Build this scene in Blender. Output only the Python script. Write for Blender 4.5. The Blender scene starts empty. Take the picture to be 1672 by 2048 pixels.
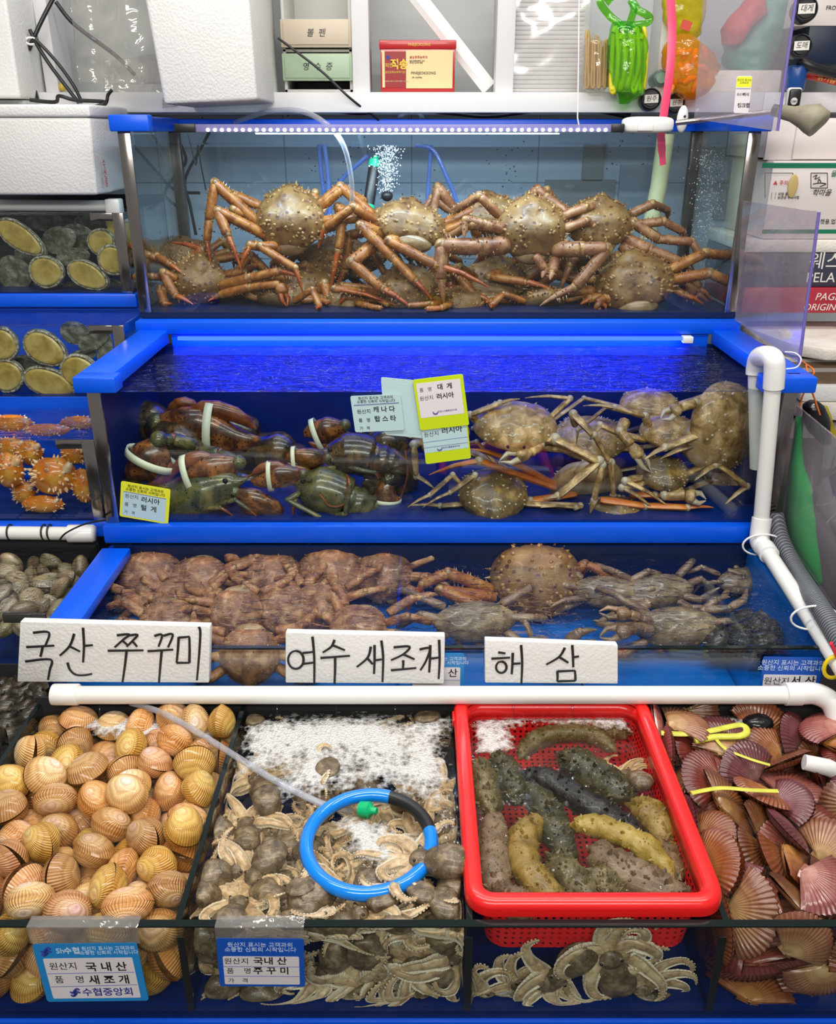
import bpy, bmesh, math, random
from math import sin, cos, pi, radians, sqrt
from mathutils import Vector, Matrix, Euler
from mathutils import noise as mnoise

sc = bpy.context.scene
C = sc.collection
# ------------------------------------------------------------------ camera
F, TH, H = 1750.0, radians(23.5), 1.62
cd = bpy.data.cameras.new('camera'); cam = bpy.data.objects.new('camera', cd); C.objects.link(cam)
cam.location = (0, 0, H); cam.rotation_euler = (radians(90) - TH, 0, 0)
cd.sensor_fit = 'VERTICAL'; cd.sensor_height = 36.0; cd.lens = 36.0 * F / 2048.0
cd.clip_start = 0.05
sc.camera = cam
# ------------------------------------------------------------------ world, light, exposure
w = bpy.data.worlds.new('market_hall'); sc.world = w; w.use_nodes = True
w.node_tree.nodes['Background'].inputs[0].default_value = (1.0, 0.97, 0.93, 1)
w.node_tree.nodes['Background'].inputs[1].default_value = 0.24
sc.view_settings.view_transform = 'Standard'; sc.view_settings.look = 'None'
sc.view_settings.exposure = 0.0; sc.view_settings.gamma = 1.0; sc.view_settings.use_curve_mapping = False


def area(name, loc, rot, sx, sy, power, col=(1, 1, 1)):
    l = bpy.data.lights.new(name, 'AREA'); l.shape = 'RECTANGLE'; l.size = sx; l.size_y = sy
    l.energy = power; l.color = col
    o = bpy.data.objects.new(name, l); C.objects.link(o); o.location = loc; o.rotation_euler = rot
    return o


# fluorescent tubes hung over the counter, and a row over the aisle behind the buyer
area('fluorescent_lamp', (-0.5, 1.05, H + 0.95), (radians(8), 0, 0), 1.3, 0.10, 17, (1, .96, .9))
area('fluorescent_lamp', (0.75, 1.05, H + 0.95), (radians(8), 0, 0), 1.3, 0.10, 17, (1, .96, .9))
area('fluorescent_lamp', (0.1, 2.0, H + 1.15), (0, 0, 0), 2.4, 0.12, 20, (1, .97, .93))
area('fluorescent_lamp', (0.0, -0.9, H + 1.0), (radians(48), 0, 0), 2.6, 0.25, 50, (1, .96, .9))
sc.cycles.max_bounces = 7; sc.cycles.diffuse_bounces = 3; sc.cycles.glossy_bounces = 3
sc.cycles.transmission_bounces = 3; sc.cycles.transparent_max_bounces = 20
sc.cycles.caustics_reflective = False; sc.cycles.caustics_refractive = False
sc.cycles.sample_clamp_indirect = 4.0

# ------------------------------------------------------------------ helpers
cT, sT = cos(TH), sin(TH)


def ray(px, py):
    u = (px - 836) / F; v = (py - 1024) / F
    return Vector((u, cT - v * sT, -sT - v * cT))


def PY(px, py, Y):
    d = ray(px, py); return Vector((0, 0, H)) + d * (Y / d.y)


def PZ(px, py, z):
    d = ray(px, py); return Vector((0, 0, H)) + d * ((z - H) / d.z)


def proj(p):
    x, y, z = p[0], p[1], p[2] - H
    d = y * cT - z * sT
    return 836 + F * x / d, 1024 + F * (-y * sT - z * cT) / d


def ppm(Y, zc):           # pixels per metre at depth Y and height zc relative to the lens
    return F / (Y * cT - zc * sT)


M = {}


class NT:
    def __init__(s, name):
        s.m = bpy.data.materials.new(name); s.m.use_nodes = True; s.t = s.m.node_tree; s.t.nodes.clear()
        s.out = s.n('ShaderNodeOutputMaterial'); M[name] = s.m

    def n(s, typ, **kw):
        nd = s.t.nodes.new(typ)
        for k, v in kw.items():
            if k.startswith('i_'):
                key = k[2:]; nd.inputs[int(key) if key.isdigit() else key.replace('_', ' ')].default_value = v
            else:
                setattr(nd, k, v)
        return nd

    def l(s, a, b, ao=0, bi=0):
        s.t.links.new(a.outputs[ao] if not isinstance(a, bpy.types.NodeSocket) else a, b.inputs[bi])

    def math(s, op, a, b=None):
        m = s.n('ShaderNodeMath', operation=op)
        for i, q in enumerate((a, b)):
            if q is None: continue
            if isinstance(q, (int, float)): m.inputs[i].default_value = q
            else: s.l(q, m, 0, i)
        return m

    def mix(s, fac, a, b, blend='MIX'):
        m = s.n('ShaderNodeMix', data_type='RGBA', blend_type=blend)
        for i, q in ((0, fac), (6, a), (7, b)):
            if isinstance(q, (int, float)): m.inputs[i].default_value = q
            elif isinstance(q, tuple): m.inputs[i].default_value = q if len(q) == 4 else (*q, 1)
            else: s.t.links.new(q if isinstance(q, bpy.types.NodeSocket) else q.outputs[0], m.inputs[i])
        return m.outputs[2]

    def ramp(s, src, stops):
        r = s.n('ShaderNodeValToRGB'); e = r.color_ramp.elements
        while len(e) < len(stops): e.new(0.5)
        for el, (p, c) in zip(e, stops):
            el.position = p; el.color = c if len(c) == 4 else (*c, 1)
        s.l(src, r); return r

    def noise(s, scale=5, detail=3, rough=.5, coord='Object', dist=0):
        tc = s.n('ShaderNodeTexCoord'); nz = s.n('ShaderNodeTexNoise'); nz.inputs['Scale'].default_value = scale
        nz.inputs['Detail'].default_value = detail; nz.inputs['Roughness'].default_value = rough
        nz.inputs['Distortion'].default_value = dist
        s.t.links.new(tc.outputs[coord], nz.inputs['Vector']); return nz

    def voro(s, scale=5, feature='F1', coord='Object', rnd=1.0):
        tc = s.n('ShaderNodeTexCoord'); nz = s.n('ShaderNodeTexVoronoi', feature=feature); nz.inputs['Scale'].default_value = scale
        nz.inputs['Randomness'].default_value = rnd
        s.t.links.new(tc.outputs[coord], nz.inputs['Vector']); return nz

    def bsdf(s, col, rough=.5, metal=0, spec=.5, bump=None, bstr=.3, bdist=.01, sub=0, coat=0):
        b = s.n('ShaderNodeBsdfPrincipled')
        if isinstance(col, tuple): b.inputs['Base Color'].default_value = (*col[:3], 1)
        else: s.t.links.new(col if isinstance(col, bpy.types.NodeSocket) else col.outputs[0], b.inputs['Base Color'])
        if isinstance(rough, (int, float)): b.inputs['Roughness'].default_value = rough
        else: s.l(rough, b, 0, b.inputs.find('Roughness'))
        b.inputs['Metallic'].default_value = metal; b.inputs['Specular IOR Level'].default_value = spec
        b.inputs['Coat Weight'].default_value = coat; b.inputs['Coat Roughness'].default_value = .1
        if sub:
            b.inputs['Subsurface Weight'].default_value = sub; b.inputs['Subsurface Radius'].default_value = (.01, .007, .005)
        if bump is not None:
            bp = s.n('ShaderNodeBump'); bp.inputs['Strength'].default_value = bstr; bp.inputs['Distance'].default_value = bdist
            s.t.links.new(bump if isinstance(bump, bpy.types.NodeSocket) else bump.outputs[0], bp.inputs['Height']); s.l(bp, b, 0, b.inputs.find('Normal'))
        s.l(b, s.out); return b


def plain(name, col, rough=.45, metal=0, spec=.5, var=0.0, scale=20, bump=0, coat=0):
    t = NT(name)
    if var or bump:
        nz = t.noise(scale, 4)
        c = t.mix(nz, tuple(max(0, x * (1 - var)) for x in col), tuple(min(1, x * (1 + var)) for x in col)) if var else col
        t.bsdf(c, rough, metal, spec, nz if bump else None, bump, .004, coat=coat)
    else:
        t.bsdf(col, rough, metal, spec, coat=coat)
    return t.m


def glassy(name, tint, f0=.04, haze=0.0, haze_col=(.8, .8, .8), rough=0.0, bump=None, bscale=20, bstr=.2, gcol=(1, 1, 1), stretch=(1, 1, 1), bdist=.01, power=5.0):
    """clear sheet: see-through with a tint, a mirror reflection growing at grazing angles, optional grey haze"""
    t = NT(name)
    tr = t.n('ShaderNodeBsdfTransparent'); tr.inputs[0].default_value = (*tint, 1)
    gl = t.n('ShaderNodeBsdfGlossy'); gl.inputs['Roughness'].default_value = rough; gl.inputs['Color'].default_value = (*gcol, 1)
    lw = t.n('ShaderNodeLayerWeight'); lw.inputs['Blend'].default_value = .5
    if bump:
        tc = t.n('ShaderNodeTexCoord'); mp = t.n('ShaderNodeMapping'); mp.inputs['Scale'].default_value = stretch
        t.t.links.new(tc.outputs['Object'], mp.inputs['Vector'])
        nz = t.n('ShaderNodeTexNoise'); nz.inputs['Scale'].default_value = bscale; nz.inputs['Detail'].default_value = 3
        nz.inputs['Distortion'].default_value = .6
        t.l(mp, nz); bp = t.n('ShaderNodeBump'); bp.inputs['Strength'].default_value = bstr; bp.inputs['Distance'].default_value = bdist
        t.l(nz, bp, 0, bp.inputs.find('Height')); t.l(bp, gl, 0, gl.inputs.find('Normal')); t.l(bp, lw, 0, lw.inputs.find('Normal'))
    p = t.math('POWER', lw.outputs['Facing'], power)
    fr = t.math('MULTIPLY_ADD', p, 1 - f0); fr.inputs[2].default_value = f0
    mx = t.n('ShaderNodeMixShader'); t.l(fr, mx, 0, 0); t.l(tr, mx, 0, 1); t.l(gl, mx, 0, 2)
    last = mx
    if haze:
        df = t.n('ShaderNodeBsdfDiffuse'); df.inputs[0].default_value = (*haze_col, 1)
        m2 = t.n('ShaderNodeMixShader'); t.l(mx, m2, 0, 1); t.l(df, m2, 0, 2)
        nz = t.noise(6, 5, .65); rr = t.math('MULTIPLY', nz, haze * 2); t.l(rr, m2, 0, 0)
        last = m2
    t.l(last, t.out); return t.m


class MB:
    """collects verts and faces; build() links them as one mesh object"""
    def __init__(s): s.v = []; s.f = []; s.mi = []; s.uv = None

    def add(s, vs, fs, mi=0):
        o = len(s.v); s.v.extend([Vector(v) for v in vs]); s.f.extend([tuple(i + o for i in f) for f in fs]); s.mi.extend([mi] * len(fs)); return o

    def box(s, x0, x1, y0, y1, z0, z1, mi=0, mat=None):
        vs = [Vector((x, y, z)) for z in (z0, z1) for y in (y0, y1) for x in (x0, x1)]
        if mat: vs = [mat @ v for v in vs]
        s.add(vs, [(0, 2, 3, 1), (4, 5, 7, 6), (0, 1, 5, 4), (2, 6, 7, 3), (0, 4, 6, 2), (1, 3, 7, 5)], mi); return s

    def prism(s, poly, dvec, mi=0):
        """poly: planar list of points; extruded along dvec"""
        n = len(poly); d = Vector(dvec); a = [Vector(p) for p in poly]; b = [p + d for p in a]
        s.add(a + b, [tuple(range(n - 1, -1, -1)), tuple(range(n, 2 * n))] + [(i, (i + 1) % n, n + (i + 1) % n, n + i) for i in range(n)], mi); return s

    def tube(s, pts, rad, n=8, mi=0, caps=True, flat=1.0, up=None, closed=False):
        pts = [Vector(p) for p in pts]; k = len(pts)
        if isinstance(rad, (int, float)): rad = [rad] * k
        tang = []
        for i in range(k):
            if closed: d = pts[(i + 1) % k] - pts[i - 1]
            else: d = pts[min(i + 1, k - 1)] - pts[max(i - 1, 0)]
            tang.append(d.normalized() if d.length > 1e-9 else Vector((0, 0, 1)))
        t0 = tang[0]; ref = Vector(up) if up is not None else (Vector((0, 0, 1)) if abs(t0.z) < .9 else Vector((1, 0, 0)))
        nx = t0.cross(ref).normalized(); vs = []
        for i in range(k):
            t = tang[i]
            if up is not None: nx = t.cross(Vector(up)); nx = nx.normalized() if nx.length > 1e-6 else Vector((1, 0, 0))
            else:
                nx = nx - t * nx.dot(t); nx = nx.normalized() if nx.length > 1e-6 else t.orthogonal().normalized()
            ny = nx.cross(t)
            for j in range(n):
                a = 2 * pi * j / n; vs.append(pts[i] + (nx * cos(a) + ny * sin(a) * flat) * rad[i])
        fs = []
        for i in range(k if closed else k - 1):
            i2 = (i + 1) % k
            for j in range(n):
                fs.append((i * n + j, i * n + (j + 1) % n, i2 * n + (j + 1) % n, i2 * n + j))
        if caps and not closed: fs += [tuple(range(n - 1, -1, -1)), tuple(range((k - 1) * n, k * n))]
        s.add(vs, fs, mi); return s

    def blob(s, fn, nu=24, nv=14, mi=0):
        """closed surface from fn(unit direction) -> point"""
        vs = [fn(Vector((0, 0, 1)))]
        for i in range(1, nv):
            ph = pi * i / nv
            for j in range(nu):
                a = 2 * pi * j / nu; vs.append(fn(Vector((sin(ph) * cos(a), sin(ph) * sin(a), cos(ph)))))
        vs.append(fn(Vector((0, 0, -1)))); fs = []
        for j in range(nu): fs.append((0, 1 + j, 1 + (j + 1) % nu))
        for i in range(nv - 2):
            for j in range(nu):
                a = 1 + i * nu + j; b = 1 + i * nu + (j + 1) % nu; fs.append((a, a + nu, b + nu, b))
        L = len(vs) - 1; o = 1 + (nv - 2) * nu
        for j in range(nu): fs.append((L, o + (j + 1) % nu, o + j))
        s.add(vs, fs, mi); return s

    def ell(s, c, r, mi=0, nu=16, nv=10, rot=None):
        c = Vector(c); R = rot or Matrix.Identity(3)
        return s.blob(lambda d: c + R @ Vector((d.x * r[0], d.y * r[1], d.z * r[2])), nu, nv, mi)

    def cone(s, base, direction, r, h, n=5, mi=0):
        d = Vector(direction).normalized(); a = d.orthogonal().normalized(); b = d.cross(a); base = Vector(base)
        vs = [base - d * h * .15 + (a * cos(2 * pi * i / n) + b * sin(2 * pi * i / n)) * r for i in range(n)] + [base + d * h]
        s.add(vs, [(i, (i + 1) % n, n) for i in range(n)], mi); return s

    def lathe(s, prof, c=(0, 0, 0), n=24, mi=0, axis=None):
        R = Matrix.Identity(3)
        if axis is not None: R = Vector((0, 0, 1)).rotation_difference(Vector(axis)).to_matrix()
        c = Vector(c); vs = []; fs = []
        for r, z in prof:
            for j in range(n):
                a = 2 * pi * j / n; vs.append(c + R @ Vector((r * cos(a), r * sin(a), z)))
        k = len(prof)
        for i in range(k - 1):
            for j in range(n): fs.append((i * n + j, i * n + (j + 1) % n, (i + 1) * n + (j + 1) % n, (i + 1) * n + j))
        if prof[0][0] > 1e-5: fs.append(tuple(range(n - 1, -1, -1)))
        if prof[-1][0] > 1e-5: fs.append(tuple(range((k - 1) * n, k * n)))
        s.add(vs, fs, mi); return s

    def grid(s, fn, nu, nv, mi=0):
        vs = [fn(i / nu, j / nv) for j in range(nv + 1) for i in range(nu + 1)]
        s.add(vs, [(j * (nu + 1) + i, j * (nu + 1) + i + 1, (j + 1) * (nu + 1) + i + 1, (j + 1) * (nu + 1) + i) for j in range(nv) for i in range(nu)], mi); return s

    def build(s, name, mats, parent=None, bevel=0, seg=2, smooth=True, loc=None, angle=None):
        me = bpy.data.meshes.new(name)
        loc = Vector(loc) if loc is not None else None
        vs = [v - loc for v in s.v] if loc is not None else s.v
        me.from_pydata([tuple(v) for v in vs], [], s.f)
        if not isinstance(mats, (list, tuple)): mats = [mats]
        for m in mats: me.materials.append(M[m] if isinstance(m, str) else m)
        if len(mats) > 1: me.polygons.foreach_set('material_index', s.mi)
        bm = bmesh.new(); bm.from_mesh(me)
        bmesh.ops.recalc_face_normals(bm, faces=bm.faces)
        if bevel:
            es = [e for e in bm.edges if len(e.link_faces) == 2 and e.calc_face_angle() > .5]
            bmesh.ops.bevel(bm, geom=es, offset=bevel, segments=seg, affect='EDGES', profile=.5)
        if smooth:
            lim = angle or (0.6 if bevel else 1.1)
            for f in bm.faces: f.smooth = True
            for e in bm.edges: e.smooth = not (len(e.link_faces) == 2 and e.calc_face_angle() > lim)
        bm.to_mesh(me); bm.free()
        o = bpy.data.objects.new(name, me); C.objects.link(o)
        if loc is not None: o.location = loc
        if parent is not None:
            o.parent = parent; o.matrix_parent_inverse = Matrix.Translation(-parent.location) if parent.type == 'EMPTY' and loc is None else Matrix.Identity(4)
        return o


def tag(o, label=None, cat=None, group=None, kind=None):
    if label: o['label'] = label
    if cat: o['category'] = cat
    if group: o['group'] = group
    if kind: o['kind'] = kind
    return o


def thing(name, label, cat, loc=(0, 0, 0), group=None):
    o = bpy.data.objects.new(name, None); C.objects.link(o); o.location = loc; o.empty_display_size = .05
    return tag(o, label, cat, group)


def copy_tree(o, parent=None):
    c = o.copy(); C.objects.link(c)
    if parent is not None: c.parent = parent
    for ch in list(o.children): copy_tree(ch, c)
    return c


def smooth_path(pts, k=5):
    pts = [Vector(p) for p in pts]; out = []
    for i in range(len(pts) - 1):
        p0 = pts[max(i - 1, 0)]; p1 = pts[i]; p2 = pts[i + 1]; p3 = pts[min(i + 2, len(pts) - 1)]
        for j in range(k):
            t = j / k
            out.append(.5 * ((2 * p1) + (p2 - p0) * t + (2 * p0 - 5 * p1 + 4 * p2 - p3) * t * t + (3 * p1 - p0 - 3 * p2 + p3) * t ** 3))
    out.append(pts[-1]); return out


def text_mb(body, size, mb=None, mat=None, depth=.0006, align='LEFT', mi=0, shear=0, bold=0, spacing=1.0):
    """lettering as a thin raised mesh in the local XY plane, moved by mat"""
    cu = bpy.data.curves.new('lettering', 'FONT'); cu.body = body; cu.size = size; cu.resolution_u = 2; cu.extrude = depth / 2
    cu.align_x = align; cu.align_y = 'CENTER'; cu.shear = shear; cu.offset = bold; cu.space_character = spacing
    o = bpy.data.objects.new('lettering', cu)
    me = bpy.data.meshes.new_from_object(o)
    bpy.data.objects.remove(o); bpy.data.curves.remove(cu)
    mb = mb or MB(); mat = mat or Matrix.Identity(4)
    mb.add([mat @ v.co for v in me.vertices], [tuple(p.vertices) for p in me.polygons], mi)
    bpy.data.meshes.remove(me); return mb


def plane_mat(o, ux, uy):
    """matrix whose X,Y run along ux,uy from origin o (metres)"""
    ux = Vector(ux).normalized(); n = ux.cross(Vector(uy)).normalized(); uy = n.cross(ux)
    m = Matrix((ux, uy, n)).transposed().to_4x4(); m.translation = Vector(o); return m


rnd = random.Random(7)
# ------------------------------------------------------------------ materials of the setting
plain('blue_plastic', (0.0, 0.095, 0.78), .32, var=.06, scale=9, bump=.08)
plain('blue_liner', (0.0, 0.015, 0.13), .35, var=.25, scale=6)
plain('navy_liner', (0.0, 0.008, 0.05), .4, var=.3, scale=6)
plain('blue_floor', (0.0, 0.10, 0.40), .4, var=.2, scale=8)
plain('steel', (.42, .38, .36), .16, metal=1, var=.1, scale=30)
plain('dark_steel', (.10, .095, .09), .3, metal=.6, var=.3, scale=40)
plain('black_plastic', (.012, .012, .014), .35)
plain('white_plastic', (.80, .80, .79), .28, coat=.2)
plain('pvc_white', (.78, .78, .75), .25, coat=.3)
plain('white_paint', (.68, .68, .69), .45, var=.05, scale=4)
plain('shelf_back', (.50, .53, .53), .5, var=.04, scale=3)
plain('dark_void', (.015, .015, .017), .7)
plain('glass_edge', (.004, .010, .010), .12)
glassy('tank_glass', (.93, .965, .96), .045)
glassy('front_glass', (.95, .975, .965), .03)
glassy('cool_glass', (.86, .94, 1.0), .04)  # blue tint stands in for the bluish light behind the top tank
glassy('water_calm', (.90, .95, .96), .02, bump=True, bscale=14, bstr=.25, stretch=(1, 1.6, 1))
glassy('water_ripple', (.64, .70, .82), .02, bump=True, bscale=34, bstr=1.0, stretch=(.7, 2.0, 1), bdist=.05, power=3.2)
glassy('water_shallow', (.95, .925, .86), .02, bump=True, bscale=24, bstr=.22)
glassy('water_mid', (.88, .92, .95), .02, bump=True, bscale=26, bstr=.7, stretch=(1, 1.7, 1), bdist=.02)
glassy('acrylic', (.86, .85, .89), .05, haze=.16, haze_col=(.60, .56, .62))
glassy('clear_film', (.90, .89, .87), .07, haze=.10, haze_col=(.8, .77, .74), bump=True, bscale=13, bstr=.8, rough=.08, bdist=.014)
plain('acrylic_edge', (.16, .13, .42), .2)

t = NT('tile_wall')          # pale panel with joints and dark specks of dirt
tc = t.n('ShaderNodeTexCoord'); br = t.n('ShaderNodeTexBrick', offset=0)
mp = t.n('ShaderNodeMapping'); mp.inputs['Location'].default_value = (.02, .06, 0); mp.inputs['Rotation'].default_value = (radians(90), 0, 0)
t.l(tc, mp, tc.outputs.find('Object') if False else 3, 0)
t.l(mp, br); br.inputs['Scale'].default_value = 1.0; br.inputs['Brick Width'].default_value = .40; br.inputs['Row Height'].default_value = .235
br.inputs['Mortar Size'].default_value = .0022
br.inputs['Color1'].default_value = (.74, .76, .78, 1); br.inputs['Color2'].default_value = (.74, .76, .78, 1); br.inputs['Mortar'].default_value = (.38, .4, .42, 1)
vz = t.voro(55); lt = t.math('LESS_THAN', vz.outputs['Distance'], .16); nz = t.noise(5, 3); gt = t.math('GREATER_THAN', nz, .54); ml = t.math('MULTIPLY', lt, gt)
t.bsdf(t.mix(ml, br, (.10, .10, .11)), .4)

t = NT('styrofoam')
vz = t.voro(170); nz = t.noise(7, 5)
t.bsdf(t.mix(nz, (.70, .70, .69), (.77, .77, .76)), .6, bump=vz.outputs['Distance'], bstr=.22, bdist=.003)
t = NT('worn_styrofoam')
nz = t.noise(5, 6, .7); vz = t.voro(170)
t.bsdf(t.ramp(nz, [(.35, (.62, .55, .44)), (.6, (.80, .77, .72))]), .7, bump=vz.outputs['Distance'], bstr=.25, bdist=.003)
t = NT('led_white'); e = t.n('ShaderNodeEmission'); e.inputs[0].default_value = (.9, .93, 1, 1); e.inputs[1].default_value = 9; t.l(e, t.out)
t = NT('led_tube'); tr = t.n('ShaderNodeBsdfTransparent'); tr.inputs[0].default_value = (.86, .84, .95, 1); df = t.n('ShaderNodeBsdfPrincipled')
df.inputs['Base Color'].default_value = (.30, .28, .46, 1); df.inputs['Roughness'].default_value = .2
mx = t.n('ShaderNodeMixShader'); mx.inputs[0].default_value = .5; t.l(tr, mx, 0, 1); t.l(df, mx, 0, 2); t.l(mx, t.out)
t = NT('led_blue'); e = t.n('ShaderNodeEmission'); e.inputs[0].default_value = (.02, .06, 1, 1); e.inputs[1].default_value = 5; t.l(e, t.out)

# ------------------------------------------------------------------ the room
YW = 2.98


def structure(name, mb, mat, label, **k):
    o = mb.build(name, mat, **k); return tag(o, label, 'wall' if 'wall' in name else name.split('_')[0], kind='structure')


structure('wall_back', MB().box(-3.2, 3.2, YW, YW + .08, 0, 3.4), 'tile_wall', 'pale tiled market wall behind the tanks')
structure('floor', MB().box(-3.2, 3.2, -2.5, YW, -.05, 0), 'dark_void', 'dark wet floor under the tank stand')
# built-in shelving on the wall above the tanks
ZS = H + .097
sh = thing('trim_1', 'white built-in wall shelf with upright dividers above the tanks', 'shelf', (0, 2.62, ZS)); tag(sh, kind='structure')
MB().box(-1.6, .93, 2.60, YW, ZS - .05, ZS).build('shelf_board', 'white_paint', sh, .003)
MB().box(-1.6, .93, YW - .02, YW, ZS, H + .9).build('back_panel', 'shelf_back', sh)
for px0, px1 in ((92, 118), (706, 740), (990, 1026), (1311, 1336)):
    a = PY(px0, 182, 2.63).x; b = PY(px1, 182, 2.63).x
    MB().box(a, b, 2.63, 2.75, ZS, H + .9).build('upright', 'white_paint', sh, .002)
# dark counter carrying the stand
structure('trim_2', MB().box(-2.2, .80, .98, 2.9, 0.0, H - 1.13), 'dark_void', 'dark stand under the stepped tanks')


def pane(name, x0, x1, y0, y1, z0, z1, mat, parent):
    return MB().box(x0, x1, y0, y1, z0, z1).build(name, mat, parent, smooth=False)


def water(label, x0, x1, y0, y1, z, mat):
    o = MB().add([(x0, y0, z), (x1, y0, z), (x1, y1, z), (x0, y1, z)], [(0, 1, 2, 3)]) or None
    m = MB(); m.add([(x0, y0, z), (x1, y0, z), (x1, y1, z), (x0, y1, z)], [(0, 1, 2, 3)])
    o = m.build('seawater', mat); return tag(o, label, 'water', kind='stuff')


# ---- king crab tank (top tier)
X0, X1 = -.702, .802
T1 = thing('glass_tank', 'top tier glass tank with blue rim full of king crabs', 'tank', (.05, 2.45, H - .42), 'stepped display tanks')
YF, YB = 2.23, 2.70
z0, z1 = H - .42, H + .0
pane('front_pane', X0 + .02, X1 - .02, YF, YF + .008, z0, z1 - .002, 'front_glass', T1)
pane('back_pane', X0 + .02, X1 - .02, YB - .008, YB, z0, z1 - .002, 'cool_glass', T1)
pane('side_pane', X0 + .004, X0 + .012, YF + .01, YB - .01, z0, z1 - .002, 'tank_glass', T1)
pane('side_pane', X1 - .012, X1 - .004, YF + .01, YB - .01, z0, z1 - .002, 'tank_glass', T1)
for xa, xb in ((X0, X0 + .029), (X1 - .029, X1)):
    for ya, yb, n in ((YF - .004, YF + .004, 0), (YB - .02, YB + .004, 1)):
        MB().box(xa, xb, ya, yb, z0, z1).build('corner_post', 'dark_steel' if n else 'steel', T1, .001)
MB().box(X0, X1, YF - .006, YB, z0 - .012, z0 + .002).build('tank_floor', 'navy_liner', T1)
rim = MB().box(-.715, .821, YB - .04, YB + .02, z1, z1 + .032).box(-.715, -.665, YF, YB - .04, z1, z1 + .034).box(.771, .821, YF, YB - .04, z1, z1 + .034)
rim.box(-.715, -.622, YF - .02, YF + .02, z1, z1 + .036).box(.725, .821, YF - .02, YF + .02, z1, z1 + .036)
rim.build('top_rim', 'blue_plastic', T1, .004)
water('clear seawater surface of the king crab tank', X0 + .02, X1 - .02, YF + .01, YB - .01, H - .028, 'water_calm')

# ---- lobster and snow crab tank (second tier)
T2 = thing('glass_tank', 'second tier blue tank with lobsters and snow crabs behind glass', 'tank', (.05, 2.0, H - .79), 'stepped display tanks')
A0, A1, YF2, YB2 = -.685, .785, 1.76, 2.20
zb, zt = H - .79, H - .455
pane('front_pane', A0 + .02, A1 - .02, YF2, YF2 + .008, zb, H - .494, 'front_glass', T2)
MB().box(A0, A1, YB2, YB2 + .012, zb, zt - .04).build('back_wall', 'blue_liner', T2)
MB().box(A0, A0 + .012, YF2 + .01, YB2, zb, zt - .036).build('side_wall', 'blue_liner', T2)
MB().box(A1 - .012, A1, YF2 + .01, YB2, zb, zt - .036).build('side_wall', 'blue_liner', T2)
MB().box(A0 + .013, A1 - .013, YF2 + .001, YB2 - .001, zb + .001, zb + .006).build('tank_floor', 'blue_liner', T2)
pane('divider_pane', .05, .056, YF2 + .01, YB2 - .002, zb, H - .55, 'cool_glass', T2)
MB().box(A0, A0 + .028, YF2 - .004, YF2 + .004, zb, zt - .034).build('corner_post', 'steel', T2, .001)
MB().box(A1 - .028, A1, YF2 - .004, YF2 + .004, zb, zt).build('corner_post', 'steel', T2, .001)
f = MB().box(-.699, -.625, YF2 - .03, YB2 - .02, zt - .002, zt + .002)
f = MB().box(-.699, -.612, YF2 - .035, YF2 + .012, zt - .033, zt).box(-.699, -.625, YF2 + .012, YB2 - .012, zt - .033, zt)
f.build('left_flange', 'blue_plastic', T2, .004)
MB().box(.735, .808, YF2 + .012, YB2 - .012, zt - .033, zt).box(.70, .808, YF2 - .035, YF2 + .012, zt - .033, zt).build('right_flange', 'blue_plastic', T2, .004)
MB().box(-.706, .806, YF - .045, YF + .45, H - .466, H - .434).build('back_flange', 'blue_plastic', T2, .004)
MB().box(-.62, .73, YB2 - .006, YB2 - .001, H - .52, H - .468).build('back_lip', 'blue_plastic', T2, .001)
water('rippled seawater surface of the lobster and snow crab tank', A0 + .013, A1 - .013, YF2 + .009, YB2 - .001, H - .497, 'water_ripple')

for xa, xb, nm in ((-.60, .66, 'led_lamp'),):
    lt = thing(nm, 'blue light tube under the blue rim behind the second tier water', 'lamp', (0, YB2 - .03, H - .478))
    MB().tube([(xa, YB2 - .022, H - .474), (xb, YB2 - .022, H - .474)], .005, 8).build('tube', 'led_blue', lt)
    MB().box(xb, xb + .025, YB2 - .035, YB2 - .008, H - .484, H - .468).build('clip', 'white_plastic', lt, .002)
    area('blue_led_light', ((xa + xb) / 2, YB2 - .03, H - .480), (radians(28), 0, 0), xb - xa, .012, 3.0, (.03, .08, 1))

# ---- crab tank (third tier)
T3 = thing('glass_tank', 'third tier shallow blue tank with hair crabs and swimming crabs', 'tank', (.03, 1.55, H - 1.03), 'stepped display tanks')
B0, B1, YF3, YB3 = -.675, .735, 1.33, 1.76
zb3 = H - .96
pane('front_pane', B0 + .005, B1 - .005, YF3, YF3 + .008, zb3, H - .845, 'tank_glass', T3)
MB().box(B0 + .005, B1 - .005, YF3 - .0005, YF3 + .0085, H - .845, H - .842).build('front_pane_edge', 'glass_edge', T3)
MB().box(B0, B1, YB3 - .03, YB3 - .02, zb3, H - .835).build('back_wall', 'navy_liner', T3)  # dark liner colour, with the shade of the rim above painted in
MB().box(B0, B0 + .01, YF3 + .01, YB3 - .03, zb3, H - .832).build('side_wall', 'blue_liner', T3)
MB().box(B1 - .01, B1, YF3 + .01, YB3 - .03, zb3, H - .84).build('side_wall', 'blue_floor', T3)
MB().box(B0, B1, YF3, YB3 - .02, zb3 - .015, zb3).build('tank_floor', 'blue_floor', T3)
MB().box(-.688, -.625, YF3 - .01, YB3 - .045, H - .832 - .02, H - .83).build('left_flange', 'blue_plastic', T3, .004)
MB().box(-.69, .738, YF2 - .022, YB2, H - .832, H - .79).build('back_flange', 'blue_plastic', T3, .004)
pane('divider_pane', -.041, -.035, YF3 + .01, YB3 - .03, zb3, H - .845, 'cool_glass', T3)
pane('divider_pane', .60, .605, YF3 + .01, 1.62, zb3, H - .85, 'cool_glass', T3)
water('dark wavy seawater surface of the third tier crab tank', B0 + .011, B1 - .011, YF3 + .009, YB3 - .031, H - .853, 'water_mid')

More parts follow.
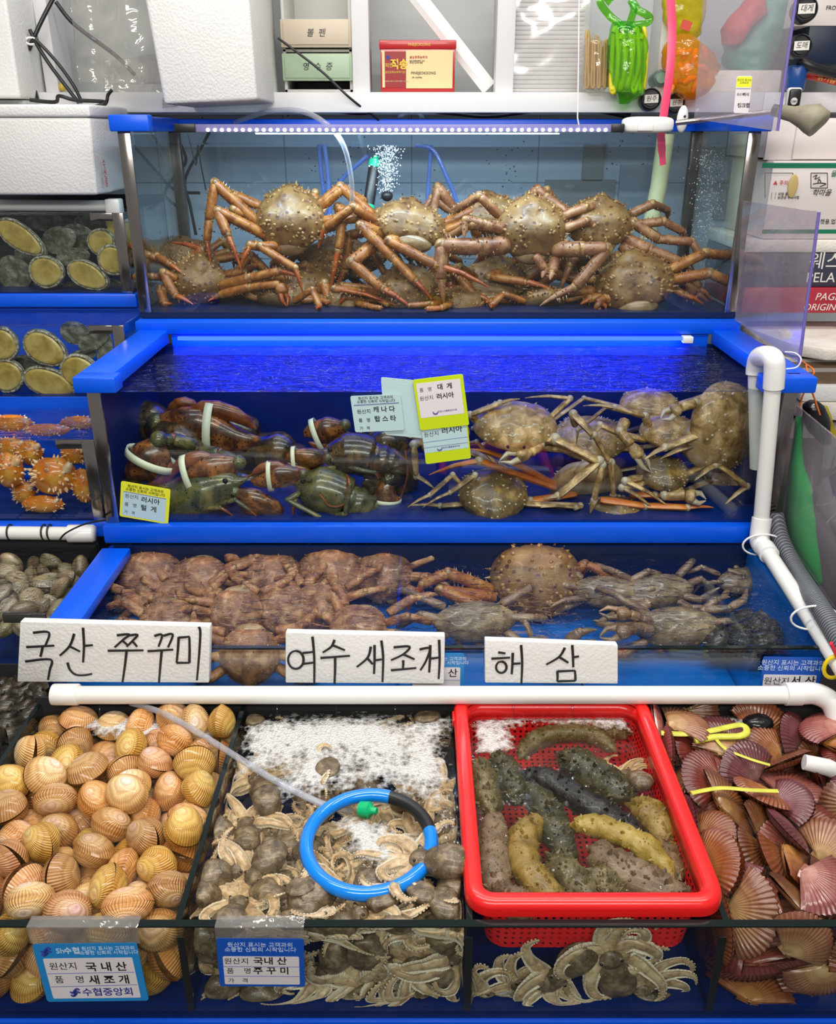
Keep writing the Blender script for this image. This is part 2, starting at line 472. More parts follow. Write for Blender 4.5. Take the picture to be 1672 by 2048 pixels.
# ---- shellfish tank (front tier)
T4 = thing('glass_tank', 'front low glass tank divided between cockles, octopuses and scallops', 'tank', (.03, 1.07, H - 1.13), 'stepped display tanks')
D0, D1, YF4, YB4 = -.685, .76, .825, 1.31
zb4, zt4 = H - 1.115, H - .945
pane('front_pane', D0, D1, YF4, YF4 + .009, zb4, zt4, 'front_glass', T4)
MB().box(D0, D1, YF4 - .001, YF4 + .010, zt4, zt4 + .002).build('front_pane_edge', 'glass_edge', T4)
MB().box(D0, D1, YB4 - .006, YB4, zb4, H - .93).build('back_wall', 'dark_void', T4)
pane('side_pane', D0, D0 + .008, YF4 + .01, YB4 - .008, zb4, zt4, 'tank_glass', T4)
MB().box(D0, D0 + .008, YF4 + .01, YB4 - .008, zt4, zt4 + .002).build('side_pane_edge', 'glass_edge', T4)
pane('side_pane', D1 - .008, D1, YF4 + .01, YB4 - .008, zb4, zt4, 'tank_glass', T4)
MB().box(D0, D1, YF4, YB4, zb4 - .02, zb4).build('tank_floor', 'blue_liner', T4)
MB().box(D0 - .01, D1 + .01, YF4 - .006, YF4 + .02, zb4 - .028, zb4 - .002).build('base_rim', 'blue_plastic', T4, .003)
DIV = []
for (xa, ya), (xb, yb) in (((470, 1412), (372, 1866)), ((912, 1412), (940, 1866)), ((1312, 1412), (1424, 1866))):
    a = PZ(xa, ya, zt4); b = PZ(xb, yb, zt4); x = (a.x + b.x) / 2; DIV.append(x)
    pane('divider_pane', x - .004, x + .004, YF4 + .011, YB4 - .008, zb4, zt4 - .002, 'tank_glass', T4)
    MB().box(x - .004, x + .004, YF4 + .011, YB4 - .008, zt4 - .002, zt4 + .0005).build('divider_edge', 'glass_edge', T4)
    MB().box(x - .005, x + .005, YF4 + .0095, YF4 + .0108, zb4, zt4 - .03).build('divider_seal', 'black_plastic', T4)
water('clear seawater surface of the front shellfish tank', D0 + .009, D1 - .009, YF4 + .010, YB4 - .007, H - .957, 'water_shallow')
print('DIV', DIV)

# ---- side tanks on the left
L0, LR = -1.75, -.715


def side_tank(label, yf, yb, zbot, ztop, xr, rim_mat='steel', floor='blue_liner', back='dark_void', base=True):
    T = thing('glass_tank', label, 'tank', ((L0 + xr) / 2, yf, zbot), 'side tanks left of the main stand')
    pane('front_pane', L0, xr - .03, yf, yf + .007, zbot, ztop, 'front_glass', T)
    MB().box(xr - .028, xr, yf - .003, yf + .004, zbot, ztop).build('corner_post', rim_mat, T, .001)
    MB().box(xr - .085, xr - .028, yf - .003, yf + .004, ztop - .02, ztop).build('corner_brace', rim_mat, T, .001)
    pane('side_pane', xr - .006, xr - .001, yf + .006, yb - .004, zbot, ztop, 'tank_glass', T)
    MB().box(L0, xr, yb - .004, yb, zbot, ztop + .02).build('back_wall', back, T)
    MB().box(L0, xr, yf, yb, zbot - .012, zbot).build('tank_floor', floor, T)
    if base: MB().box(L0, xr + .01, yf - .014, yf + .03, zbot - .036, zbot - .002).build('base_rim', 'blue_plastic', T, .003)
    return T


side_tank('upper left glass tank of abalone under the white foam box', 2.35, 2.75, H - .39, H - .19, -.752)
water('seawater surface of the upper abalone tank', L0, -.76, 2.36, 2.74, H - .197, 'water_calm')
glassy('water_side', (.72, .80, .92), .02, bump=True, bscale=34, bstr=1.0, stretch=(.7, 2.0, 1), bdist=.04, power=4)
side_tank('second left glass tank with abalone stuck to its front', 2.12, 2.36, H - .607, H - .43, -.712, back='blue_plastic')
water('seawater surface of the lower abalone tank', L0, -.72, 2.13, 2.355, H - .436, 'water_side')
side_tank('left glass tank of orange sea squirts', 1.827, 2.10, H - .814, H - .622, -.712, back='blue_plastic')
water('seawater surface of the sea squirt tank', L0, -.72, 1.835, 2.09, H - .628, 'water_side')
side_tank('shallow left glass tray of grey clams', 1.503, 1.82, H - .99, H - .872, -.735, rim_mat='dark_steel', base=False)
water('seawater surface of the grey clam tray', L0, -.742, 1.512, 1.815, H - .878, 'water_mid')
side_tank('dark lower left tank of turban shells', 1.05, 1.49, H - 1.16, H - 1.0, -.692, rim_mat='dark_steel', base=False)
water('dark seawater surface of the turban shell tank', L0, -.70, 1.06, 1.485, H - 1.008, 'water_calm')
# ------------------------------------------------------------------ shells
def shell_mat(name, c0, c1, c2, ribs, bands=9, tintmix=.5, bstr=.5, spots=None, rough=.3, ribcol=.35, bandw=.5):
    """c0 at the beak, c2 at the lip; ribs fan out from the beak, growth bands run across; each shell's own tint multiplies"""
    t = NT(name); uv = t.n('ShaderNodeUVMap'); sx = t.n('ShaderNodeSeparateXYZ'); t.l(uv, sx)
    nz = t.noise(45, 4); oi = t.n('ShaderNodeObjectInfo')
    vv = t.math('ADD', sx.outputs[1], t.math('MULTIPLY', t.math('SUBTRACT', nz, .5), .34))
    base = t.ramp(vv, [(.1, c0), (.5, c1), (.95, c2)])
    bd = t.math('SINE', t.math('ADD', t.math('MULTIPLY', vv, bands * 6.28), t.math('MULTIPLY', oi.outputs['Random'], 6.28)))
    bd2 = t.math('MULTIPLY', t.math('GREATER_THAN', bd, .55), bandw)
    c = t.mix(bd2, base, t.mix(1.0, base, (.62, .42, .30), 'MULTIPLY'))
    rb = t.math('SINE', t.math('MULTIPLY', sx.outputs[0], ribs * 6.2832))
    rr = t.math('MULTIPLY', t.math('MULTIPLY', t.math('ADD', rb, 1.0), .5), t.math('MULTIPLY', vv, ribcol))
    c = t.mix(rr, c, t.mix(1.0, c, (.55, .36, .22), 'MULTIPLY'))
    c = t.mix(tintmix, c, t.mix(1.0, c, oi.outputs['Color'], 'MULTIPLY'))
    if spots:
        big = t.noise(18, 3); c = t.mix(t.math('MULTIPLY', t.math('GREATER_THAN', big, .6), .6), c, spots)
    hb = t.math('ADD', t.math('MULTIPLY', rb, t.math('MULTIPLY', vv, .5)), t.math('MULTIPLY', bd, .25))
    t.bsdf(c, rough, spec=.5, bump=hb, bstr=bstr, bdist=.0016, coat=.35)
    return t.m


shell_mat('cockle_shell', (.76, .60, .52), (.74, .56, .30), (.58, .36, .14), 44, 4.3, .95, .7, bandw=.42, ribcol=.5)
shell_mat('clam_shell', (.36, .32, .25), (.30, .26, .18), (.20, .165, .11), 30, 8, .9, .3, ribcol=.2, bandw=.6)
shell_mat('scallop_shell', (.36, .22, .13), (.25, .115, .07), (.17, .06, .045), 22, 4, 1.0, .3, ribcol=.75, bandw=.3)
plain('scallop_flesh', (.55, .33, .16), .35, var=.3, scale=60)
plain('shell_lip', (.30, .16, .10), .4, var=.3, scale=90)


def mesh_uv(me, uvs):
    lay = me.uv_layers.new(name='UVMap')
    for p in me.polygons:
        for li in p.loop_indices: lay.data[li].uv = uvs[me.loops[li].vertex_index]


def valve_mesh(name, L, Wd, Ht, mat, sign=1, nphi=36, nr=9, lean=.30, ux=.06, skew=0.0):
    """one cockle-like valve: length L along x, height Wd along y (beak at +y), bulge Ht along z*sign"""
    U = Vector((ux * L, .30 * Wd)); vs = []; uvs = []
    for i in range(nr + 1):
        r = (i / nr) ** .85
        for j in range(nphi + 1):
            ph = 2 * pi * j / nphi - pi / 2
            ox = .5 * L * cos(ph) * (1 + skew * sin(ph)); oy = .5 * Wd * sin(ph) * (1.0 if sin(ph) < 0 else .92)
            p = U + r * (Vector((ox, oy)) - U)
            e2 = (p.x / (.5 * L)) ** 2 + (p.y / (.5 * Wd)) ** 2 if p.y < 0 else (p.x / (.5 * L)) ** 2 + (p.y / (.46 * Wd)) ** 2
            zz = Ht * max(0.0, 1 - min(1, e2) ** 1.25) ** .62
            if i == nr: zz = 0
            vs.append(Vector((p.x, p.y + zz * lean * .8, sign * zz))); uvs.append((j / nphi, r))
    fs = [(i * (nphi + 1) + j, i * (nphi + 1) + j + 1, (i + 1) * (nphi + 1) + j + 1, (i + 1) * (nphi + 1) + j) for i in range(nr) for j in range(nphi)]
    if sign < 0: fs = [f[::-1] for f in fs]
    me = bpy.data.meshes.new(name); me.from_pydata([tuple(v) for v in vs], [], fs); me.materials.append(M[mat])
    mesh_uv(me, uvs); me.polygons.foreach_set('use_smooth', [True] * len(fs)); return me


def scallop_mesh(name, R, Ht, mat, sign=1, ribs=20):
    nphi, nr = ribs * 4, 9; vs = []; uvs = []; A = radians(136)
    for i in range(nr + 1):
        r = i / nr
        for j in range(nphi + 1):
            s = 2 * j / nphi - 1; ph = A * .5 * s
            rim = R * (1 - .10 * abs(s) ** 3)
            rib = cos(2 * pi * ribs * j / nphi)
            rr = r * rim * (1 + .018 * rib * r)
            edge = max(0, 1 - r ** 2.4) ** .7 * max(0, 1 - abs(s) ** 4) ** .5
            z = Ht * (.15 * r + edge * 1.0) * (r ** .35) + .0011 * rib * r * (1 - abs(s) ** 6)
            if i == nr: z = max(z, 0) * .25
            vs.append(Vector((rr * sin(ph) * 1.03, R * .46 - rr * cos(ph), sign * max(z, 0.0002)))); uvs.append((j / nphi, r))
    W = nphi + 1
    fs = [(i * W + j, i * W + j + 1, (i + 1) * W + j + 1, (i + 1) * W + j) for i in range(nr) for j in range(nphi)]
    o = len(vs); y = R * .46           # ears either side of the beak
    for sx in (-1, 1):
        k = .24 if sx < 0 else .17
        ear = [(0, y + .01 * R, .003), (sx * k * R, y - .01 * R, .0015), (sx * k * .95 * R, y - .24 * R, .001), (sx * .20 * R, y - .30 * R, .004)]
        b = len(vs); vs += [Vector((a, c, sign * d)) for a, c, d in ear]; uvs += [(.1, .3), (.2, .5), (.3, .6), (.1, .4)]
        fs.append((b, b + 1, b + 2, b + 3) if sx > 0 else (b + 3, b + 2, b + 1, b))
    if sign > 0: fs = [f[::-1] for f in fs]
    me = bpy.data.meshes.new(name); me.from_pydata([tuple(v) for v in vs], [], fs); me.materials.append(M[mat])
    mesh_uv(me, uvs); me.polygons.foreach_set('use_smooth', [True] * len(fs)); return me


SHELL = {}
for key, L, Wd, Ht in (('cockle', .070, .061, .0225), ('cockle2', .064, .060, .0235), ('clam', .066, .043, .0155), ('clam2', .060, .041, .015)):
    m_ = 'cockle_shell' if 'cockle' in key else 'clam_shell'
    lean, ux, sk = (.30, .05, .06) if 'cockle' in key else (.5, .16, .0)
    np_ = 36 if 'cockle' in key else 24
    SHELL[key] = [valve_mesh('valve', L, Wd, Ht, m_, s, np_, 9, lean, ux, sk) for s in (1, -1)]
for key, R, Ht in (('scallop', .070, .0125), ('scallop2', .060, .012)):
    SHELL[key] = [scallop_mesh('valve', R, Ht, 'scallop_shell', s) for s in (1, -1)]


def make_shell(kind, name, loc, eul, col, gape=0.0):
    root = bpy.data.objects.new(name, None); C.objects.link(root); root.location = loc; root.rotation_euler = eul; root.empty_display_size = .02
    for k, me in enumerate(SHELL[kind]):
        o = bpy.data.objects.new('valve', me); C.objects.link(o); o.parent = root; o.color = (*col, 1)
        if gape:
            a = gape * (.5 if k == 0 else -.5); hinge = .40 * (.06 if 'cockle' in kind else .042 if 'clam' in kind else .066)
            o.matrix_basis = Matrix.Translation((0, hinge, 0)) @ Matrix.Rotation(-a, 4, 'X') @ Matrix.Translation((0, -hinge, 0))
    return root
COCKLE_HEAP = [['cockle',-0.5975,0.8673,-1.0863,-1.46,-0.07,-0.94,0,0,44],
['cockle',-0.5627,0.8721,-1.0479,-2.41,-0.02,-1.46,0,1,143],
['cockle',-0.5445,0.8659,-1.0929,0.34,0.02,-1.1,0,2,253],
['cockle',-0.5074,0.8633,-1.0461,-0.08,-2.97,-0.17,0,3,297],
['cockle2',-0.4798,0.8689,-1.0894,-2.94,0.03,-1.26,0,4,196],
['cockle',-0.4313,0.8731,-1.0861,-1.62,0.02,2.01,0,5,145],
['cockle',-0.4001,0.8651,-1.0395,0.24,0.68,-2.72,0,6,269],
['cockle',-0.3761,0.8638,-1.0873,2.52,-0.84,-1.07,0,7,225],
['cockle',-0.3438,0.8612,-1.0444,-0.12,1.08,0.16,0,8,268],
['cockle2',-0.5513,0.8662,-1.0026,1.8,-0.07,-1.9,1,0,275],
['cockle2',-0.5009,0.8662,-1.0003,1.96,0.16,-1.0,1,1,234],
['cockle',-0.4733,0.9095,-1.0395,-2.33,-0.91,1.14,1,2,18],
['cockle',-0.4521,0.8648,-1.0388,0.62,-1.41,2.59,1,3,290],
['cockle',-0.4199,0.8652,-0.9951,0.72,-0.15,3.11,1,4,301],
['cockle',-0.352,0.8587,-0.9915,-1.31,3.11,0.11,1,5,440],
['cockle2',-0.3664,0.9127,-1.0328,-3.08,0.04,-0.05,1,6,18],
['cockle',-0.3419,0.9049,-1.0848,1.33,1.11,-1.96,1,7,98],
['cockle2',-0.3485,0.9504,-1.0605,-0.14,2.51,-0.73,1,8,107],
['cockle',-0.6026,0.908,-0.9852,-0.65,-0.91,1.3,2,0,28],
['cockle',-0.5703,0.9269,-1.0235,-0.35,-0.75,-2.19,2,1,9],
['cockle',-0.5247,0.8773,-0.9556,2.19,-0.27,0.02,2,2,358],
['cockle2',-0.4686,0.8594,-0.9584,1.3,0.57,0.23,2,3,438],
['cockle',-0.4609,0.9015,-0.9925,2.45,0.28,-1.65,2,4,42],
['cockle',-0.3888,0.8645,-0.9513,0.94,-0.02,-2.91,2,5,398],
['cockle2',-0.3885,0.9063,-0.9892,0.53,0.49,1.72,2,6,30],
['cockle2',-0.3479,0.9019,-0.9634,0.8,-0.9,-2.34,2,7,314],
['cockle',-0.3471,0.945,-1.0062,-0.13,-0.69,-1.49,2,8,84],
['cockle',-0.5528,0.9174,-0.9713,-1.7,0.31,1.09,3,0,176],
['cockle',-0.5828,0.9772,-1.0099,-0.3,-0.33,-2.62,3,1,8],
['cockle',-0.5063,0.9271,-0.9681,-2.01,-0.85,1.82,3,2,287],
['cockle2',-0.477,0.9527,-1.0043,0.03,-3.0,-0.82,3,3,54],
['cockle2',-0.4284,0.9011,-0.9541,0.25,1.08,-2.51,3,4,265],
['cockle',-0.4271,0.9492,-0.9772,0.88,0.83,-2.12,3,5,152],
['cockle',-0.3977,0.9676,-1.0051,2.71,-0.04,1.62,3,6,8],
['cockle2',-0.3709,0.9429,-0.9612,-1.72,2.52,-0.38,3,7,250],
['cockle2',-0.3469,0.9974,-1.0359,-1.13,2.83,-0.0,3,8,74],
['cockle',-0.586,0.9527,-0.9598,-1.84,2.14,-0.69,4,0,213],
['cockle2',-0.5505,0.9801,-0.9535,1.84,0.22,2.49,4,1,303],
['cockle2',-0.5264,0.9722,-0.9965,0.35,2.57,1.33,4,2,32],
['cockle',-0.4904,1.0155,-0.9942,-0.06,-2.54,0.91,4,3,21],
['cockle',-0.4707,0.9726,-0.9608,2.5,-0.2,-0.72,4,4,293],
['cockle',-0.4374,0.9966,-0.9968,-1.31,-0.18,1.25,4,5,28],
['cockle',-0.4019,0.992,-0.9555,-1.25,2.79,-0.66,4,6,257],
['cockle',-0.3482,0.9826,-0.9787,-0.66,0.5,0.02,4,7,184],
['cockle',-0.3481,1.0538,-1.0365,0.02,-2.83,1.23,4,8,76],
['cockle2',-0.5989,1.0068,-0.975,1.28,-0.1,2.6,5,0,112],
['cockle',-0.6013,1.05,-0.9929,0.65,-0.07,-0.15,5,1,56],
['cockle',-0.5474,1.0225,-0.9746,0.93,-0.1,-0.2,5,2,177],
['cockle',-0.5349,1.0589,-0.9982,-0.46,2.9,-0.21,5,3,69],
['cockle2',-0.4642,1.0264,-0.9605,2.77,0.66,0.24,5,4,266],
['cockle2',-0.3907,1.0758,-1.0145,2.18,0.08,-1.92,5,5,18],
['cockle2',-0.3424,0.9906,-0.9342,0.66,0.02,1.35,5,6,325],
['cockle',-0.3492,1.0321,-0.9637,-0.31,0.51,-0.2,5,7,83],
['cockle',-0.3414,1.1193,-1.0325,-1.5,0.29,1.7,5,8,68],
['cockle',-0.6293,1.0469,-0.9499,-0.17,2.94,-0.45,6,0,218],
['cockle',-0.6068,1.1132,-0.9837,-1.6,0.34,1.45,6,1,18],
['cockle',-0.5625,1.0669,-0.9532,1.92,-0.09,0.09,6,2,291],
['cockle',-0.5006,1.0746,-0.9577,0.42,-0.27,2.28,6,3,208],
['cockle',-0.4491,1.0636,-0.9358,-0.88,-2.89,-0.29,6,4,341],
['cockle',-0.4293,1.0609,-0.9844,0.95,0.25,-1.54,6,5,97],
['cockle',-0.4468,1.1203,-0.9992,-0.3,0.03,2.54,6,6,12],
['cockle',-0.3492,1.077,-0.9922,-0.25,0.45,-0.91,6,7,59],
['cockle',-0.3404,1.1792,-1.0345,1.91,-0.33,-1.57,6,8,68],
['cockle',-0.6455,1.0997,-0.9478,-0.86,-2.88,-0.43,7,0,164],
['cockle',-0.5908,1.105,-0.937,-0.62,-2.35,-0.0,7,1,284],
['cockle',-0.5601,1.1113,-0.9887,-1.06,-1.02,-2.27,7,2,13],
['cockle2',-0.4563,1.1027,-0.9585,-0.58,2.95,0.29,7,3,56],
['cockle',-0.445,1.1893,-0.9973,0.69,-0.11,-2.8,7,4,9],
['cockle',-0.3992,1.1078,-0.9701,2.47,-0.17,1.88,7,5,226],
['cockle',-0.3419,1.0831,-0.9446,0.96,0.52,1.42,7,6,243],
['cockle',-0.3509,1.1351,-0.9901,-0.1,2.89,0.2,7,7,59],
['cockle',-0.353,1.241,-1.0418,0.35,-0.01,-2.64,7,8,38],
['cockle',-0.6477,1.1802,-0.9532,-1.03,2.33,-0.64,8,0,171],
['cockle',-0.5822,1.1579,-0.957,0.28,0.59,-1.79,8,1,114],
['cockle',-0.5332,1.1312,-0.9464,-0.14,-0.08,1.02,8,2,268],
['cockle2',-0.5414,1.227,-0.995,-2.95,0.44,0.43,8,3,71],
['cockle2',-0.5278,1.173,-0.9853,2.99,0.24,1.33,8,4,17],
['cockle',-0.4822,1.1496,-0.9667,-1.46,1.02,0.92,8,5,123],
['cockle',-0.4318,1.1566,-0.9535,2.62,-0.25,-1.1,8,6,205],
['cockle',-0.3613,1.1359,-0.937,1.76,-2.63,0.29,8,7,253],
['cockle',-0.3414,1.217,-0.9897,-1.5,0.26,1.7,8,8,130],
['cockle',-0.6457,1.2288,-0.982,1.8,1.21,0.17,9,0,84],
['cockle2',-0.591,1.2239,-0.9687,-1.17,-0.77,-2.63,9,1,151],
['cockle',-0.5993,1.2679,-1.0053,-0.22,-2.54,1.62,9,2,9],
['cockle2',-0.489,1.2021,-0.9561,0.42,0.76,-1.85,9,3,182],
['cockle',-0.4407,1.2286,-0.9729,-2.06,-2.46,0.14,9,4,49],
['cockle',-0.451,1.2713,-0.992,0.09,0.85,-0.04,9,5,8],
['cockle2',-0.4107,1.1996,-0.9421,2.45,0.74,-0.0,9,6,196],
['cockle',-0.3645,1.1778,-0.9575,-1.54,-1.11,0.54,9,7,65],
['cockle',-0.3479,1.2718,-1.0049,1.11,-1.31,-2.08,9,8,57],
['cockle2',-0.651,1.2769,-0.9824,0.54,-1.7,-2.31,10,0,85],
['cockle',-0.5991,1.2708,-0.957,0.09,0.36,0.38,10,1,193],
['cockle2',-0.5387,1.2681,-0.9669,0.2,0.05,0.41,10,2,193],
['cockle',-0.4899,1.2605,-0.9594,2.1,-0.57,1.35,10,3,137],
['cockle2',-0.4321,1.2701,-0.9493,0.65,0.57,0.35,10,4,137],
['cockle',-0.3876,1.2484,-0.9446,2.27,0.75,-1.28,10,5,193],
['cockle',-0.3417,1.2524,-0.9428,-1.47,-0.57,-1.7,10,6,194]]
SCALLOP_HEAP = [['scallop',0.4543,0.8802,-1.0774,0.14,2.67,-0.88,0,0,181],
['scallop',0.4684,0.8668,-1.1038,3.07,0.02,-0.37,0,1,408],
['scallop',0.4668,0.8726,-1.0485,2.85,-0.4,-0.4,0,2,140],
['scallop2',0.5461,0.8769,-1.1008,-3.01,0.2,0.53,0,3,40],
['scallop2',0.5336,0.8672,-1.0602,-1.26,-0.43,-0.12,0,4,59],
['scallop2',0.5494,0.8462,-1.0659,-1.56,-3.05,-0.02,0,5,340],
['scallop',0.6117,0.8601,-1.0269,-2.36,-0.18,0.28,0,6,29],
['scallop2',0.6027,0.8461,-0.9953,1.67,2.63,0.01,0,7,10],
['scallop2',0.4182,0.9411,-1.0664,-1.64,1.16,-1.7,1,0,186],
['scallop',0.4344,0.8893,-1.0228,0.81,0.51,-1.64,1,1,175],
['scallop2',0.4177,0.8766,-1.0025,-1.46,-0.85,1.57,1,2,345],
['scallop',0.4533,0.8775,-0.9805,-0.35,-0.84,1.21,1,3,814],
['scallop',0.4975,0.8799,-1.0222,0.47,0.31,2.95,1,4,16],
['scallop2',0.5046,0.8942,-1.0059,0.43,-2.83,1.01,1,5,25],
['scallop',0.5152,0.8473,-0.9921,-1.73,0.83,-0.01,1,6,624],
['scallop2',0.6125,0.8879,-0.9826,0.29,2.62,-0.01,1,7,9],
['scallop',0.4572,0.9643,-1.036,-1.67,-2.62,-0.34,2,0,40],
['scallop',0.4311,0.9538,-0.9597,-2.35,-0.02,-1.57,2,1,555],
['scallop2',0.4444,0.9423,-0.9748,0.35,-0.53,-0.58,2,2,90],
['scallop2',0.4764,0.9064,-0.9793,2.37,0.02,1.86,2,3,35],
['scallop',0.5296,0.8902,-0.9772,0.44,-0.6,2.62,2,4,165],
['scallop',0.5485,0.9599,-0.9757,-0.75,-2.79,1.06,2,5,171],
['scallop',0.5578,0.9012,-0.9524,-0.13,3.1,0.85,2,6,471],
['scallop2',0.5717,0.9253,-0.9836,-0.92,0.14,-1.77,2,7,27],
['scallop2',0.4339,1.0276,-1.0324,2.89,-0.07,-1.2,3,0,78],
['scallop',0.4453,1.0638,-1.0236,0.1,0.4,1.01,3,1,21],
['scallop2',0.4565,1.0172,-0.9961,0.33,-0.18,0.54,3,2,22],
['scallop2',0.4967,0.9712,-0.9754,0.1,-2.35,-0.72,3,3,180],
['scallop',0.5267,0.9609,-0.981,-0.11,0.86,-0.46,3,4,172],
['scallop',0.5418,0.9919,-1.0017,0.1,-2.41,-1.29,3,5,97],
['scallop',0.5914,1.0368,-0.9961,-2.99,-0.04,-1.3,3,6,15],
['scallop2',0.6079,0.9526,-0.9903,-2.55,0.06,-1.07,3,7,10],
['scallop',0.4442,1.1479,-1.0279,0.51,0.13,-1.91,4,0,31],
['scallop2',0.4353,1.1277,-1.0095,-0.41,-0.27,1.13,4,1,47],
['scallop2',0.4181,1.0504,-0.9777,-1.68,0.01,-1.61,4,2,207],
['scallop2',0.4475,1.0169,-0.9687,-2.54,-0.14,-1.46,4,3,173],
['scallop2',0.5321,1.0437,-0.9822,-0.17,-0.87,2.8,4,4,129],
['scallop',0.559,1.0204,-0.9669,-2.42,0.28,1.55,4,5,180],
['scallop2',0.6047,1.0424,-0.973,-0.32,0.04,1.99,4,6,60],
['scallop',0.6101,0.9809,-0.9606,-2.65,-0.1,-1.11,4,7,275],
['scallop2',0.4369,1.1408,-0.9778,2.38,0.25,1.27,5,0,89],
['scallop2',0.4397,1.0833,-0.9891,-0.56,0.26,2.15,5,1,73],
['scallop',0.4868,1.0727,-0.961,2.81,0.51,-1.03,5,2,336],
['scallop',0.5632,1.1114,-0.9852,-0.21,0.3,0.05,5,3,12],
['scallop2',0.5383,1.084,-0.9534,0.35,3.06,-1.0,5,4,225],
['scallop',0.5462,1.1755,-0.9907,-0.04,-0.05,2.63,5,5,8],
['scallop2',0.5837,1.0732,-0.959,-2.67,0.0,-1.61,5,6,314],
['scallop',0.657,1.0387,-0.9637,2.34,-0.4,1.83,5,7,97],
['scallop2',0.4177,1.1998,-1.0159,1.58,-0.07,-1.59,6,0,91],
['scallop',0.4797,1.2028,-1.0041,3.06,-0.01,0.41,6,1,11],
['scallop',0.4587,1.1207,-0.9523,-0.4,0.16,-1.97,6,2,344],
['scallop',0.6061,1.1211,-0.9736,3.11,-0.11,-0.85,6,3,164],
['scallop2',0.6203,1.1676,-0.9985,0.14,-2.94,1.43,6,4,23],
['scallop2',0.6822,1.2003,-1.0343,-0.33,-0.23,2.67,6,5,16],
['scallop',0.6664,1.1561,-0.984,-0.95,-0.77,-2.23,6,6,92],
['scallop',0.6985,1.1071,-0.9628,0.06,-2.72,-1.89,6,7,17],
['scallop2',0.4194,1.1895,-0.9645,-1.42,-0.68,1.42,7,0,188],
['scallop2',0.4463,1.2337,-0.9705,0.71,-0.27,1.48,7,1,21],
['scallop',0.5043,1.1809,-0.9681,-0.04,-3.04,0.41,7,2,17],
['scallop',0.5388,1.1548,-0.9579,-2.35,-0.06,0.55,7,3,393],
['scallop2',0.6141,1.1679,-0.9591,0.89,-3.1,0.46,7,4,127],
['scallop2',0.6755,1.213,-0.9875,-2.05,0.15,0.63,7,5,99],
['scallop',0.7207,1.178,-0.9946,-3.0,0.22,1.2,7,6,25],
['scallop',0.7203,1.1897,-0.9755,-2.99,0.22,1.22,7,7,54],
['scallop',0.4645,1.2895,-1.0235,1.53,-2.77,0.0,8,0,38],
['scallop2',0.451,1.2381,-1.0238,-2.98,0.01,-0.94,8,1,17],
['scallop',0.4716,1.2164,-0.9712,-2.45,0.16,0.96,8,2,94],
['scallop2',0.5126,1.1969,-0.9502,3.13,0.05,-0.02,8,3,156],
['scallop',0.5928,1.2101,-0.9678,-0.43,0.11,-2.25,8,4,192],
['scallop',0.656,1.2456,-0.9683,-2.26,-0.06,1.01,8,5,201],
['scallop',0.7036,1.2433,-0.9478,2.86,0.04,0.88,8,6,232],
['scallop2',0.7178,1.2166,-0.9598,0.04,0.25,1.65,8,7,28],
['scallop',0.4252,1.2548,-0.9695,0.96,-0.84,1.8,9,0,105],
['scallop',0.462,1.2425,-0.9391,0.03,0.12,1.87,9,1,276],
['scallop',0.4896,1.2805,-0.9699,0.99,-0.74,0.34,9,2,99],
['scallop',0.5338,1.2433,-0.9609,-2.89,0.14,0.02,9,3,158],
['scallop',0.6108,1.2754,-0.9617,-2.23,0.46,-0.2,9,4,280]]
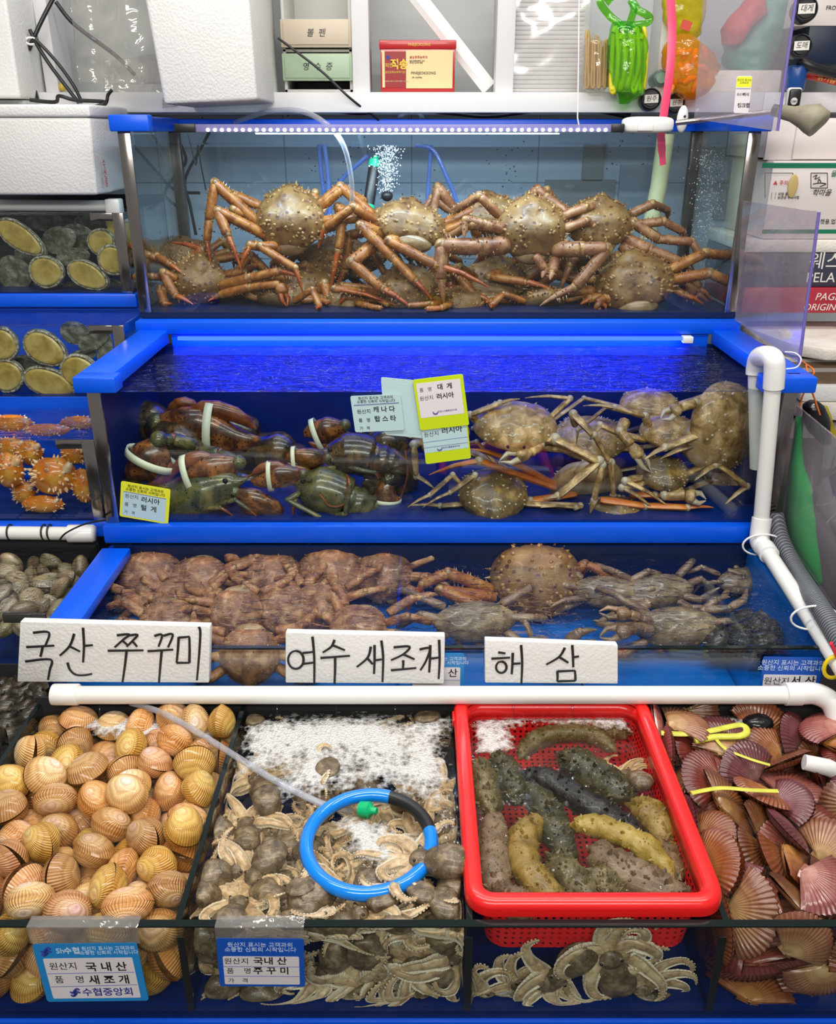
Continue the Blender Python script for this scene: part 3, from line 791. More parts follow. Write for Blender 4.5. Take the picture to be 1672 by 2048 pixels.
CLAM_HEAP = [['clam2',-0.8399,1.5367,-0.9255,2.87,-0.11,1.43,0,0,60],
['clam2',-0.7994,1.5353,-0.9248,2.76,0.32,-0.59,0,1,86],
['clam',-0.7655,1.5329,-0.919,1.49,-0.36,2.56,0,2,102],
['clam2',-0.7683,1.5663,-0.9256,0.42,-0.16,3.08,0,3,36],
['clam2',-0.8438,1.5694,-0.9004,1.7,-0.26,1.34,1,0,60],
['clam2',-0.8063,1.5605,-0.8986,1.6,-0.02,-2.59,1,1,112],
['clam2',-0.7897,1.6022,-0.9137,-0.06,0.81,2.77,1,2,43],
['clam',-0.7644,1.6104,-0.925,2.71,-0.16,1.43,1,3,68],
['clam2',-0.8576,1.6545,-0.9256,2.72,-0.16,-1.74,2,0,9],
['clam',-0.815,1.6188,-0.9002,0.13,-0.04,1.45,2,1,68],
['clam2',-0.7939,1.6335,-0.9248,-0.45,2.81,0.56,2,2,16],
['clam2',-0.7615,1.6718,-0.9251,0.14,-0.06,-1.55,2,3,46],
['clam2',-0.8961,1.6501,-0.9103,-0.46,0.43,-2.47,3,0,45],
['clam',-0.8411,1.6511,-0.9014,-0.6,-2.35,0.67,3,1,50],
['clam',-0.7651,1.6553,-0.8955,-0.03,0.9,2.9,3,2,78],
['clam',-0.76,1.7205,-0.9241,0.57,-0.04,1.88,3,3,39],
['clam',-0.9067,1.7184,-0.9251,0.42,-0.15,3.12,4,0,13],
['clam2',-0.8807,1.7011,-0.8992,0.23,-3.0,-0.6,4,1,48],
['clam',-0.8022,1.6659,-0.8919,-0.05,0.19,0.42,4,2,80],
['clam2',-0.7666,1.776,-0.9255,-0.33,-3.01,-0.92,4,3,11],
['clam',-0.8615,1.7247,-0.9144,-2.03,0.88,-1.44,5,0,34],
['clam',-0.8243,1.7351,-0.9251,-0.42,-2.99,0.71,5,1,8],
['clam',-0.8121,1.7807,-0.9241,-0.04,-3.12,0.01,5,2,9],
['clam',-0.7705,1.6911,-0.899,0.77,-0.69,-0.15,5,3,37],
['clam',-0.9214,1.7351,-0.8968,-2.42,-0.03,0.25,6,0,57],
['clam2',-0.851,1.7619,-0.9175,1.57,2.17,-0.94,6,1,26],
['clam2',-0.7884,1.7583,-0.9121,-0.2,-0.49,2.62,6,2,29],
['clam2',-0.7567,1.7581,-0.8994,0.8,-0.7,1.86,6,3,80],
['clam2',-0.9206,1.7694,-0.8957,-1.21,-2.44,-0.16,7,0,49],
['clam2',-0.8761,1.7785,-0.9103,-0.9,1.9,-0.71,7,1,29],
['clam2',-0.8352,1.783,-0.8968,0.58,-0.11,2.71,7,2,59]]
ORD = ['first', 'second', 'third', 'fourth', 'fifth', 'sixth', 'seventh', 'eighth', 'ninth', 'tenth', 'eleventh', 'twelfth', 'thirteenth', 'fourteenth', 'fifteenth']
TINTS = {
    'cockle': [('pale pink', (1.05, .86, .92)), ('yellow', (1.0, .90, .42)), ('orange banded', (1.0, .70, .42)), ('cream', (1.15, 1.12, 1.05)), ('tan', (.80, .66, .52)), ('peach', (1.05, .82, .68))],
    'scallop': [('purple', (.75, .55, 1.0)), ('dark red', (.80, .38, .40)), ('brown', (.70, .62, .36)), ('rose pink', (1.3, 1.0, 1.4)), ('orange tan', (1.2, .95, .50)), ('pale tan', (1.3, 1.45, 1.2))],
    'clam': [('pale grey', (1.25, 1.25, 1.2)), ('olive grey', (.9, .9, .68)), ('brown grey', (.85, .72, .58)), ('cream grey', (1.3, 1.2, 1.0))]}


def heap(rows, fam, name, cat, group, where, seed, zoff=0.0):
    r = random.Random(seed); last = None
    for k, x, y, z, a, b, c, row, j, hits in rows:
        ch = [q for q in TINTS[fam] if q[0] != last]; cn, col = r.choice(ch); last = cn
        v = r.uniform(.90, 1.22); col = tuple(q * v for q in col)
        o = make_shell(k, name, (x, y, H + z + zoff), (a, b, c), col, gape=r.choice([0, 0, .06, .16]) if fam != 'clam' else 0)
        tag(o, f'{cn} {cat} in {where}, {ORD[row]} row back, {ORD[j]} from the left', cat, group)


heap(COCKLE_HEAP, 'cockle', 'egg_cockle', 'cockle', 'egg cockles heaped in the front tank', 'the front tank', 5)
heap(SCALLOP_HEAP, 'scallop', 'scallop', 'scallop', 'scallops heaped right of the red basket', 'the right front tank', 11)
heap(CLAM_HEAP, 'clam', 'grey_clam', 'clam', 'grey clams in the left tray', 'the left tray', 3)
# ------------------------------------------------------------------ creatures: materials
def mottled(name, stops, scale=30, rough=.35, spots=None, spot_scale=70, spot_r=.22, bstr=.4, detail=5, coat=.3, dist=.4):
    t = NT(name); nz = t.noise(scale, detail, .6, dist=dist); c = t.ramp(nz, stops).outputs[0]
    h = nz.outputs[0]
    if spots:
        vz = t.voro(spot_scale); k = t.math('LESS_THAN', vz.outputs['Distance'], spot_r); c = t.mix(k, c, spots)
    t.bsdf(c, rough, bump=h, bstr=bstr, bdist=.004, coat=coat); return t.m


mottled('king_carapace', [(.3, (.085, .036, .009)), (.5, (.185, .095, .026)), (.7, (.27, .165, .06))], 24, spots=(.07, .022, .005), spot_scale=46, spot_r=.24, bstr=.9, coat=.08, rough=.48)
mottled('king_under', [(.35, (.17, .10, .045)), (.65, (.33, .23, .12))], 30)
mottled('king_spine', [(.4, (.13, .045, .010)), (.6, (.38, .22, .075))], 50)
mottled('king_leg', [(.30, (.13, .032, .005)), (.5, (.29, .090, .010)), (.68, (.42, .20, .045))], 34, coat=.08, rough=.45)
mottled('king_leg_pink', [(.30, (.13, .040, .014)), (.5, (.25, .10, .042)), (.68, (.38, .21, .10))], 34, coat=.08, rough=.45)
mottled('king_tip', [(.4, (.25, .038, .004)), (.6, (.38, .09, .010))], 30)
mottled('snow_carapace', [(.32, (0.133, 0.075, 0.022)), (.5, (0.358, 0.217, 0.075)), (.68, (0.641, 0.434, 0.208))], 34, spots=(.55, .45, .30), spot_scale=52, spot_r=.10, bstr=1.0)
mottled('snow_dark', [(.32, (0.055, 0.035, 0.012)), (.55, (0.172, 0.109, 0.035)), (.72, (0.437, 0.265, 0.055))], 34, spots=(.60, .55, .45), spot_scale=55, spot_r=.11, bstr=1.0)
mottled('snow_under', [(.32, (0.250, 0.150, 0.062)), (.5, (0.425, 0.288, 0.138)), (.68, (0.575, 0.425, 0.237))], 24)
mottled('snow_leg', [(.32, (0.122, 0.070, 0.025)), (.5, (0.333, 0.201, 0.070)), (.66, (0.700, 0.490, 0.227))], 40)
mottled('snow_leg_orange', [(.3, (0.432, 0.090, 0.010)), (.6, (0.624, 0.192, 0.026)), (.75, (0.672, 0.360, 0.132))], 24)
mottled('snow_joint', [(.4, (0.399, 0.313, 0.198)), (.6, (0.493, 0.443, 0.350))], 40)
mottled('hair_carapace', [(.32, (0.098, 0.036, 0.016)), (.5, (0.247, 0.111, 0.049)), (.68, (0.468, 0.273, 0.143))], 44, bstr=1.0, coat=.1, rough=.55)
mottled('hair_leg', [(.32, (0.143, 0.049, 0.016)), (.5, (0.325, 0.137, 0.049)), (.68, (0.572, 0.338, 0.143))], 44, bstr=1.0, coat=.1, rough=.55)
mottled('swim_carapace', [(.32, (0.083, 0.055, 0.026)), (.52, (0.187, 0.132, 0.066)), (.7, (0.352, 0.264, 0.154))], 30, bstr=.8)
mottled('swim_leg', [(.32, (.095, .055, .025)), (.52, (.21, .13, .07)), (.7, (.36, .25, .15))], 30, bstr=.8)
mottled('lobster_shell', [(.32, (0.010, 0.008, 0.005)), (.5, (0.046, 0.029, 0.010)), (.66, (0.169, 0.091, 0.021))], 30, spots=(.006, .006, .005), spot_scale=90, spot_r=.2, rough=.26, coat=.4)
mottled('lobster_green', [(.32, (0.024, 0.027, 0.012)), (.5, (0.081, 0.084, 0.032)), (.7, (0.216, 0.169, 0.047))], 26, rough=.26, coat=.4, spots=(.012, .012, .006), spot_scale=100, spot_r=.18)
mottled('lobster_claw', [(.32, (0.022, 0.008, 0.004)), (.48, (0.095, 0.030, 0.009)), (.64, (0.351, 0.128, 0.027))], 26, spots=(.012, .006, .004), spot_scale=110, spot_r=.24, rough=.28, coat=.4)
mottled('lobster_rust', [(.35, (.10, .022, .006)), (.65, (.30, .09, .02))], 30, rough=.28, coat=.4)
plain('rubber_band_white', (.74, .78, .58), .4)
mottled('abalone_foot', [(.3, (0.261, 0.182, 0.034)), (.5, (0.428, 0.310, 0.072)), (.7, (0.537, 0.428, 0.161))], 26, bstr=.25, coat=.2)
mottled('abalone_edge', [(.35, (.06, .055, .045)), (.5, (.30, .28, .22)), (.65, (.62, .58, .48))], 130, bstr=1)
mottled('abalone_shell', [(.3, (.035, .04, .028)), (.5, (.13, .13, .09)), (.68, (.36, .35, .27))], 40, bstr=1.2)
mottled('squirt_skin', [(.3, (0.451, 0.049, 0.003)), (.5, (0.645, 0.196, 0.003)), (.7, (0.708, 0.409, 0.073))], 16, bstr=.5, coat=.5)
mottled('squirt_bump', [(.4, (.72, .36, .16)), (.6, (.85, .66, .42))], 40)
mottled('turban_shell', [(.3, (0.010, 0.010, 0.007)), (.5, (0.040, 0.030, 0.018)), (.7, (0.110, 0.095, 0.060))], 50, bstr=1)
plain('sucker', (.66, .58, .44), .35)
mottled('octopus_mantle', [(.32, (.050, .034, .018)), (.5, (.125, .090, .050)), (.68, (.28, .21, .125))], 55, bstr=.6, rough=.36, coat=.15, spots=(.32, .25, .16), spot_scale=140, spot_r=.12)
mottled('octopus_arm', [(.32, (.24, .15, .075)), (.5, (.48, .34, .19)), (.68, (.64, .52, .33))], 60, bstr=.5, rough=.36, coat=.2)
plain('eye_black', (.008, .008, .008), .08)

FLOOR1, FLOOR2, FLOOR3 = H - .416, H - .78, H - .955


def leg_tube(mb, pts, r, mi, mtip, mjoint=None, flat=.8, n=8, spines=0, mspine=None, rr=None, tip=.14, lastseg=True):
    """jointed limb: every segment swells in the middle and pinches at the joints; the last one tapers to a point"""
    k = len(pts)
    for i in range(k - 1):
        a, b = Vector(pts[i]), Vector(pts[i + 1]); last = i == k - 2
        s = r * (1 - .13 * i)
        prof = [(0, .72), (.08, .92), (.35, 1.0), (.75, .92), (.93, .95), (1, .70)] if not (last and lastseg) else [(0, .66), (.12, .80), (.5, .62), (.85, .32), (1, tip)]
        sag = (b - a).orthogonal().normalized() * 0
        if last and lastseg: sag = Vector((0, 0, 1)) * (b - a).length * .05
        P_ = [a + (b - a) * t + sag * sin(pi * t) for t, _ in prof]
        mb.tube(P_, [q * s for _, q in prof], n, mtip if (last and lastseg) else mi, flat=flat)
        if mjoint is not None and i: mb.ell(a, (s * .85, s * .85, s * .85), mjoint, 8, 6)
        if spines:
            d = (b - a).normalized()
            for q in range(int(spines * (b - a).length / .1)):
                t = rr.uniform(.06, .95 if not last else .6); o = d.orthogonal(); o.rotate(Matrix.Rotation(rr.uniform(0, 2 * pi), 3, d)); o.normalize()
                mb.cone(a + (b - a) * t + o * s * .62, o + d * .3, s * .17, s * .55, 4, mspine)


def crab(name, label, cat, group, c, wpx, eul, legs, mats, form='king', spines=90, seed=1, auto=0, legr=.09, flr=None, claws=(), zscale=1.0, ztop=9, sp_leg=26, leg_flat=.8):
    """c=(px,py,Y) middle of the back, wpx its width in pixels; legs: joints as (px,py,dY); auto: limbs per side laid by rule; claws: jointed arms that end in pincers"""
    rr = random.Random(seed); ctr = PY(*c) if c[2] > 0 else PZ(c[0], c[1], H + c[2]); W = wpx / ppm(ctr.y, ctr.z - H); R = Euler([radians(q) for q in eul]).to_matrix()
    mb = MB(); h = W * {'king': .33, 'snow': .25, 'hair': .30, 'swim': .20}[form] * zscale

    def shape(d):
        x, y, z = d.x, d.y, d.z; f = 1.0
        if form in ('king', 'snow', 'hair'):
            w = .5 * W * (1 - .24 * max(0, y) ** 1.5); l = .47 * W
            if abs(x) < .25 and y > .5: l *= 1 + .14 * (1 - abs(x) / .25)
            if y < -.6: l *= 1 - .10 * (1 - min(1, abs(x) / .5))
        else:       # swimming crab: wide with a point at each side
            w = .5 * W * (1 + .22 * abs(x) ** 8); l = .30 * W * (1 + .1 * y)
        lump = 1 + .05 * sin(x * 9 + seed) * cos(y * 8) - .16 * math.exp(-((abs(x) - .34) * 7) ** 2) * .35 + .10 * math.exp(-((y + .1) * 4) ** 2 - (x * 5) ** 2)
        if form == 'king': lump = .74 + .34 * math.exp(-((abs(x) - .52) * 3.2) ** 2 - ((y + .22) * 2.6) ** 2) + .30 * math.exp(-(x * 3.4) ** 2 - ((y - .42) * 3) ** 2) + .24 * math.exp(-(x * 4.2) ** 2 - ((y + .38) * 3.4) ** 2) + .03 * sin(x * 17 + seed) * cos(y * 15)
        zz = h * z * lump if z > 0 else h * .55 * z
        ex = abs(x) ** .9 * (1 if x > 0 else -1); ey = abs(y) ** .92 * (1 if y > 0 else -1)
        return ctr + R @ Vector((w * ex, l * ey, zz))
    f0 = len(mb.f); mb.blob(shape, 30, 16, 0)
    for i in range(f0, len(mb.f)):
        cc = sum((R.transposed() @ (mb.v[k] - ctr) for k in mb.f[i]), Vector()) / len(mb.f[i])
        if cc.z < -.02 * W: mb.mi[i] = 1
    for i in range(spines):
        d = Vector((rr.uniform(-1, 1), rr.uniform(-1, 1), rr.uniform(.05, .95))).normalized()
        p = shape(d); q = (p - ctr).normalized()
        mb.cone(p, q + R @ Vector((0, .25, .25)), W * (.026 if form == 'king' else .017), W * (rr.uniform(.025, .05) if form == 'king' else .03), 6, 2)
    if form == 'king':
        for i in range(22):
            a = -.6 + (pi + 1.2) * i / 21; d = Vector((cos(a), sin(a), .05)).normalized(); p = shape(d); mb.cone(p, (p - ctr).normalized() + R @ Vector((0, .2, .2)), W * .022, W * .07, 5, 2)
    mb.blob(lambda d: ctr + R @ Vector((d.x * W * .27, -.36 * W + d.y * W * .16, -.20 * h - d.z * W * .13 * zscale) if form != 'swim' else (d.x * W * .16, -.14 * W + d.y * W * .10, -.5 * h + d.z * h * .3)), 16, 10, 1)     # folded tail
    for s in (-1, 1):
        e = ctr + R @ Vector((s * W * .09, .47 * W if form != 'swim' else .30 * W, h * .1)); mb.ell(e, (W * .022,) * 3, 5, 8, 6)
    for s in (-1, 1):
        for i in range(auto):
            y = (.18 - .2 * i) * W; k = rr.uniform(.85, 1.15)
            L = {'king': (.42, .86, 1.16, 1.22), 'snow': (.42, 1.0, 1.45, 1.5), 'hair': (.40, .72, .98, 1.02), 'swim': (.40, .70, .92, 1.0)}[form]
            up = rr.uniform(.05, .3) if form in ('king', 'snow') else rr.uniform(0, .16)
            pts = [Vector((s * L[0] * W, y, -.1 * h)), Vector((s * L[1] * W * k, y * 1.9 + rr.uniform(-.1, .1) * W, up * W)), Vector((s * L[2] * W * k, y * 2.5 + rr.uniform(-.1, .1) * W, -.18 * W)), Vector((s * L[3] * W * k, y * 2.9, -.48 * W))]
            pts = [ctr + R @ p for p in pts]
            if flr is not None:
                for p in pts:
                    p.z = min(max(p.z, flr + .006), ztop)
                    if ztop < 5: p.x = min(max(p.x, -.645), .705); p.y = max(p.y, 1.352)
            leg_tube(mb, pts, W * legr, 3, 4, 6, leg_flat, spines=sp_leg if form == 'king' else 0, mspine=2, rr=rr)
    for L in legs:
        r_ = L[0]; mi = 3; pts = [PY(px, py, ctr.y + dy) for px, py, dy in L[1:]]
        if isinstance(r_, tuple): r_, mi = r_
        pts_r = r_ / 2 / ppm(ctr.y, ctr.z - H) * (1.22 if form == 'king' else 1.15)
        if flr is not None:
            for p in pts:
                p.z = min(max(p.z, flr + .004), ztop)
                if ztop < 5: p.x = min(max(p.x, -.645), .705); p.y = max(p.y, 1.352)
        leg_tube(mb, pts, pts_r, mi, 4 if mi == 3 else mi, 6, leg_flat, spines=sp_leg if form == 'king' else 0, mspine=2, rr=rr)
    for L in claws:
        r_ = L[0] / 2 / ppm(ctr.y, ctr.z - H); pts = [PY(px, py, ctr.y + dy) for px, py, dy in L[1:]]
        leg_tube(mb, pts[:-1], r_, 3, 3, 6, .9, spines=sp_leg if form == 'king' else 0, mspine=2, rr=rr, lastseg=False)
        a, b = pts[-2], pts[-1]; d = (b - a); o = d.orthogonal().normalized()
        mid = a + d * .45
        mb.tube([a, a + d * .15, a + d * .35, mid], [r_ * .7, r_ * 1.15, r_ * 1.25, r_ * .95], 10, 3, flat=.8)
        for s in (-1, 1):
            mb.tube([mid - d * .08 + o * s * r_ * .5, a + d * .7 + o * s * r_ * .75, b + o * s * r_ * .1], [r_ * .62, r_ * .45, r_ * .08], 7, 4 if form != 'snow' else 6, flat=.8)
    o = mb.build(name, mats, loc=ctr)
    return tag(o, label, cat, group)


KM = ['king_carapace', 'king_under', 'king_spine', 'king_leg', 'king_tip', 'eye_black', 'king_spine']
KP = ['king_carapace', 'king_under', 'king_spine', 'king_leg_pink', 'king_leg_pink', 'eye_black', 'king_spine']
GK = 'king crabs piled in the top tank'


def king(label, c, w, eul, legs=(), **k):
    k.setdefault('auto', 2)
    k.setdefault('flr', FLOOR1); k.setdefault('mats', KM)
    return crab('king_crab', label, 'crab', GK, c, w, eul, legs, form='king', **k)


king('spiny tan king crab reared up on the left of the pile, back to the glass', (580, 437, 2.42), 142, (58, 0, -6), [
    (24, (530, 460, 0), (430, 366, -.02), (418, 440, -.03), (414, 482, -.04), (422, 530, -.05)),
    (22, (535, 472, -.03), (436, 422, -.07), (455, 470, -.09), (482, 538, -.1)),
    (24, (632, 460, 0), (684, 445, -.03), (678, 500, -.05), (660, 590, -.06)),
    (20, (612, 440, .03), (630, 386, .03), (640, 430, .04), (646, 470, .05)),
    (20, (552, 492, -.06), (520, 493, -.09), (590, 536, -.12), (606, 586, -.13)),
    (20, (560, 500, -.04), (500, 490, -.07), (478, 540, -.09))], seed=3)
king('king crab lying low in the bottom left corner, pale tail flap to the glass', (398, 560, 2.38), 112, (70, 12, 14), [
    (17, (352, 540, 0), (314, 512, -.02), (340, 528, -.04), (364, 547, -.05)),
    (20, (360, 560, -.03), (326, 545, -.05), (350, 591, -.07), (388, 623, -.08)),
    (20, (365, 580, -.03), (320, 578, -.05), (330, 613, -.07), (346, 623, -.07)),
    (22, (440, 572, -.02), (500, 556, -.05), (560, 542, -.07), (606, 556, -.08)),
    (22, (392, 545, .04), (370, 522, .03), (406, 500, .02), (344, 485, .05))], seed=5, zscale=1.1, claws=[(22, (440, 590, -.04), (500, 575, -.06), (560, 568, -.08), (574, 612, -.1))])
king('king crab lying in the middle of the top tank below the air pump', (818, 452, 2.42), 150, (18, 10, 14), [
    ((26, 3), (770, 470, -.04), (722, 452, -.08), (786, 515, -.11), (830, 562, -.13), (864, 600, -.14)),
    ((26, 3), (760, 480, -.06), (703, 525, -.12), (764, 578, -.14), (820, 624, -.15)),
    ((26, 3), (770, 440, .0), (720, 440, .0), (676, 414, .02), (672, 430, .02)),
    ((24, 3), (800, 478, -.06), (778, 482, -.1), (870, 530, -.13), (978, 575, -.14)),
    ((22, 3), (745, 460, .02), (700, 470, .02), (690, 540, .01), (668, 600, .0))], seed=8)
king('king crab at the back with a humped back, right of the air pump', (975, 428, 2.56), 128, (14, 0, 4), [
    (26, (930, 450, 0), (905, 415, -.01), (876, 374, -.02), (863, 436, -.03), (858, 470, -.03)),
    (24, (1020, 440, 0), (1045, 415, -.01), (1074, 377, -.02), (1106, 406, -.03), (1148, 420, -.03))], seed=10, mats=KP)
king('large king crab facing away in the middle right of the pile', (1062, 456, 2.38), 140, (58, 0, 3), [
    ((40, 3), (1015, 490, -.03), (960, 494, -.06), (884, 492, -.07), (882, 560, -.09), (888, 622, -.1)),
    ((34, 3), (1105, 500, -.03), (1165, 498, -.06), (1214, 498, -.07), (1150, 575, -.09), (1080, 612, -.1)),
    ((24, 3), (1010, 460, -.02), (968, 450, -.05), (932, 440, -.06), (928, 476, -.08)),
    ((20, 3), (1070, 510, -.05), (1090, 540, -.06), (1084, 556, -.08)),
    ((20, 3), (1110, 515, -.04), (1104, 545, -.06), (1100, 560, -.08))], seed=12, mats=KP)
king('king crab at the right end of the pile with long legs fanned right', (1198, 446, 2.44), 132, (40, 0, -8), [
    (26, (1245, 450, 0), (1268, 446, -.02), (1318, 478, -.03), (1384, 484, -.04), (1402, 512, -.05), (1380, 528, -.06)),
    (26, (1245, 475, -.02), (1300, 500, -.05), (1373, 530, -.06), (1398, 576, -.07), (1422, 618, -.08)),
    (26, (1240, 490, -.03), (1330, 540, -.07), (1392, 587, -.08), (1413, 617, -.09)),
    (22, (1160, 490, -.03), (1140, 530, -.05), (1120, 580, -.06))], seed=14, mats=KP)
king('king crab lying in the bottom right corner, belly seam to the glass', (1268, 566, 2.34), 158, (30, -10, -10), [
    (18, (1330, 570, 0), (1370, 590, -.02), (1404, 620, -.03)),
    (20, (1210, 590, -.02), (1180, 598, -.03), (1160, 620, -.04))], seed=17, zscale=1.1, claws=[(24, (1240, 600, -.04), (1210, 596, -.05), (1192, 606, -.06), (1212, 622, -.07))])
king('king crab under the pile at bottom centre with its spotted back showing', (812, 580, 2.36), 128, (35, -14, 10), [
    (20, (760, 590, -.02), (720, 582, -.05), (668, 578, -.06), (790, 620, -.07)),
    (20, (740, 600, -.02), (690, 592, -.04), (680, 622, -.05))], seed=19, zscale=1.1)
king('brown king crab half buried below the reared crab', (610, 574, 2.46), 130, (20, 6, 20), [
    (24, (590, 560, -.03), (545, 552, -.05), (480, 572, -.06), (430, 592, -.05)),
    (20, (600, 590, -.05), (560, 576, -.09), (580, 622, -.1)),
    (20, (640, 590, -.04), (650, 566, -.08), (658, 600, -.1), (630, 624, -.1))], seed=21, auto=1)
king('dark king crab wedged under the pile right of centre', (985, 566, 2.44), 140, (16, 0, -12), [
    (22, (940, 560, -.04), (905, 540, -.07), (950, 590, -.1), (985, 618, -.11)),
    (20, (1000, 545, -.06), (978, 552, -.09), (1050, 564, -.11), (1114, 584, -.12)),
    (22, (930, 570, -.03), (900, 560, -.07), (904, 622, -.09))], seed=23, auto=1)
king('king crab at the back left corner with greenish shadowed back', (372, 512, 2.6), 110, (12, 0, 30), seed=29, auto=3)
king('king crab deep behind the pile, below the hump-backed one', (1090, 530, 2.58), 130, (8, 0, -30), seed=31, auto=2)
king('king crab behind the middle of the pile left of the pump', (705, 520, 2.58), 120, (10, 0, 15), seed=33, auto=2)

king('small king crab at the front floor, right of the pale tail flap', (560, 604, 2.36), 96, (30, 0, 160), seed=44, auto=3)
king('small king crab on the floor at the front, left of the bottom right one', (1085, 604, 2.36), 100, (26, 0, 190), seed=46, auto=3)
king('small king crab on the floor at the front under the middle crabs', (925, 606, 2.34), 92, (24, 0, 30), seed=48, auto=3)
king('small king crab on the floor at the front, beneath the middle pile, left', (690, 606, 2.36), 92, (24, 0, -30), seed=50, auto=3)
king('king crab at the back between the reared crab and the pump', (660, 520, 2.52), 120, (24, 0, -20), [
    (20, (640, 540, -.03), (610, 530, -.05), (570, 560, -.07), (566, 606, -.08))], seed=35, auto=2)
king('king crab at the back right of the pile below the fanned legs', (1170, 540, 2.56), 130, (20, 0, 20), seed=37, auto=2)
king('king crab on the tank floor between the two bottom centre crabs', (900, 592, 2.50), 120, (26, 0, 8), seed=39, auto=2)
king('king crab on the tank floor just right of the pale tail flap', (500, 590, 2.50), 118, (26, 10, -8), seed=40, auto=2)

# ---- snow crabs
SM = ['snow_carapace', 'snow_under', 'snow_joint', 'snow_leg', 'snow_leg', 'eye_black', 'snow_joint', 'snow_leg_orange']
SD = ['snow_dark', 'snow_under', 'snow_joint', 'snow_leg', 'snow_leg', 'eye_black', 'snow_joint', 'snow_leg_orange']
GS = 'snow crabs piled right of the lobsters'


def snow(label, c, w, eul, legs=(), **k):
    k.setdefault('flr', FLOOR2); k.setdefault('mats', SM); k.setdefault('spines', 40); k.setdefault('legr', .06)
    return crab('snow_crab', label, 'crab', GS, c, w, eul, legs, form='snow', leg_flat=.6, **k)


snow('snow crab right of the yellow price card, facing the glass', (1030, 855, 1.88), 168, (-13, 0, 176), [
    (30, (1080, 880, -.03), (1110, 878, -.05), (1198, 922, -.08), (1116, 992, -.1), (1085, 1000, -.1)),
    (26, (1070, 890, -.02), (1150, 900, -.04), (1204, 930, -.08), (1188, 1000, -.09), (1180, 1030, -.1)),
    (20, (960, 850, .02), (940, 830, .0), (1000, 806, .0), (1040, 798, .0)),
    (20, (1090, 850, .03), (1100, 836, .02), (1140, 797, .02), (1050, 796, .02))], seed=41,
    claws=[(28, (1060, 885, -.04), (1080, 890, -.06), (1060, 905, -.08), (1000, 922, -.1))])
snow('snow crab tipped on its side against the right end of the tank', (1446, 852, 1.90), 190, (75, 60, 20), [
    (24, (1430, 870, -.03), (1400, 868, -.05), (1330, 895, -.07), (1290, 918, -.08)),
    (24, (1440, 890, -.03), (1390, 890, -.05), (1320, 918, -.07)),
    (22, (1450, 900, -.02), (1430, 930, -.05), (1390, 960, -.07))], seed=43,
    claws=[(26, (1420, 815, -.02), (1390, 805, -.04), (1360, 815, -.05), (1322, 838, -.06))])
snow('snow crab in the middle of the heap with a pinkish rough face', (1338, 866, 1.94), 118, (-12, 0, 170), [
    (20, (1300, 860, 0), (1290, 832, -.01), (1230, 815, -.01), (1166, 812, .0)),
    (22, (1290, 880, -.01), (1240, 868, -.03), (1200, 850, -.03), (1180, 880, -.04))], seed=45,
    claws=[(26, (1250, 842, -.02), (1240, 862, -.05), (1262, 890, -.07), (1302, 944, -.09))])
snow('dark snow crab with white specks below the pink faced one', (1326, 948, 1.88), 108, (-22, 0, 190), [
    (22, (1370, 950, 0), (1426, 922, -.02), (1494, 973, -.04), (1446, 1040, -.05)),
    (20, (1280, 955, -.02), (1250, 962, -.05), (1338, 1026, -.07)),
    (20, (1290, 965, -.02), (1244, 975, -.05), (1302, 1040, -.07))], seed=47, mats=SD,
    claws=[(30, (1360, 975, -.03), (1330, 990, -.05), (1370, 990, -.06), (1412, 1000, -.07))])
snow('dark snow crab with white specks at the bottom left of the heap', (986, 990, 1.84), 142, (-27, 0, 184), [
    (16, (930, 980, 0), (905, 950, -.01), (860, 990, -.02), (815, 1043, -.03)),
    (16, (940, 975, 0), (950, 950, -.01), (900, 985, -.02), (845, 1042, -.03)),
    (18, (1050, 1010, -.01), (1160, 1014, -.02), (1150, 1030, -.03), (1080, 1030, -.03)),
    (16, (930, 1010, -.01), (880, 1020, -.02), (820, 1022, -.02))], seed=49, mats=SD)
snow('snow crab turned over with its pale belly to the glass', (1172, 972, 1.93), 150, (-62, 0, 10), [
    (20, (1210, 950, -.04), (1222, 925, -.06), (1226, 990, -.07), (1218, 1000, -.07)),
    (22, (1150, 850, -.02), (1146, 828, -.03), (1188, 870, -.06), (1218, 922, -.07), (1224, 990, -.08)),
    ((22, 7), (1110, 970, -.03), (1010, 916, -.06), (942, 898, -.06)),
    ((22, 7), (1110, 975, -.04), (958, 922, -.08), (858, 950, -.08)),
    ((20, 7), (1150, 990, -.04), (1060, 1005, -.08), (968, 1043, -.09))], seed=51, mats=['snow_under'] + SM[1:])
snow('dark snow crab flat on the tank floor at the front, half hidden', (1232, 1030, 1.83), 118, (-15, 0, 180), [
    ((22, 7), (1200, 1000, 0), (1290, 1012, -.01), (1374, 1022, -.02), (1424, 1035, -.02)),
    ((20, 7), (1260, 990, .02), (1310, 990, .02), (1376, 1008, .01)),
    ((18, 7), (1240, 1005, .0), (1290, 1025, -.01), (1340, 1036, -.02))], seed=53, mats=SD)
snow('snow crab in the left end of the heap behind the lower card', (880, 870, 2.0), 120, (-15, 0, 150), [
    (24, (850, 880, -.02), (828, 890, -.05), (832, 952, -.07), (870, 980, -.08)),
    (22, (930, 900, 0), (1000, 930, -.02), (1040, 960, -.03))], seed=55, auto=1)
snow('snow crab at the back right under the tipped one', (1450, 965, 2.02), 130, (-18, 0, 200), seed=57, auto=3)
snow('snow crab at the back of the heap behind the upside down one', (1180, 880, 2.08), 150, (-15, 0, 175), seed=59, auto=3)
snow('snow crab at the back of the heap near the water surface, right of centre', (1300, 812, 2.06), 120, (-7, 0, 190), seed=61, auto=2)
# ---- lobsters
LM = ['lobster_shell', 'lobster_green', 'lobster_claw', 'lobster_rust', 'eye_black']
GL = 'lobsters piled in the left half of the second tier tank'


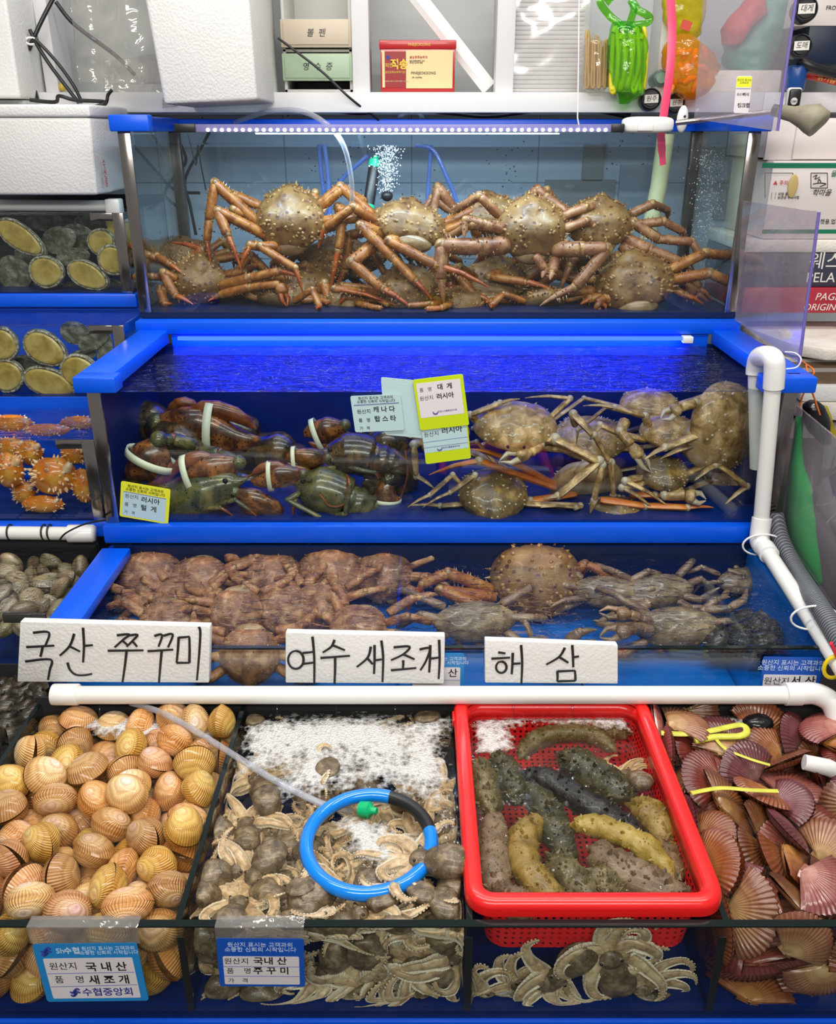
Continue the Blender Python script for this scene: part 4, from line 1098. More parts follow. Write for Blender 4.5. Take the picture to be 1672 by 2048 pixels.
def lobster(label, Y, body, r, tail=(), claws=(), legs=(), seed=1, green=False, feel=()):
    """body: pixel path from head to the end of the back; tail: onwards from there; claws: (base, tip, width px, curl, band, dY, arm)"""
    m = MB(); B = [PY(x, y, Y + d) for x, y, d in body]; pm = ppm(Y, B[0].z - H); R = r / 2 / pm; c0 = 1 if green else 0
    P_ = smooth_path(B, 5); k = len(P_)
    m.tube(P_, [R * (.10 + .95 * min(1, (i / (k - 1)) * 2.4) ** .65 - (.10 if i > k - 2 else 0)) for i in range(k)], 16, c0, flat=1.05)
    hd = (B[0] - B[1]).normalized()
    m.tube([P_[1], B[0] + hd * R * .5], [R * .3, R * .02], 6, c0)
    for s in (-1, 1):
        e = P_[2] + hd.cross(Vector((0, 1, 0))).normalized() * s * R * .35 + Vector((0, -R * .5, 0)); m.ell(e, (R * .12,) * 3, 4, 8, 6)
    if tail:
        T = smooth_path([B[-1]] + [PY(x, y, Y + d) for x, y, d in tail], 6); n = len(T); rad = []
        for i in range(n):
            q = i / (n - 1); rad.append(R * (.98 - .45 * q) * (1.06 if i % 3 == 0 else .93 if i % 3 == 2 else 1.0))
        m.tube(T, rad, 16, c0, flat=.85)
        d = (T[-1] - T[-2]).normalized(); o = d.cross(Vector((0, 1, 0))).normalized()
        for s in (-2, -1, 0, 1, 2):
            q = (d + o * s * .45).normalized(); a = T[-1] - d * R * .2
            m.tube([a, a + q * R * .5, a + q * R * 1.0, a + q * R * 1.3], [R * .15, R * .34, R * .36, R * .08], 10, c0, flat=.25, up=(0, 1, 0))
    bands = []
    for (bx, by), (tx, ty), w, curl, bd, dy, arm in claws:
        a = PY(bx, by, Y + dy); b = PY(tx, ty, Y + dy - .01); wd = w / 2 / pm; ax = b - a; L = ax.length; ax.normalize()
        side = ax.cross(Vector((0, -1, 0))).normalized() * curl
        up = Vector((0, 1, 0))
        # palm with the fixed finger, then the movable finger
        cl = [a + ax * L * t + side * wd * s for t, s in ((0, 0), (.1, .0), (.25, .02), (.42, .04), (.55, .16), (.68, .32), (.82, .40), (.93, .34), (1.0, .18))]
        m.tube(cl, [wd * q for q in (.30, .55, .85, 1.0, .90, .70, .52, .34, .06)], 14, 2, flat=.62, up=up)
        cl2 = [a + ax * L * t - side * wd * s for t, s in ((.36, .62), (.46, .80), (.60, .86), (.76, .74), (.88, .48), (.96, .20))]
        m.tube(cl2, [wd * q for q in (.30, .42, .42, .35, .24, .05)], 12, 3, flat=.7, up=up)
        m.ell(a, (wd * .42,) * 3, 1, 10, 8)
        if arm:
            pts = [PY(x, y, Y + d) for x, y, d in arm] + [a]
            leg_tube(m, pts, wd * .38, 1, 1, 3, .85, lastseg=False)
        if bd: bands.append((a + ax * L * bd, ax, side, wd))
    for L in legs:
        leg_tube(m, [PY(x, y, Y + d) for x, y, d in L[1:]], L[0] / 2 / pm, 1, 3, 1, .8)
    for L in feel:
        m.tube(smooth_path([PY(x, y, Y + d) for x, y, d in L], 5), .0022, 5, 3)
    o = m.build('lobster', LM); tag(o, label, 'lobster', GL)
    for p, ax, side, wd in bands:
        ring = [p + side * cos(q) * wd * 1.16 + Vector((0, 1, 0)) * sin(q) * wd * .80 for q in [2 * pi * i / 24 for i in range(24)]]
        vs = []
        for q in ring: vs += [q - ax * wd * .17, q + ax * wd * .17]
        b = MB(); b.add(vs, [(2 * i, 2 * i + 1, (2 * i + 3) % 48, (2 * i + 2) % 48) for i in range(24)])
        bo = b.build('rubber_band', 'rubber_band_white', o); bo['label'] = 'white rubber band on the claw'
        so = bo.modifiers.new('thickness', 'SOLIDIFY'); so.thickness = .0022; so.offset = 1
    return o


lobster('dark brown lobster at the back left with one long claw pointing right', 2.02, [(330, 880, .05), (300, 850, .06), (262, 850, .06)], 90, [(240, 900, .06), (262, 950, .05)],
        [((312, 845), (520, 868), 92, 1, .52, -.02, None)], seed=1)
lobster('lobster with two banded claws standing over the yellow card', 1.87, [(400, 900, .06), (360, 890, .10), (330, 860, .16)], 84, [(300, 850, .2)],
        [((318, 880), (280, 975), 88, 1, .40, -.02, [(390, 890, .02), (345, 878, 0)]), ((478, 925), (338, 962), 72, -1, .70, -.03, [(400, 900, .02), (440, 905, 0)])], seed=2)
lobster('olive green lobster lying at the front right of the yellow card', 1.835, [(478, 962, -.02), (430, 978, 0), (370, 1000, .01), (300, 1010, .02)], 92, [(250, 1020, .04)],
        [((470, 985), (562, 1036), 62, -1, 0, -.03, [(455, 995, -.02)])],
        [(14, (430, 1010, -.03), (470, 1000, -.05), (500, 1020, -.05), (520, 1040, -.05)), (13, (400, 1018, -.03), (440, 1015, -.05), (470, 1035, -.05))], seed=3, green=True, feel=[[(478, 962, -.02), (520, 945, -.03), (560, 955, -.04)]])
lobster('grey green lobster curled in the middle of the pile, tail to the right', 1.84, [(595, 965, 0), (622, 975, 0), (660, 985, 0), (690, 1000, 0)], 88, [(715, 1005, 0), (735, 1025, 0), (720, 1042, -.01), (690, 1042, -.02)],
        [((606, 948), (500, 955), 50, -1, .62, -.04, [(620, 960, -.03)])],
        [(15, (600, 985, -.03), (575, 1000, -.05), (640, 1035, -.06), (650, 1042, -.06)), (14, (590, 990, -.03), (588, 1010, -.05), (585, 1040, -.05)), (14, (660, 1030, -.04), (690, 1028, -.06), (700, 970, -.06), (694, 950, -.05))], seed=4, green=True,
        feel=[[(595, 965, 0), (640, 990, -.05), (660, 1012, -.06), (690, 1005, -.06), (694, 950, -.06)]])
lobster('black brown lobster on top of the pile under the pale blue card, tail curled', 1.90, [(650, 905, -.01), (680, 908, 0), (715, 908, 0), (742, 915, 0)], 78, [(765, 918, 0), (790, 930, .0), (790, 955, -.01), (765, 962, -.02)],
        [((655, 915), (572, 922), 46, 1, .8, -.03, [(665, 918, -.02)])],
        [(14, (690, 930, -.03), (720, 940, -.05), (750, 945, -.05), (758, 958, -.05)), (13, (670, 935, -.03), (640, 940, -.05), (610, 955, -.05), (618, 972, -.05))], seed=5)
lobster('reddish brown lobster at the back with a raised claw below the pale card', 2.04, [(590, 900, 0), (560, 900, .02), (520, 905, .04)], 70, [(480, 915, .05)],
        [((690, 850), (612, 880), 58, 1, .70, -.05, [(640, 890, -.02), (680, 875, -.04)])], seed=6)
lobster('lobster in the bottom right of the pile with a banded claw hanging down', 1.93, [(800, 920, 0), (800, 960, .02), (790, 1000, .04)], 70, [(770, 1030, .05)],
        [((775, 960), (768, 1048), 50, 1, .45, -.06, [(800, 950, -.04)])], seed=7, feel=[[(810, 900, -.05), (815, 950, -.06), (800, 1000, -.06), (790, 1040, -.06)]])
lobster('lobster behind the olive one with only its dark tail showing', 2.0, [(420, 985, 0), (470, 980, .02), (520, 990, .03)], 80, [(570, 1000, .03), (600, 1020, .02)], [((400, 990), (330, 960), 60, 1, 0, -.02, None)], seed=8)

lobster('dark lobster at the very back left, claw above the long pointing one', 2.10, [(420, 850, 0), (460, 862, .0), (500, 880, .01)], 84, [(530, 900, .01)], [((420, 846), (330, 830), 70, -1, 0, -.03, None)], seed=11)
lobster('black lobster on the tank floor behind the grey green one', 2.06, [(600, 1000, 0), (560, 1005, .0), (510, 1012, .01)], 90, [(470, 1020, .01)], [((620, 985), (690, 960), 66, 1, 0, -.02, None)], seed=12)
lobster('dim brown lobster at the back under the pale cards', 2.12, [(730, 880, 0), (770, 890, 0), (800, 900, .01)], 84, [(815, 930, .01)], [((720, 880), (640, 905), 66, -1, .6, -.02, None)], seed=13)
lobster('olive black lobster lying along the floor in the bottom right of the pile', 1.99, [(700, 1010, 0), (740, 1014, 0), (780, 1018, .01)], 84, [(810, 1022, .02)], [((690, 1010), (630, 1030), 50, 1, 0, -.03, None)], seed=14, green=True)

# ---- third tier: hair crabs on the left, one king crab and swimming crabs on the right
HM = ['hair_carapace', 'king_under', 'king_spine', 'hair_leg', 'hair_leg', 'eye_black', 'king_spine']
for lab, c, w_, eul, sd in (
        ('brown hair crab in the far left corner beside the blue rail', (300, 1158, -.90), 136, (-36, 0, 186), 1),
        ('hair crab second from the left, legs drooping to the glass', (396, 1166, -.90), 125, (-40, 6, 175), 2),
        ('hair crab standing on edge above the first sign, patterned back forward', (474, 1232, -.90), 116, (-61.2, -14, 200), 3),
        ('hair crab at the back of the left half under the falling water', (545, 1160, -.90), 125, (-34, 0, 180), 4),
        ('largest hair crab left of the divider with long forelegs', (664, 1150, -.90), 143, (-38, 0, 182), 5),
        ('hair crab against the glass divider at the back', (764, 1150, -.90), 123, (-36, 0, 170), 6),
        ('hair crab low behind the second sign', (716, 1258, -.90), 118, (-28, 0, 160), 7),
        ('hair crab between the two back rows, left of the patterned one', (360, 1205, -.91), 116, (-34, 0, 170), 12),
        ('hair crab just right of the patterned one', (570, 1225, -.91), 116, (-44, 0, 195), 13),
        ('hair crab in front of the largest one', (640, 1215, -.905), 112, (-38, 0, 172), 14),
        ('dark hair crab at the very back under the blue flange, left', (440, 1135, -.91), 116, (-32, 0, 180), 15),
        ('hair crab low in the gap between the first two signs', (500, 1312, -.90), 125, (-64, 0, 184), 8),
        ('hair crab low behind the first sign', (340, 1250, -.90), 123, (-32, 0, 190), 9)):
    crab('hair_crab', lab, 'crab', 'hair crabs in the left half of the third tier', c, w_, eul, [], HM, form='hair', spines=36, seed=sd, auto=4, legr=.10, flr=FLOOR3, ztop=H - .862)
crab('king_crab', 'lone king crab in the third tier right of the divider, orange legs spread', 'crab', None, (1072, 1158, -.90), 186, (-28, 0, 176), [
    (26, (985, 1180, -.02), (896, 1146, -.04), (846, 1168, -.05), (812, 1234, -.06)),
    (26, (990, 1195, -.04), (880, 1180, -.06), (962, 1212, -.09), (1046, 1234, -.1)),
    (22, (1140, 1150, 0), (1170, 1128, 0), (1258, 1168, -.02), (1228, 1188, -.03))], KM, form='king', seed=77, spines=70, flr=FLOOR3, ztop=H - .862)
WM = ['swim_carapace', 'snow_under', 'king_spine', 'swim_leg', 'swim_leg', 'eye_black', 'swim_leg']
GW = 'swimming crabs in the right half of the third tier'
for lab, c, w_, eul, sd, lg, cl in (
        ('grey brown swimming crab lying behind the gap left of the third sign', (950, 1240, -.90), 143, (-42, 0, 186), 1, [(16, (900, 1250, 0), (880, 1262, 0), (868, 1282, 0)), (18, (915, 1262, -.01), (918, 1290, -.02), (922, 1310, -.02)), (18, (945, 1268, -.01), (960, 1292, -.02), (970, 1310, -.02))], []),
        ('swimming crab under the lone king crab, arms stretched right', (1212, 1182, -.90), 117, (-36, 0, 172), 2, [(14, (1180, 1195, -.02), (1130, 1200, -.04), (1100, 1215, -.05))], [(20, (1240, 1200, -.02), (1290, 1200, -.03), (1300, 1210, -.04), (1236, 1222, -.05))]),
        ('swimming crab with both claws reaching left, right of the third sign', (1352, 1252, -.90), 145, (-46, 8, 170), 3, [(18, (1400, 1230, .02), (1430, 1200, .04), (1460, 1192, .05)), (16, (1330, 1280, -.02), (1320, 1300, -.02), (1328, 1312, -.02))], [(26, (1300, 1245, -.02), (1280, 1236, -.03), (1260, 1228, -.03), (1198, 1224, -.03)), (34, (1300, 1262, -.03), (1280, 1256, -.04), (1262, 1258, -.05), (1200, 1274, -.05))]),
        ('swimming crab at the back right below the floating rings of foam', (1318, 1180, -.90), 123, (-36, 0, 190), 4, [(18, (1360, 1190, -.01), (1400, 1200, -.02), (1440, 1175, -.02)), (18, (1350, 1200, -.02), (1380, 1215, -.03), (1420, 1215, -.03))], []),
        ('swimming crab with one leg trailing on the bare blue floor', (1090, 1300, -.90), 93, (-38, 0, 150), 5, [(24, (1134, 1282, 0), (1160, 1255, 0), (1196, 1226, .01))], []),
        ('pale swimming crab by the right end with a curved pale arm', (1480, 1160, -.90), 93, (-36, 0, 200), 6, [(12, (1455, 1140, 0), (1500, 1150, -.01), (1526, 1175, -.02), (1515, 1188, -.03))], [])):
    crab('swimming_crab', lab, 'crab', GW, c, w_, eul, lg, WM, form='swim', spines=14, seed=sd, auto=3, legr=.075, flr=FLOOR3, ztop=H - .862, claws=cl)

# ---- netted turban shells in the right corner of the third tier
TURB = []


def turban_mesh(seed):
    r = random.Random(seed); m = MB(); pts = []; rad = []
    for i in range(46):
        a = i * .42; q = i / 45; R_ = .021 * (1 - q) ** .9; pts.append(Vector((R_ * cos(a), R_ * sin(a), -.008 + .042 * q ** .8))); rad.append(.017 * (1 - q) + .0015)
    m.tube(pts, rad, 9, 0)
    for i in range(0, 26, 3):
        p = pts[i]; m.cone(p + Vector((p.x, p.y, 0)).normalized() * rad[i] * .8, (p.x, p.y, .01), .004, .009, 5, 0)
    m.ell((.02, 0, -.012), (.014, .012, .004), 0, 10, 6)
    return m


T0 = turban_mesh(1).build('turban_shell', 'turban_shell')


def turban(label, p, s, seed, group):
    r = random.Random(seed); o = T0.copy(); C.objects.link(o); o.location = p; o.scale = (s, s, s)
    o.rotation_euler = (r.uniform(-1.2, 1.2), r.uniform(-1.2, 1.2), r.uniform(0, 6)); return tag(o, label, 'turban shell', group)


for i, (px, py, Y, lab) in enumerate(((1452, 1262, 1.42, 'at the back left'), (1490, 1250, 1.44, 'at the top'), (1530, 1262, 1.42, 'at the back right'), (1440, 1290, 1.38, 'at the front left'), (1480, 1288, 1.38, 'in the middle front'), (1524, 1290, 1.38, 'at the front right'))):
    turban(f'netted turban shell {lab} of the bag in the third tier', PZ(px, py, H - .915), 1.05, 40 + i, 'turban shells in the net bag')
nb = MB(); cN = PZ(1486, 1272, H - .91)
nb.blob(lambda d: cN + Vector((d.x * .075, d.y * .06, d.z * .042 + .004 * sin(d.x * 9) * cos(d.y * 7))), 34, 22)
o = nb.build('net_bag', 'dark_void', smooth=False); wf = o.modifiers.new('net', 'WIREFRAME'); wf.thickness = .0012; wf.use_replace = True
tag(o, 'dark mesh net bag holding turban shells behind the blue card', 'net bag')
for i, (px, py, lab) in enumerate(((10, 1388, 'farthest dark turban shell at the frame edge left of the pipe cap'), (48, 1384, 'dark turban shell just below the left end of the first sign'), (86, 1392, 'dark turban shell touching the white pipe cap'), (16, 1424, 'turban shell at the frame edge, second down from the sign'), (56, 1428, 'turban shell above the corner of the cockle tank'), (18, 1462, 'turban shell at the frame edge beside the cockle tank glass'), (-8, 1490, 'nearest turban shell cut by the frame edge'), (-14, 1352, 'turban shell behind the left edge of the first sign'))):
    q_ = PZ(px, py, H - 1.03); q_.x = min(q_.x, -.724); turban(lab, q_, 1.2, 60 + i, 'turban shells in the dark left tank')
bpy.data.objects.remove(T0)
# bed of shells deeper in that tank
# ---- abalones
GA = 'abalones in the two left tanks'


def abalone(label, px, py, w_, h_, ang, Y, side='foot'):
    c = PY(px, py, Y); pm = ppm(Y, c.z - H); a, b = w_ / 2 / pm, h_ / 2 / pm; A = radians(-ang)
    ex = Vector((cos(A), 0, sin(A))); ez = Vector((-sin(A), 0, cos(A))); ey = Vector((0, 1, 0))
    r = random.Random(px * 7 + py)
    root = thing('abalone', label, 'abalone', c, GA)
    g = lambda x, y, z: c + ex * x + ey * y + ez * z

    def egg(q): return 1 + .10 * cos(q)
    s = MB()
    s.blob(lambda d: g(d.x * a * 1.16 * egg(math.atan2(d.z, d.x)), (.012 + (abs(d.y) * .4 * b if d.y > 0 else -.1 * b * abs(d.y))) , d.z * b * 1.18) + ey * (.004 * mnoise.noise(Vector((d.x * 5, d.z * 5, px)))), 30, 18)
    s.build('shell', 'abalone_shell', root)
    if side == 'foot':
        f = MB(); n = 46; ring = []
        pts = [g(a * 1.05 * egg(q) * cos(q) * (1 + r.uniform(-.02, .02)), .006, b * 1.06 * sin(q) * (1 + r.uniform(-.02, .02))) for q in [2 * pi * i / n for i in range(n)]]
        f.tube(pts, [b * .10 * (1 + r.uniform(-.3, .3)) for _ in pts], 6, closed=True); f.build('mantle_fringe', 'abalone_edge', root)
        f = MB(); f.blob(lambda d: g(d.x * a * egg(math.atan2(d.z, d.x)), -.001 if d.y < 0 and abs(d.y) > .3 else .003 + d.y * .004, d.z * b * .97), 30, 16); f.build('foot', 'abalone_foot', root)
    return root


for a in (('yellow abalone foot at the top left frame edge, slanting down right', 34, 473, 92, 46, 36, 2.375), ('round ochre abalone foot low in the upper left tank', 88, 545, 62, 56, -8, 2.375), ('pale yellow abalone foot slanting right of the round ochre one', 170, 550, 76, 48, 26, 2.375),
          ('brown abalone foot beside the steel post in the upper left tank', 224, 521, 60, 52, 6, 2.375), ('blunt yellow abalone foot above the brown one', 199, 486, 50, 46, -30, 2.40), ('tall abalone foot in the top right corner of the upper left tank', 226, 455, 26, 60, 0, 2.42), ('abalone foot half hidden by the steel post', 254, 476, 34, 62, 10, 2.41),
          ('orange yellow abalone foot at the frame edge of the lower abalone tank', 2, 690, 52, 62, 20, 2.145), ('large oval abalone foot at the top of the lower abalone tank', 84, 697, 80, 60, 32, 2.145), ('round abalone foot bottom left of the lower abalone tank', 8, 754, 64, 60, -20, 2.145),
          ('long abalone foot at the bottom of the lower abalone tank, tail tip right', 92, 766, 96, 54, 16, 2.145), ('abalone foot behind the blue corner of the main tank', 156, 746, 74, 64, 24, 2.145)):
    abalone(*a)
for i, (px, py, Y, w_, h_, lab) in enumerate(((112, 482, 2.46, 62, 44, 'encrusted abalone shell in the middle of the upper left tank'), (150, 476, 2.5, 60, 46, 'encrusted abalone shell left of the blunt yellow foot'), (56, 510, 2.46, 60, 44, 'dark abalone shell under the slanting yellow foot'), (22, 548, 2.44, 60, 60, 'dark abalone shell at the frame edge of the upper left tank'),
                                              (140, 515, 2.45, 60, 30, 'flat abalone shell above the pale yellow foot'), (214, 572, 2.44, 70, 26, 'abalone shell on the floor by the steel post'), (70, 575, 2.46, 90, 24, 'abalone shell on the floor of the upper left tank, left half'), (140, 578, 2.44, 80, 20, 'abalone shell on the floor under the pale yellow foot'), (95, 447, 2.6, 90, 30, 'dark abalone shell just under the water of the upper left tank'), (185, 440, 2.6, 80, 34, 'dark abalone shell under the water left of the tall foot'),
                                              (146, 668, 2.22, 56, 40, 'grey abalone shell at the back of the lower abalone tank'), (182, 684, 2.17, 64, 30, 'pale ridged abalone shell leaning by the steel post'), (205, 700, 2.18, 26, 60, 'narrow abalone shell against the steel post of the lower tank'), (48, 735, 2.2, 60, 40, 'dark abalone shell between the feet in the lower abalone tank'), (160, 715, 2.2, 50, 24, 'grey abalone shell above the foot behind the blue corner'), (40, 786, 2.2, 90, 20, 'abalone shell on the floor of the lower abalone tank'))):
    abalone(lab, px, py, w_, h_, -30 if i == 11 else (i * 23) % 40 - 20, Y, 'shell')

# ---- sea squirts
for i, (px, py, Y, a, b, lab) in enumerate(((16, 940, 1.875, 62, 72, 'bright orange sea squirt at the frame edge'), (108, 952, 1.88, 92, 76, 'large orange sea squirt covered in pale bumps'), (86, 1008, 1.86, 84, 36, 'pale yellow sea squirt lying on the tank floor'), (168, 972, 1.88, 46, 72, 'sea squirt beside the steel post'), (60, 905, 1.95, 50, 52, 'red sea squirt behind the large bumpy one'),
                                            (150, 908, 1.94, 56, 44, 'sea squirt tucked behind the large bumpy one on the right'), (20, 895, 1.95, 70, 40, 'hairy sea squirt at the back by the frame edge'), (48, 985, 1.9, 46, 46, 'small dark orange sea squirt between the two big ones'),
                                            (22, 846, 2.02, 90, 34, 'red brown sea squirt at the water surface by the frame edge'), (95, 860, 1.98, 92, 26, 'sea squirt lying at the water surface in the middle'), (158, 846, 2.02, 76, 28, 'orange sea squirt at the water surface by the steel post'))):
    r = random.Random(i); c = PY(px, py, Y); pm = ppm(Y, c.z - H); A, B_ = a / 2 / pm, b / 2 / pm; D_ = min(A, B_)
    m = MB(); m.blob(lambda d: c + Vector((d.x * A, d.y * D_ * .8, d.z * B_)) * (1 + .08 * mnoise.noise(d * 3 + Vector((i, 0, 0)))), 26, 18)
    for q in range(58):
        d = Vector((r.uniform(-1, 1), r.uniform(-1, .3), r.uniform(-1, 1))).normalized()
        if d.z < -.75: continue
        p = c + Vector((d.x * A, d.y * D_ * .8, d.z * B_)); h_ = D_ * r.uniform(.10, .26)
        m.tube([p - d * h_ * .4, p + d * h_ * .3, p + d * h_], [h_ * .55, h_ * .42, h_ * .12], 6, 1)
    p = c + Vector((A * .7, -D_ * .3, B_ * .5)); d = Vector((.6, -.3, .6)).normalized()
    m.tube([p, p + d * D_ * .35, p + d * D_ * .5], [D_ * .26, D_ * .22, D_ * .10], 9, 1)
    tag(m.build('sea_squirt', ['squirt_skin', 'squirt_bump'], loc=c), lab, 'sea squirt', 'sea squirts in the left tank')
# ------------------------------------------------------------------ front tier: red basket, sea cucumbers, octopuses, foam, hoop
plain('red_plastic', (.80, .012, .012), .3, coat=.3)
t = NT('red_perforated')     # basket walls and floor pierced with rows of small holes
tc = t.n('ShaderNodeTexCoord'); vm = t.n('ShaderNodeVectorMath', operation='SCALE'); vm.inputs['Scale'].default_value = 1 / .0105
t.t.links.new(tc.outputs['Object'], vm.inputs[0]); fr = t.n('ShaderNodeVectorMath', operation='FRACTION'); t.t.links.new(vm.outputs[0], fr.inputs[0])
sb = t.n('ShaderNodeVectorMath', operation='SUBTRACT'); sb.inputs[1].default_value = (.5, .5, .5); t.t.links.new(fr.outputs[0], sb.inputs[0])
se = t.n('ShaderNodeSeparateXYZ'); t.t.links.new(sb.outputs[0], se.inputs[0])
ge = t.n('ShaderNodeNewGeometry'); gs = t.n('ShaderNodeSeparateXYZ'); t.t.links.new(ge.outputs['True Normal'], gs.inputs[0])
flat = t.math('GREATER_THAN', t.math('ABSOLUTE', gs.outputs[2]), .6); wall = t.math('SUBTRACT', 1.0, flat)
sidey = t.math('GREATER_THAN', t.math('ABSOLUTE', gs.outputs[1]), .6)
sq = [t.math('MULTIPLY', se.outputs[i], se.outputs[i]) for i in range(3)]
dflat = t.math('ADD', sq[0], sq[1]); du = t.math('ADD', t.math('MULTIPLY', sidey, sq[0]), t.math('MULTIPLY', t.math('SUBTRACT', 1.0, sidey), sq[1])); dw = t.math('ADD', du, sq[2])
d2 = t.math('ADD', t.math('MULTIPLY', flat, dflat), t.math('MULTIPLY', wall, dw)); hole = t.math('LESS_THAN', d2, .055)
b = t.n('ShaderNodeBsdfPrincipled'); b.inputs['Base Color'].default_value = (.80, .02, .025, 1); b.inputs['Roughness'].default_value = .35
tr = t.n('ShaderNodeBsdfTransparent'); mx = t.n('ShaderNodeMixShader'); t.l(hole, mx, 0, 0); t.l(b, mx, 0, 1); t.l(tr, mx, 0, 2); t.l(mx, t.out)


def rrect(cx, cy, hx, hy, r, z, n=6):
    out = []
    for sx, sy, a0 in ((1, 1, 0), (-1, 1, 90), (-1, -1, 180), (1, -1, 270)):
        for i in range(n + 1):
            a = radians(a0 + 90 * i / n); out.append(Vector((cx + sx * (hx - r) + r * cos(a), cy + sy * (hy - r) + r * sin(a), z)))
    return out


bx, by = .2345, (.843 + 1.303) / 2; hx, hy = .169, .230; ZR = H - .924
BK = thing('basket', 'red plastic basket of sea cucumbers set into the front tank', 'basket', (bx, by, H - 1.04))
rings = []
for ox, z in ((-.021, ZR - .004), (-.020, ZR - .001), (-.015, ZR + .002), (-.004, ZR + .002), (.001, ZR - .001), (.003, ZR - .008), (.003, ZR - .020), (-.001, ZR - .021), (-.003, ZR - .008), (-.016, ZR - .007)):
    rings.append(rrect(bx, by, hx + ox, hy + ox, .036 + min(0, ox), z))
n = len(rings[0]); m = MB(); m.add([p for R_ in rings for p in R_], [(i * n + j, i * n + (j + 1) % n, ((i + 1) % len(rings)) * n + (j + 1) % n, ((i + 1) % len(rings)) * n + j) for i in range(len(rings)) for j in range(n)])
m.build('rim', 'red_plastic', BK, angle=.9)
rings = [rrect(bx, by, hx - .016 - q * .012, hy - .016 - q * .012, .03, z) for q, z in ((0, ZR - .006), (.35, ZR - .03), (1, ZR - .112))]
m = MB(); m.add([p for R_ in rings[:2] for p in R_], [(j, (j + 1) % n, n + (j + 1) % n, n + j) for j in range(n)])
o = m.build('upper_wall', 'red_plastic', BK); q = o.modifiers.new('thickness', 'SOLIDIFY'); q.thickness = .002
m = MB(); m.add([p for R_ in rings[1:] for p in R_], [(j, (j + 1) % n, n + (j + 1) % n, n + j) for j in range(n)])
m.build('perforated_wall', 'red_perforated', BK)
m = MB(); m.add(rings[2], [tuple(range(n))]); m.build('perforated_floor', 'red_perforated', BK)
for yy in (.18, -.14):
    MB().box(bx - hx - .006, bx - hx + .004, by + yy - .014, by + yy + .014, ZR - .022, ZR - .006).build('side_lug', 'red_plastic', BK, .002)
ZWB = H - .962
m = MB(); m.add(rrect(bx, by, hx - .022, hy - .022, .03, ZWB), [tuple(range(n))]); tag(m.build('seawater', 'water_shallow'), 'clear water inside the red basket', 'water', kind='stuff')

# ---- sea cucumbers
for nm, st, sp in (('cuke_black', [(.3, (.003, .003, .003)), (.6, (.006, .005, .004)), (.8, (.02, .016, .010))], (.05, .045, .03)), ('cuke_yellow', [(.3, (0.187, 0.128, 0.017)), (.55, (0.289, 0.204, 0.034)), (.75, (0.374, 0.281, 0.076))], (.30, .22, .06)), ('cuke_brown', [(.3, (0.068, 0.045, 0.022)), (.5, (0.150, 0.101, 0.056)), (.7, (0.225, 0.158, 0.098))], (.05, .035, .02)),
                   ('cuke_mustard', [(.3, (0.096, 0.060, 0.010)), (.5, (0.208, 0.136, 0.024)), (.7, (0.288, 0.200, 0.056))], (.10, .06, .015)), ('cuke_green', [(.3, (0.012, 0.013, 0.006)), (.5, (0.033, 0.033, 0.013)), (.72, (0.090, 0.078, 0.033))], (.25, .18, .05)), ('cuke_olive', [(.3, (0.042, 0.035, 0.013)), (.5, (0.091, 0.073, 0.028)), (.7, (0.168, 0.133, 0.063))], (.30, .22, .07))):
    mottled(nm, st, 34, spots=sp, spot_scale=150, spot_r=.16, bstr=1.0, rough=.5, coat=.1)
GC = 'sea cucumbers in the red basket'
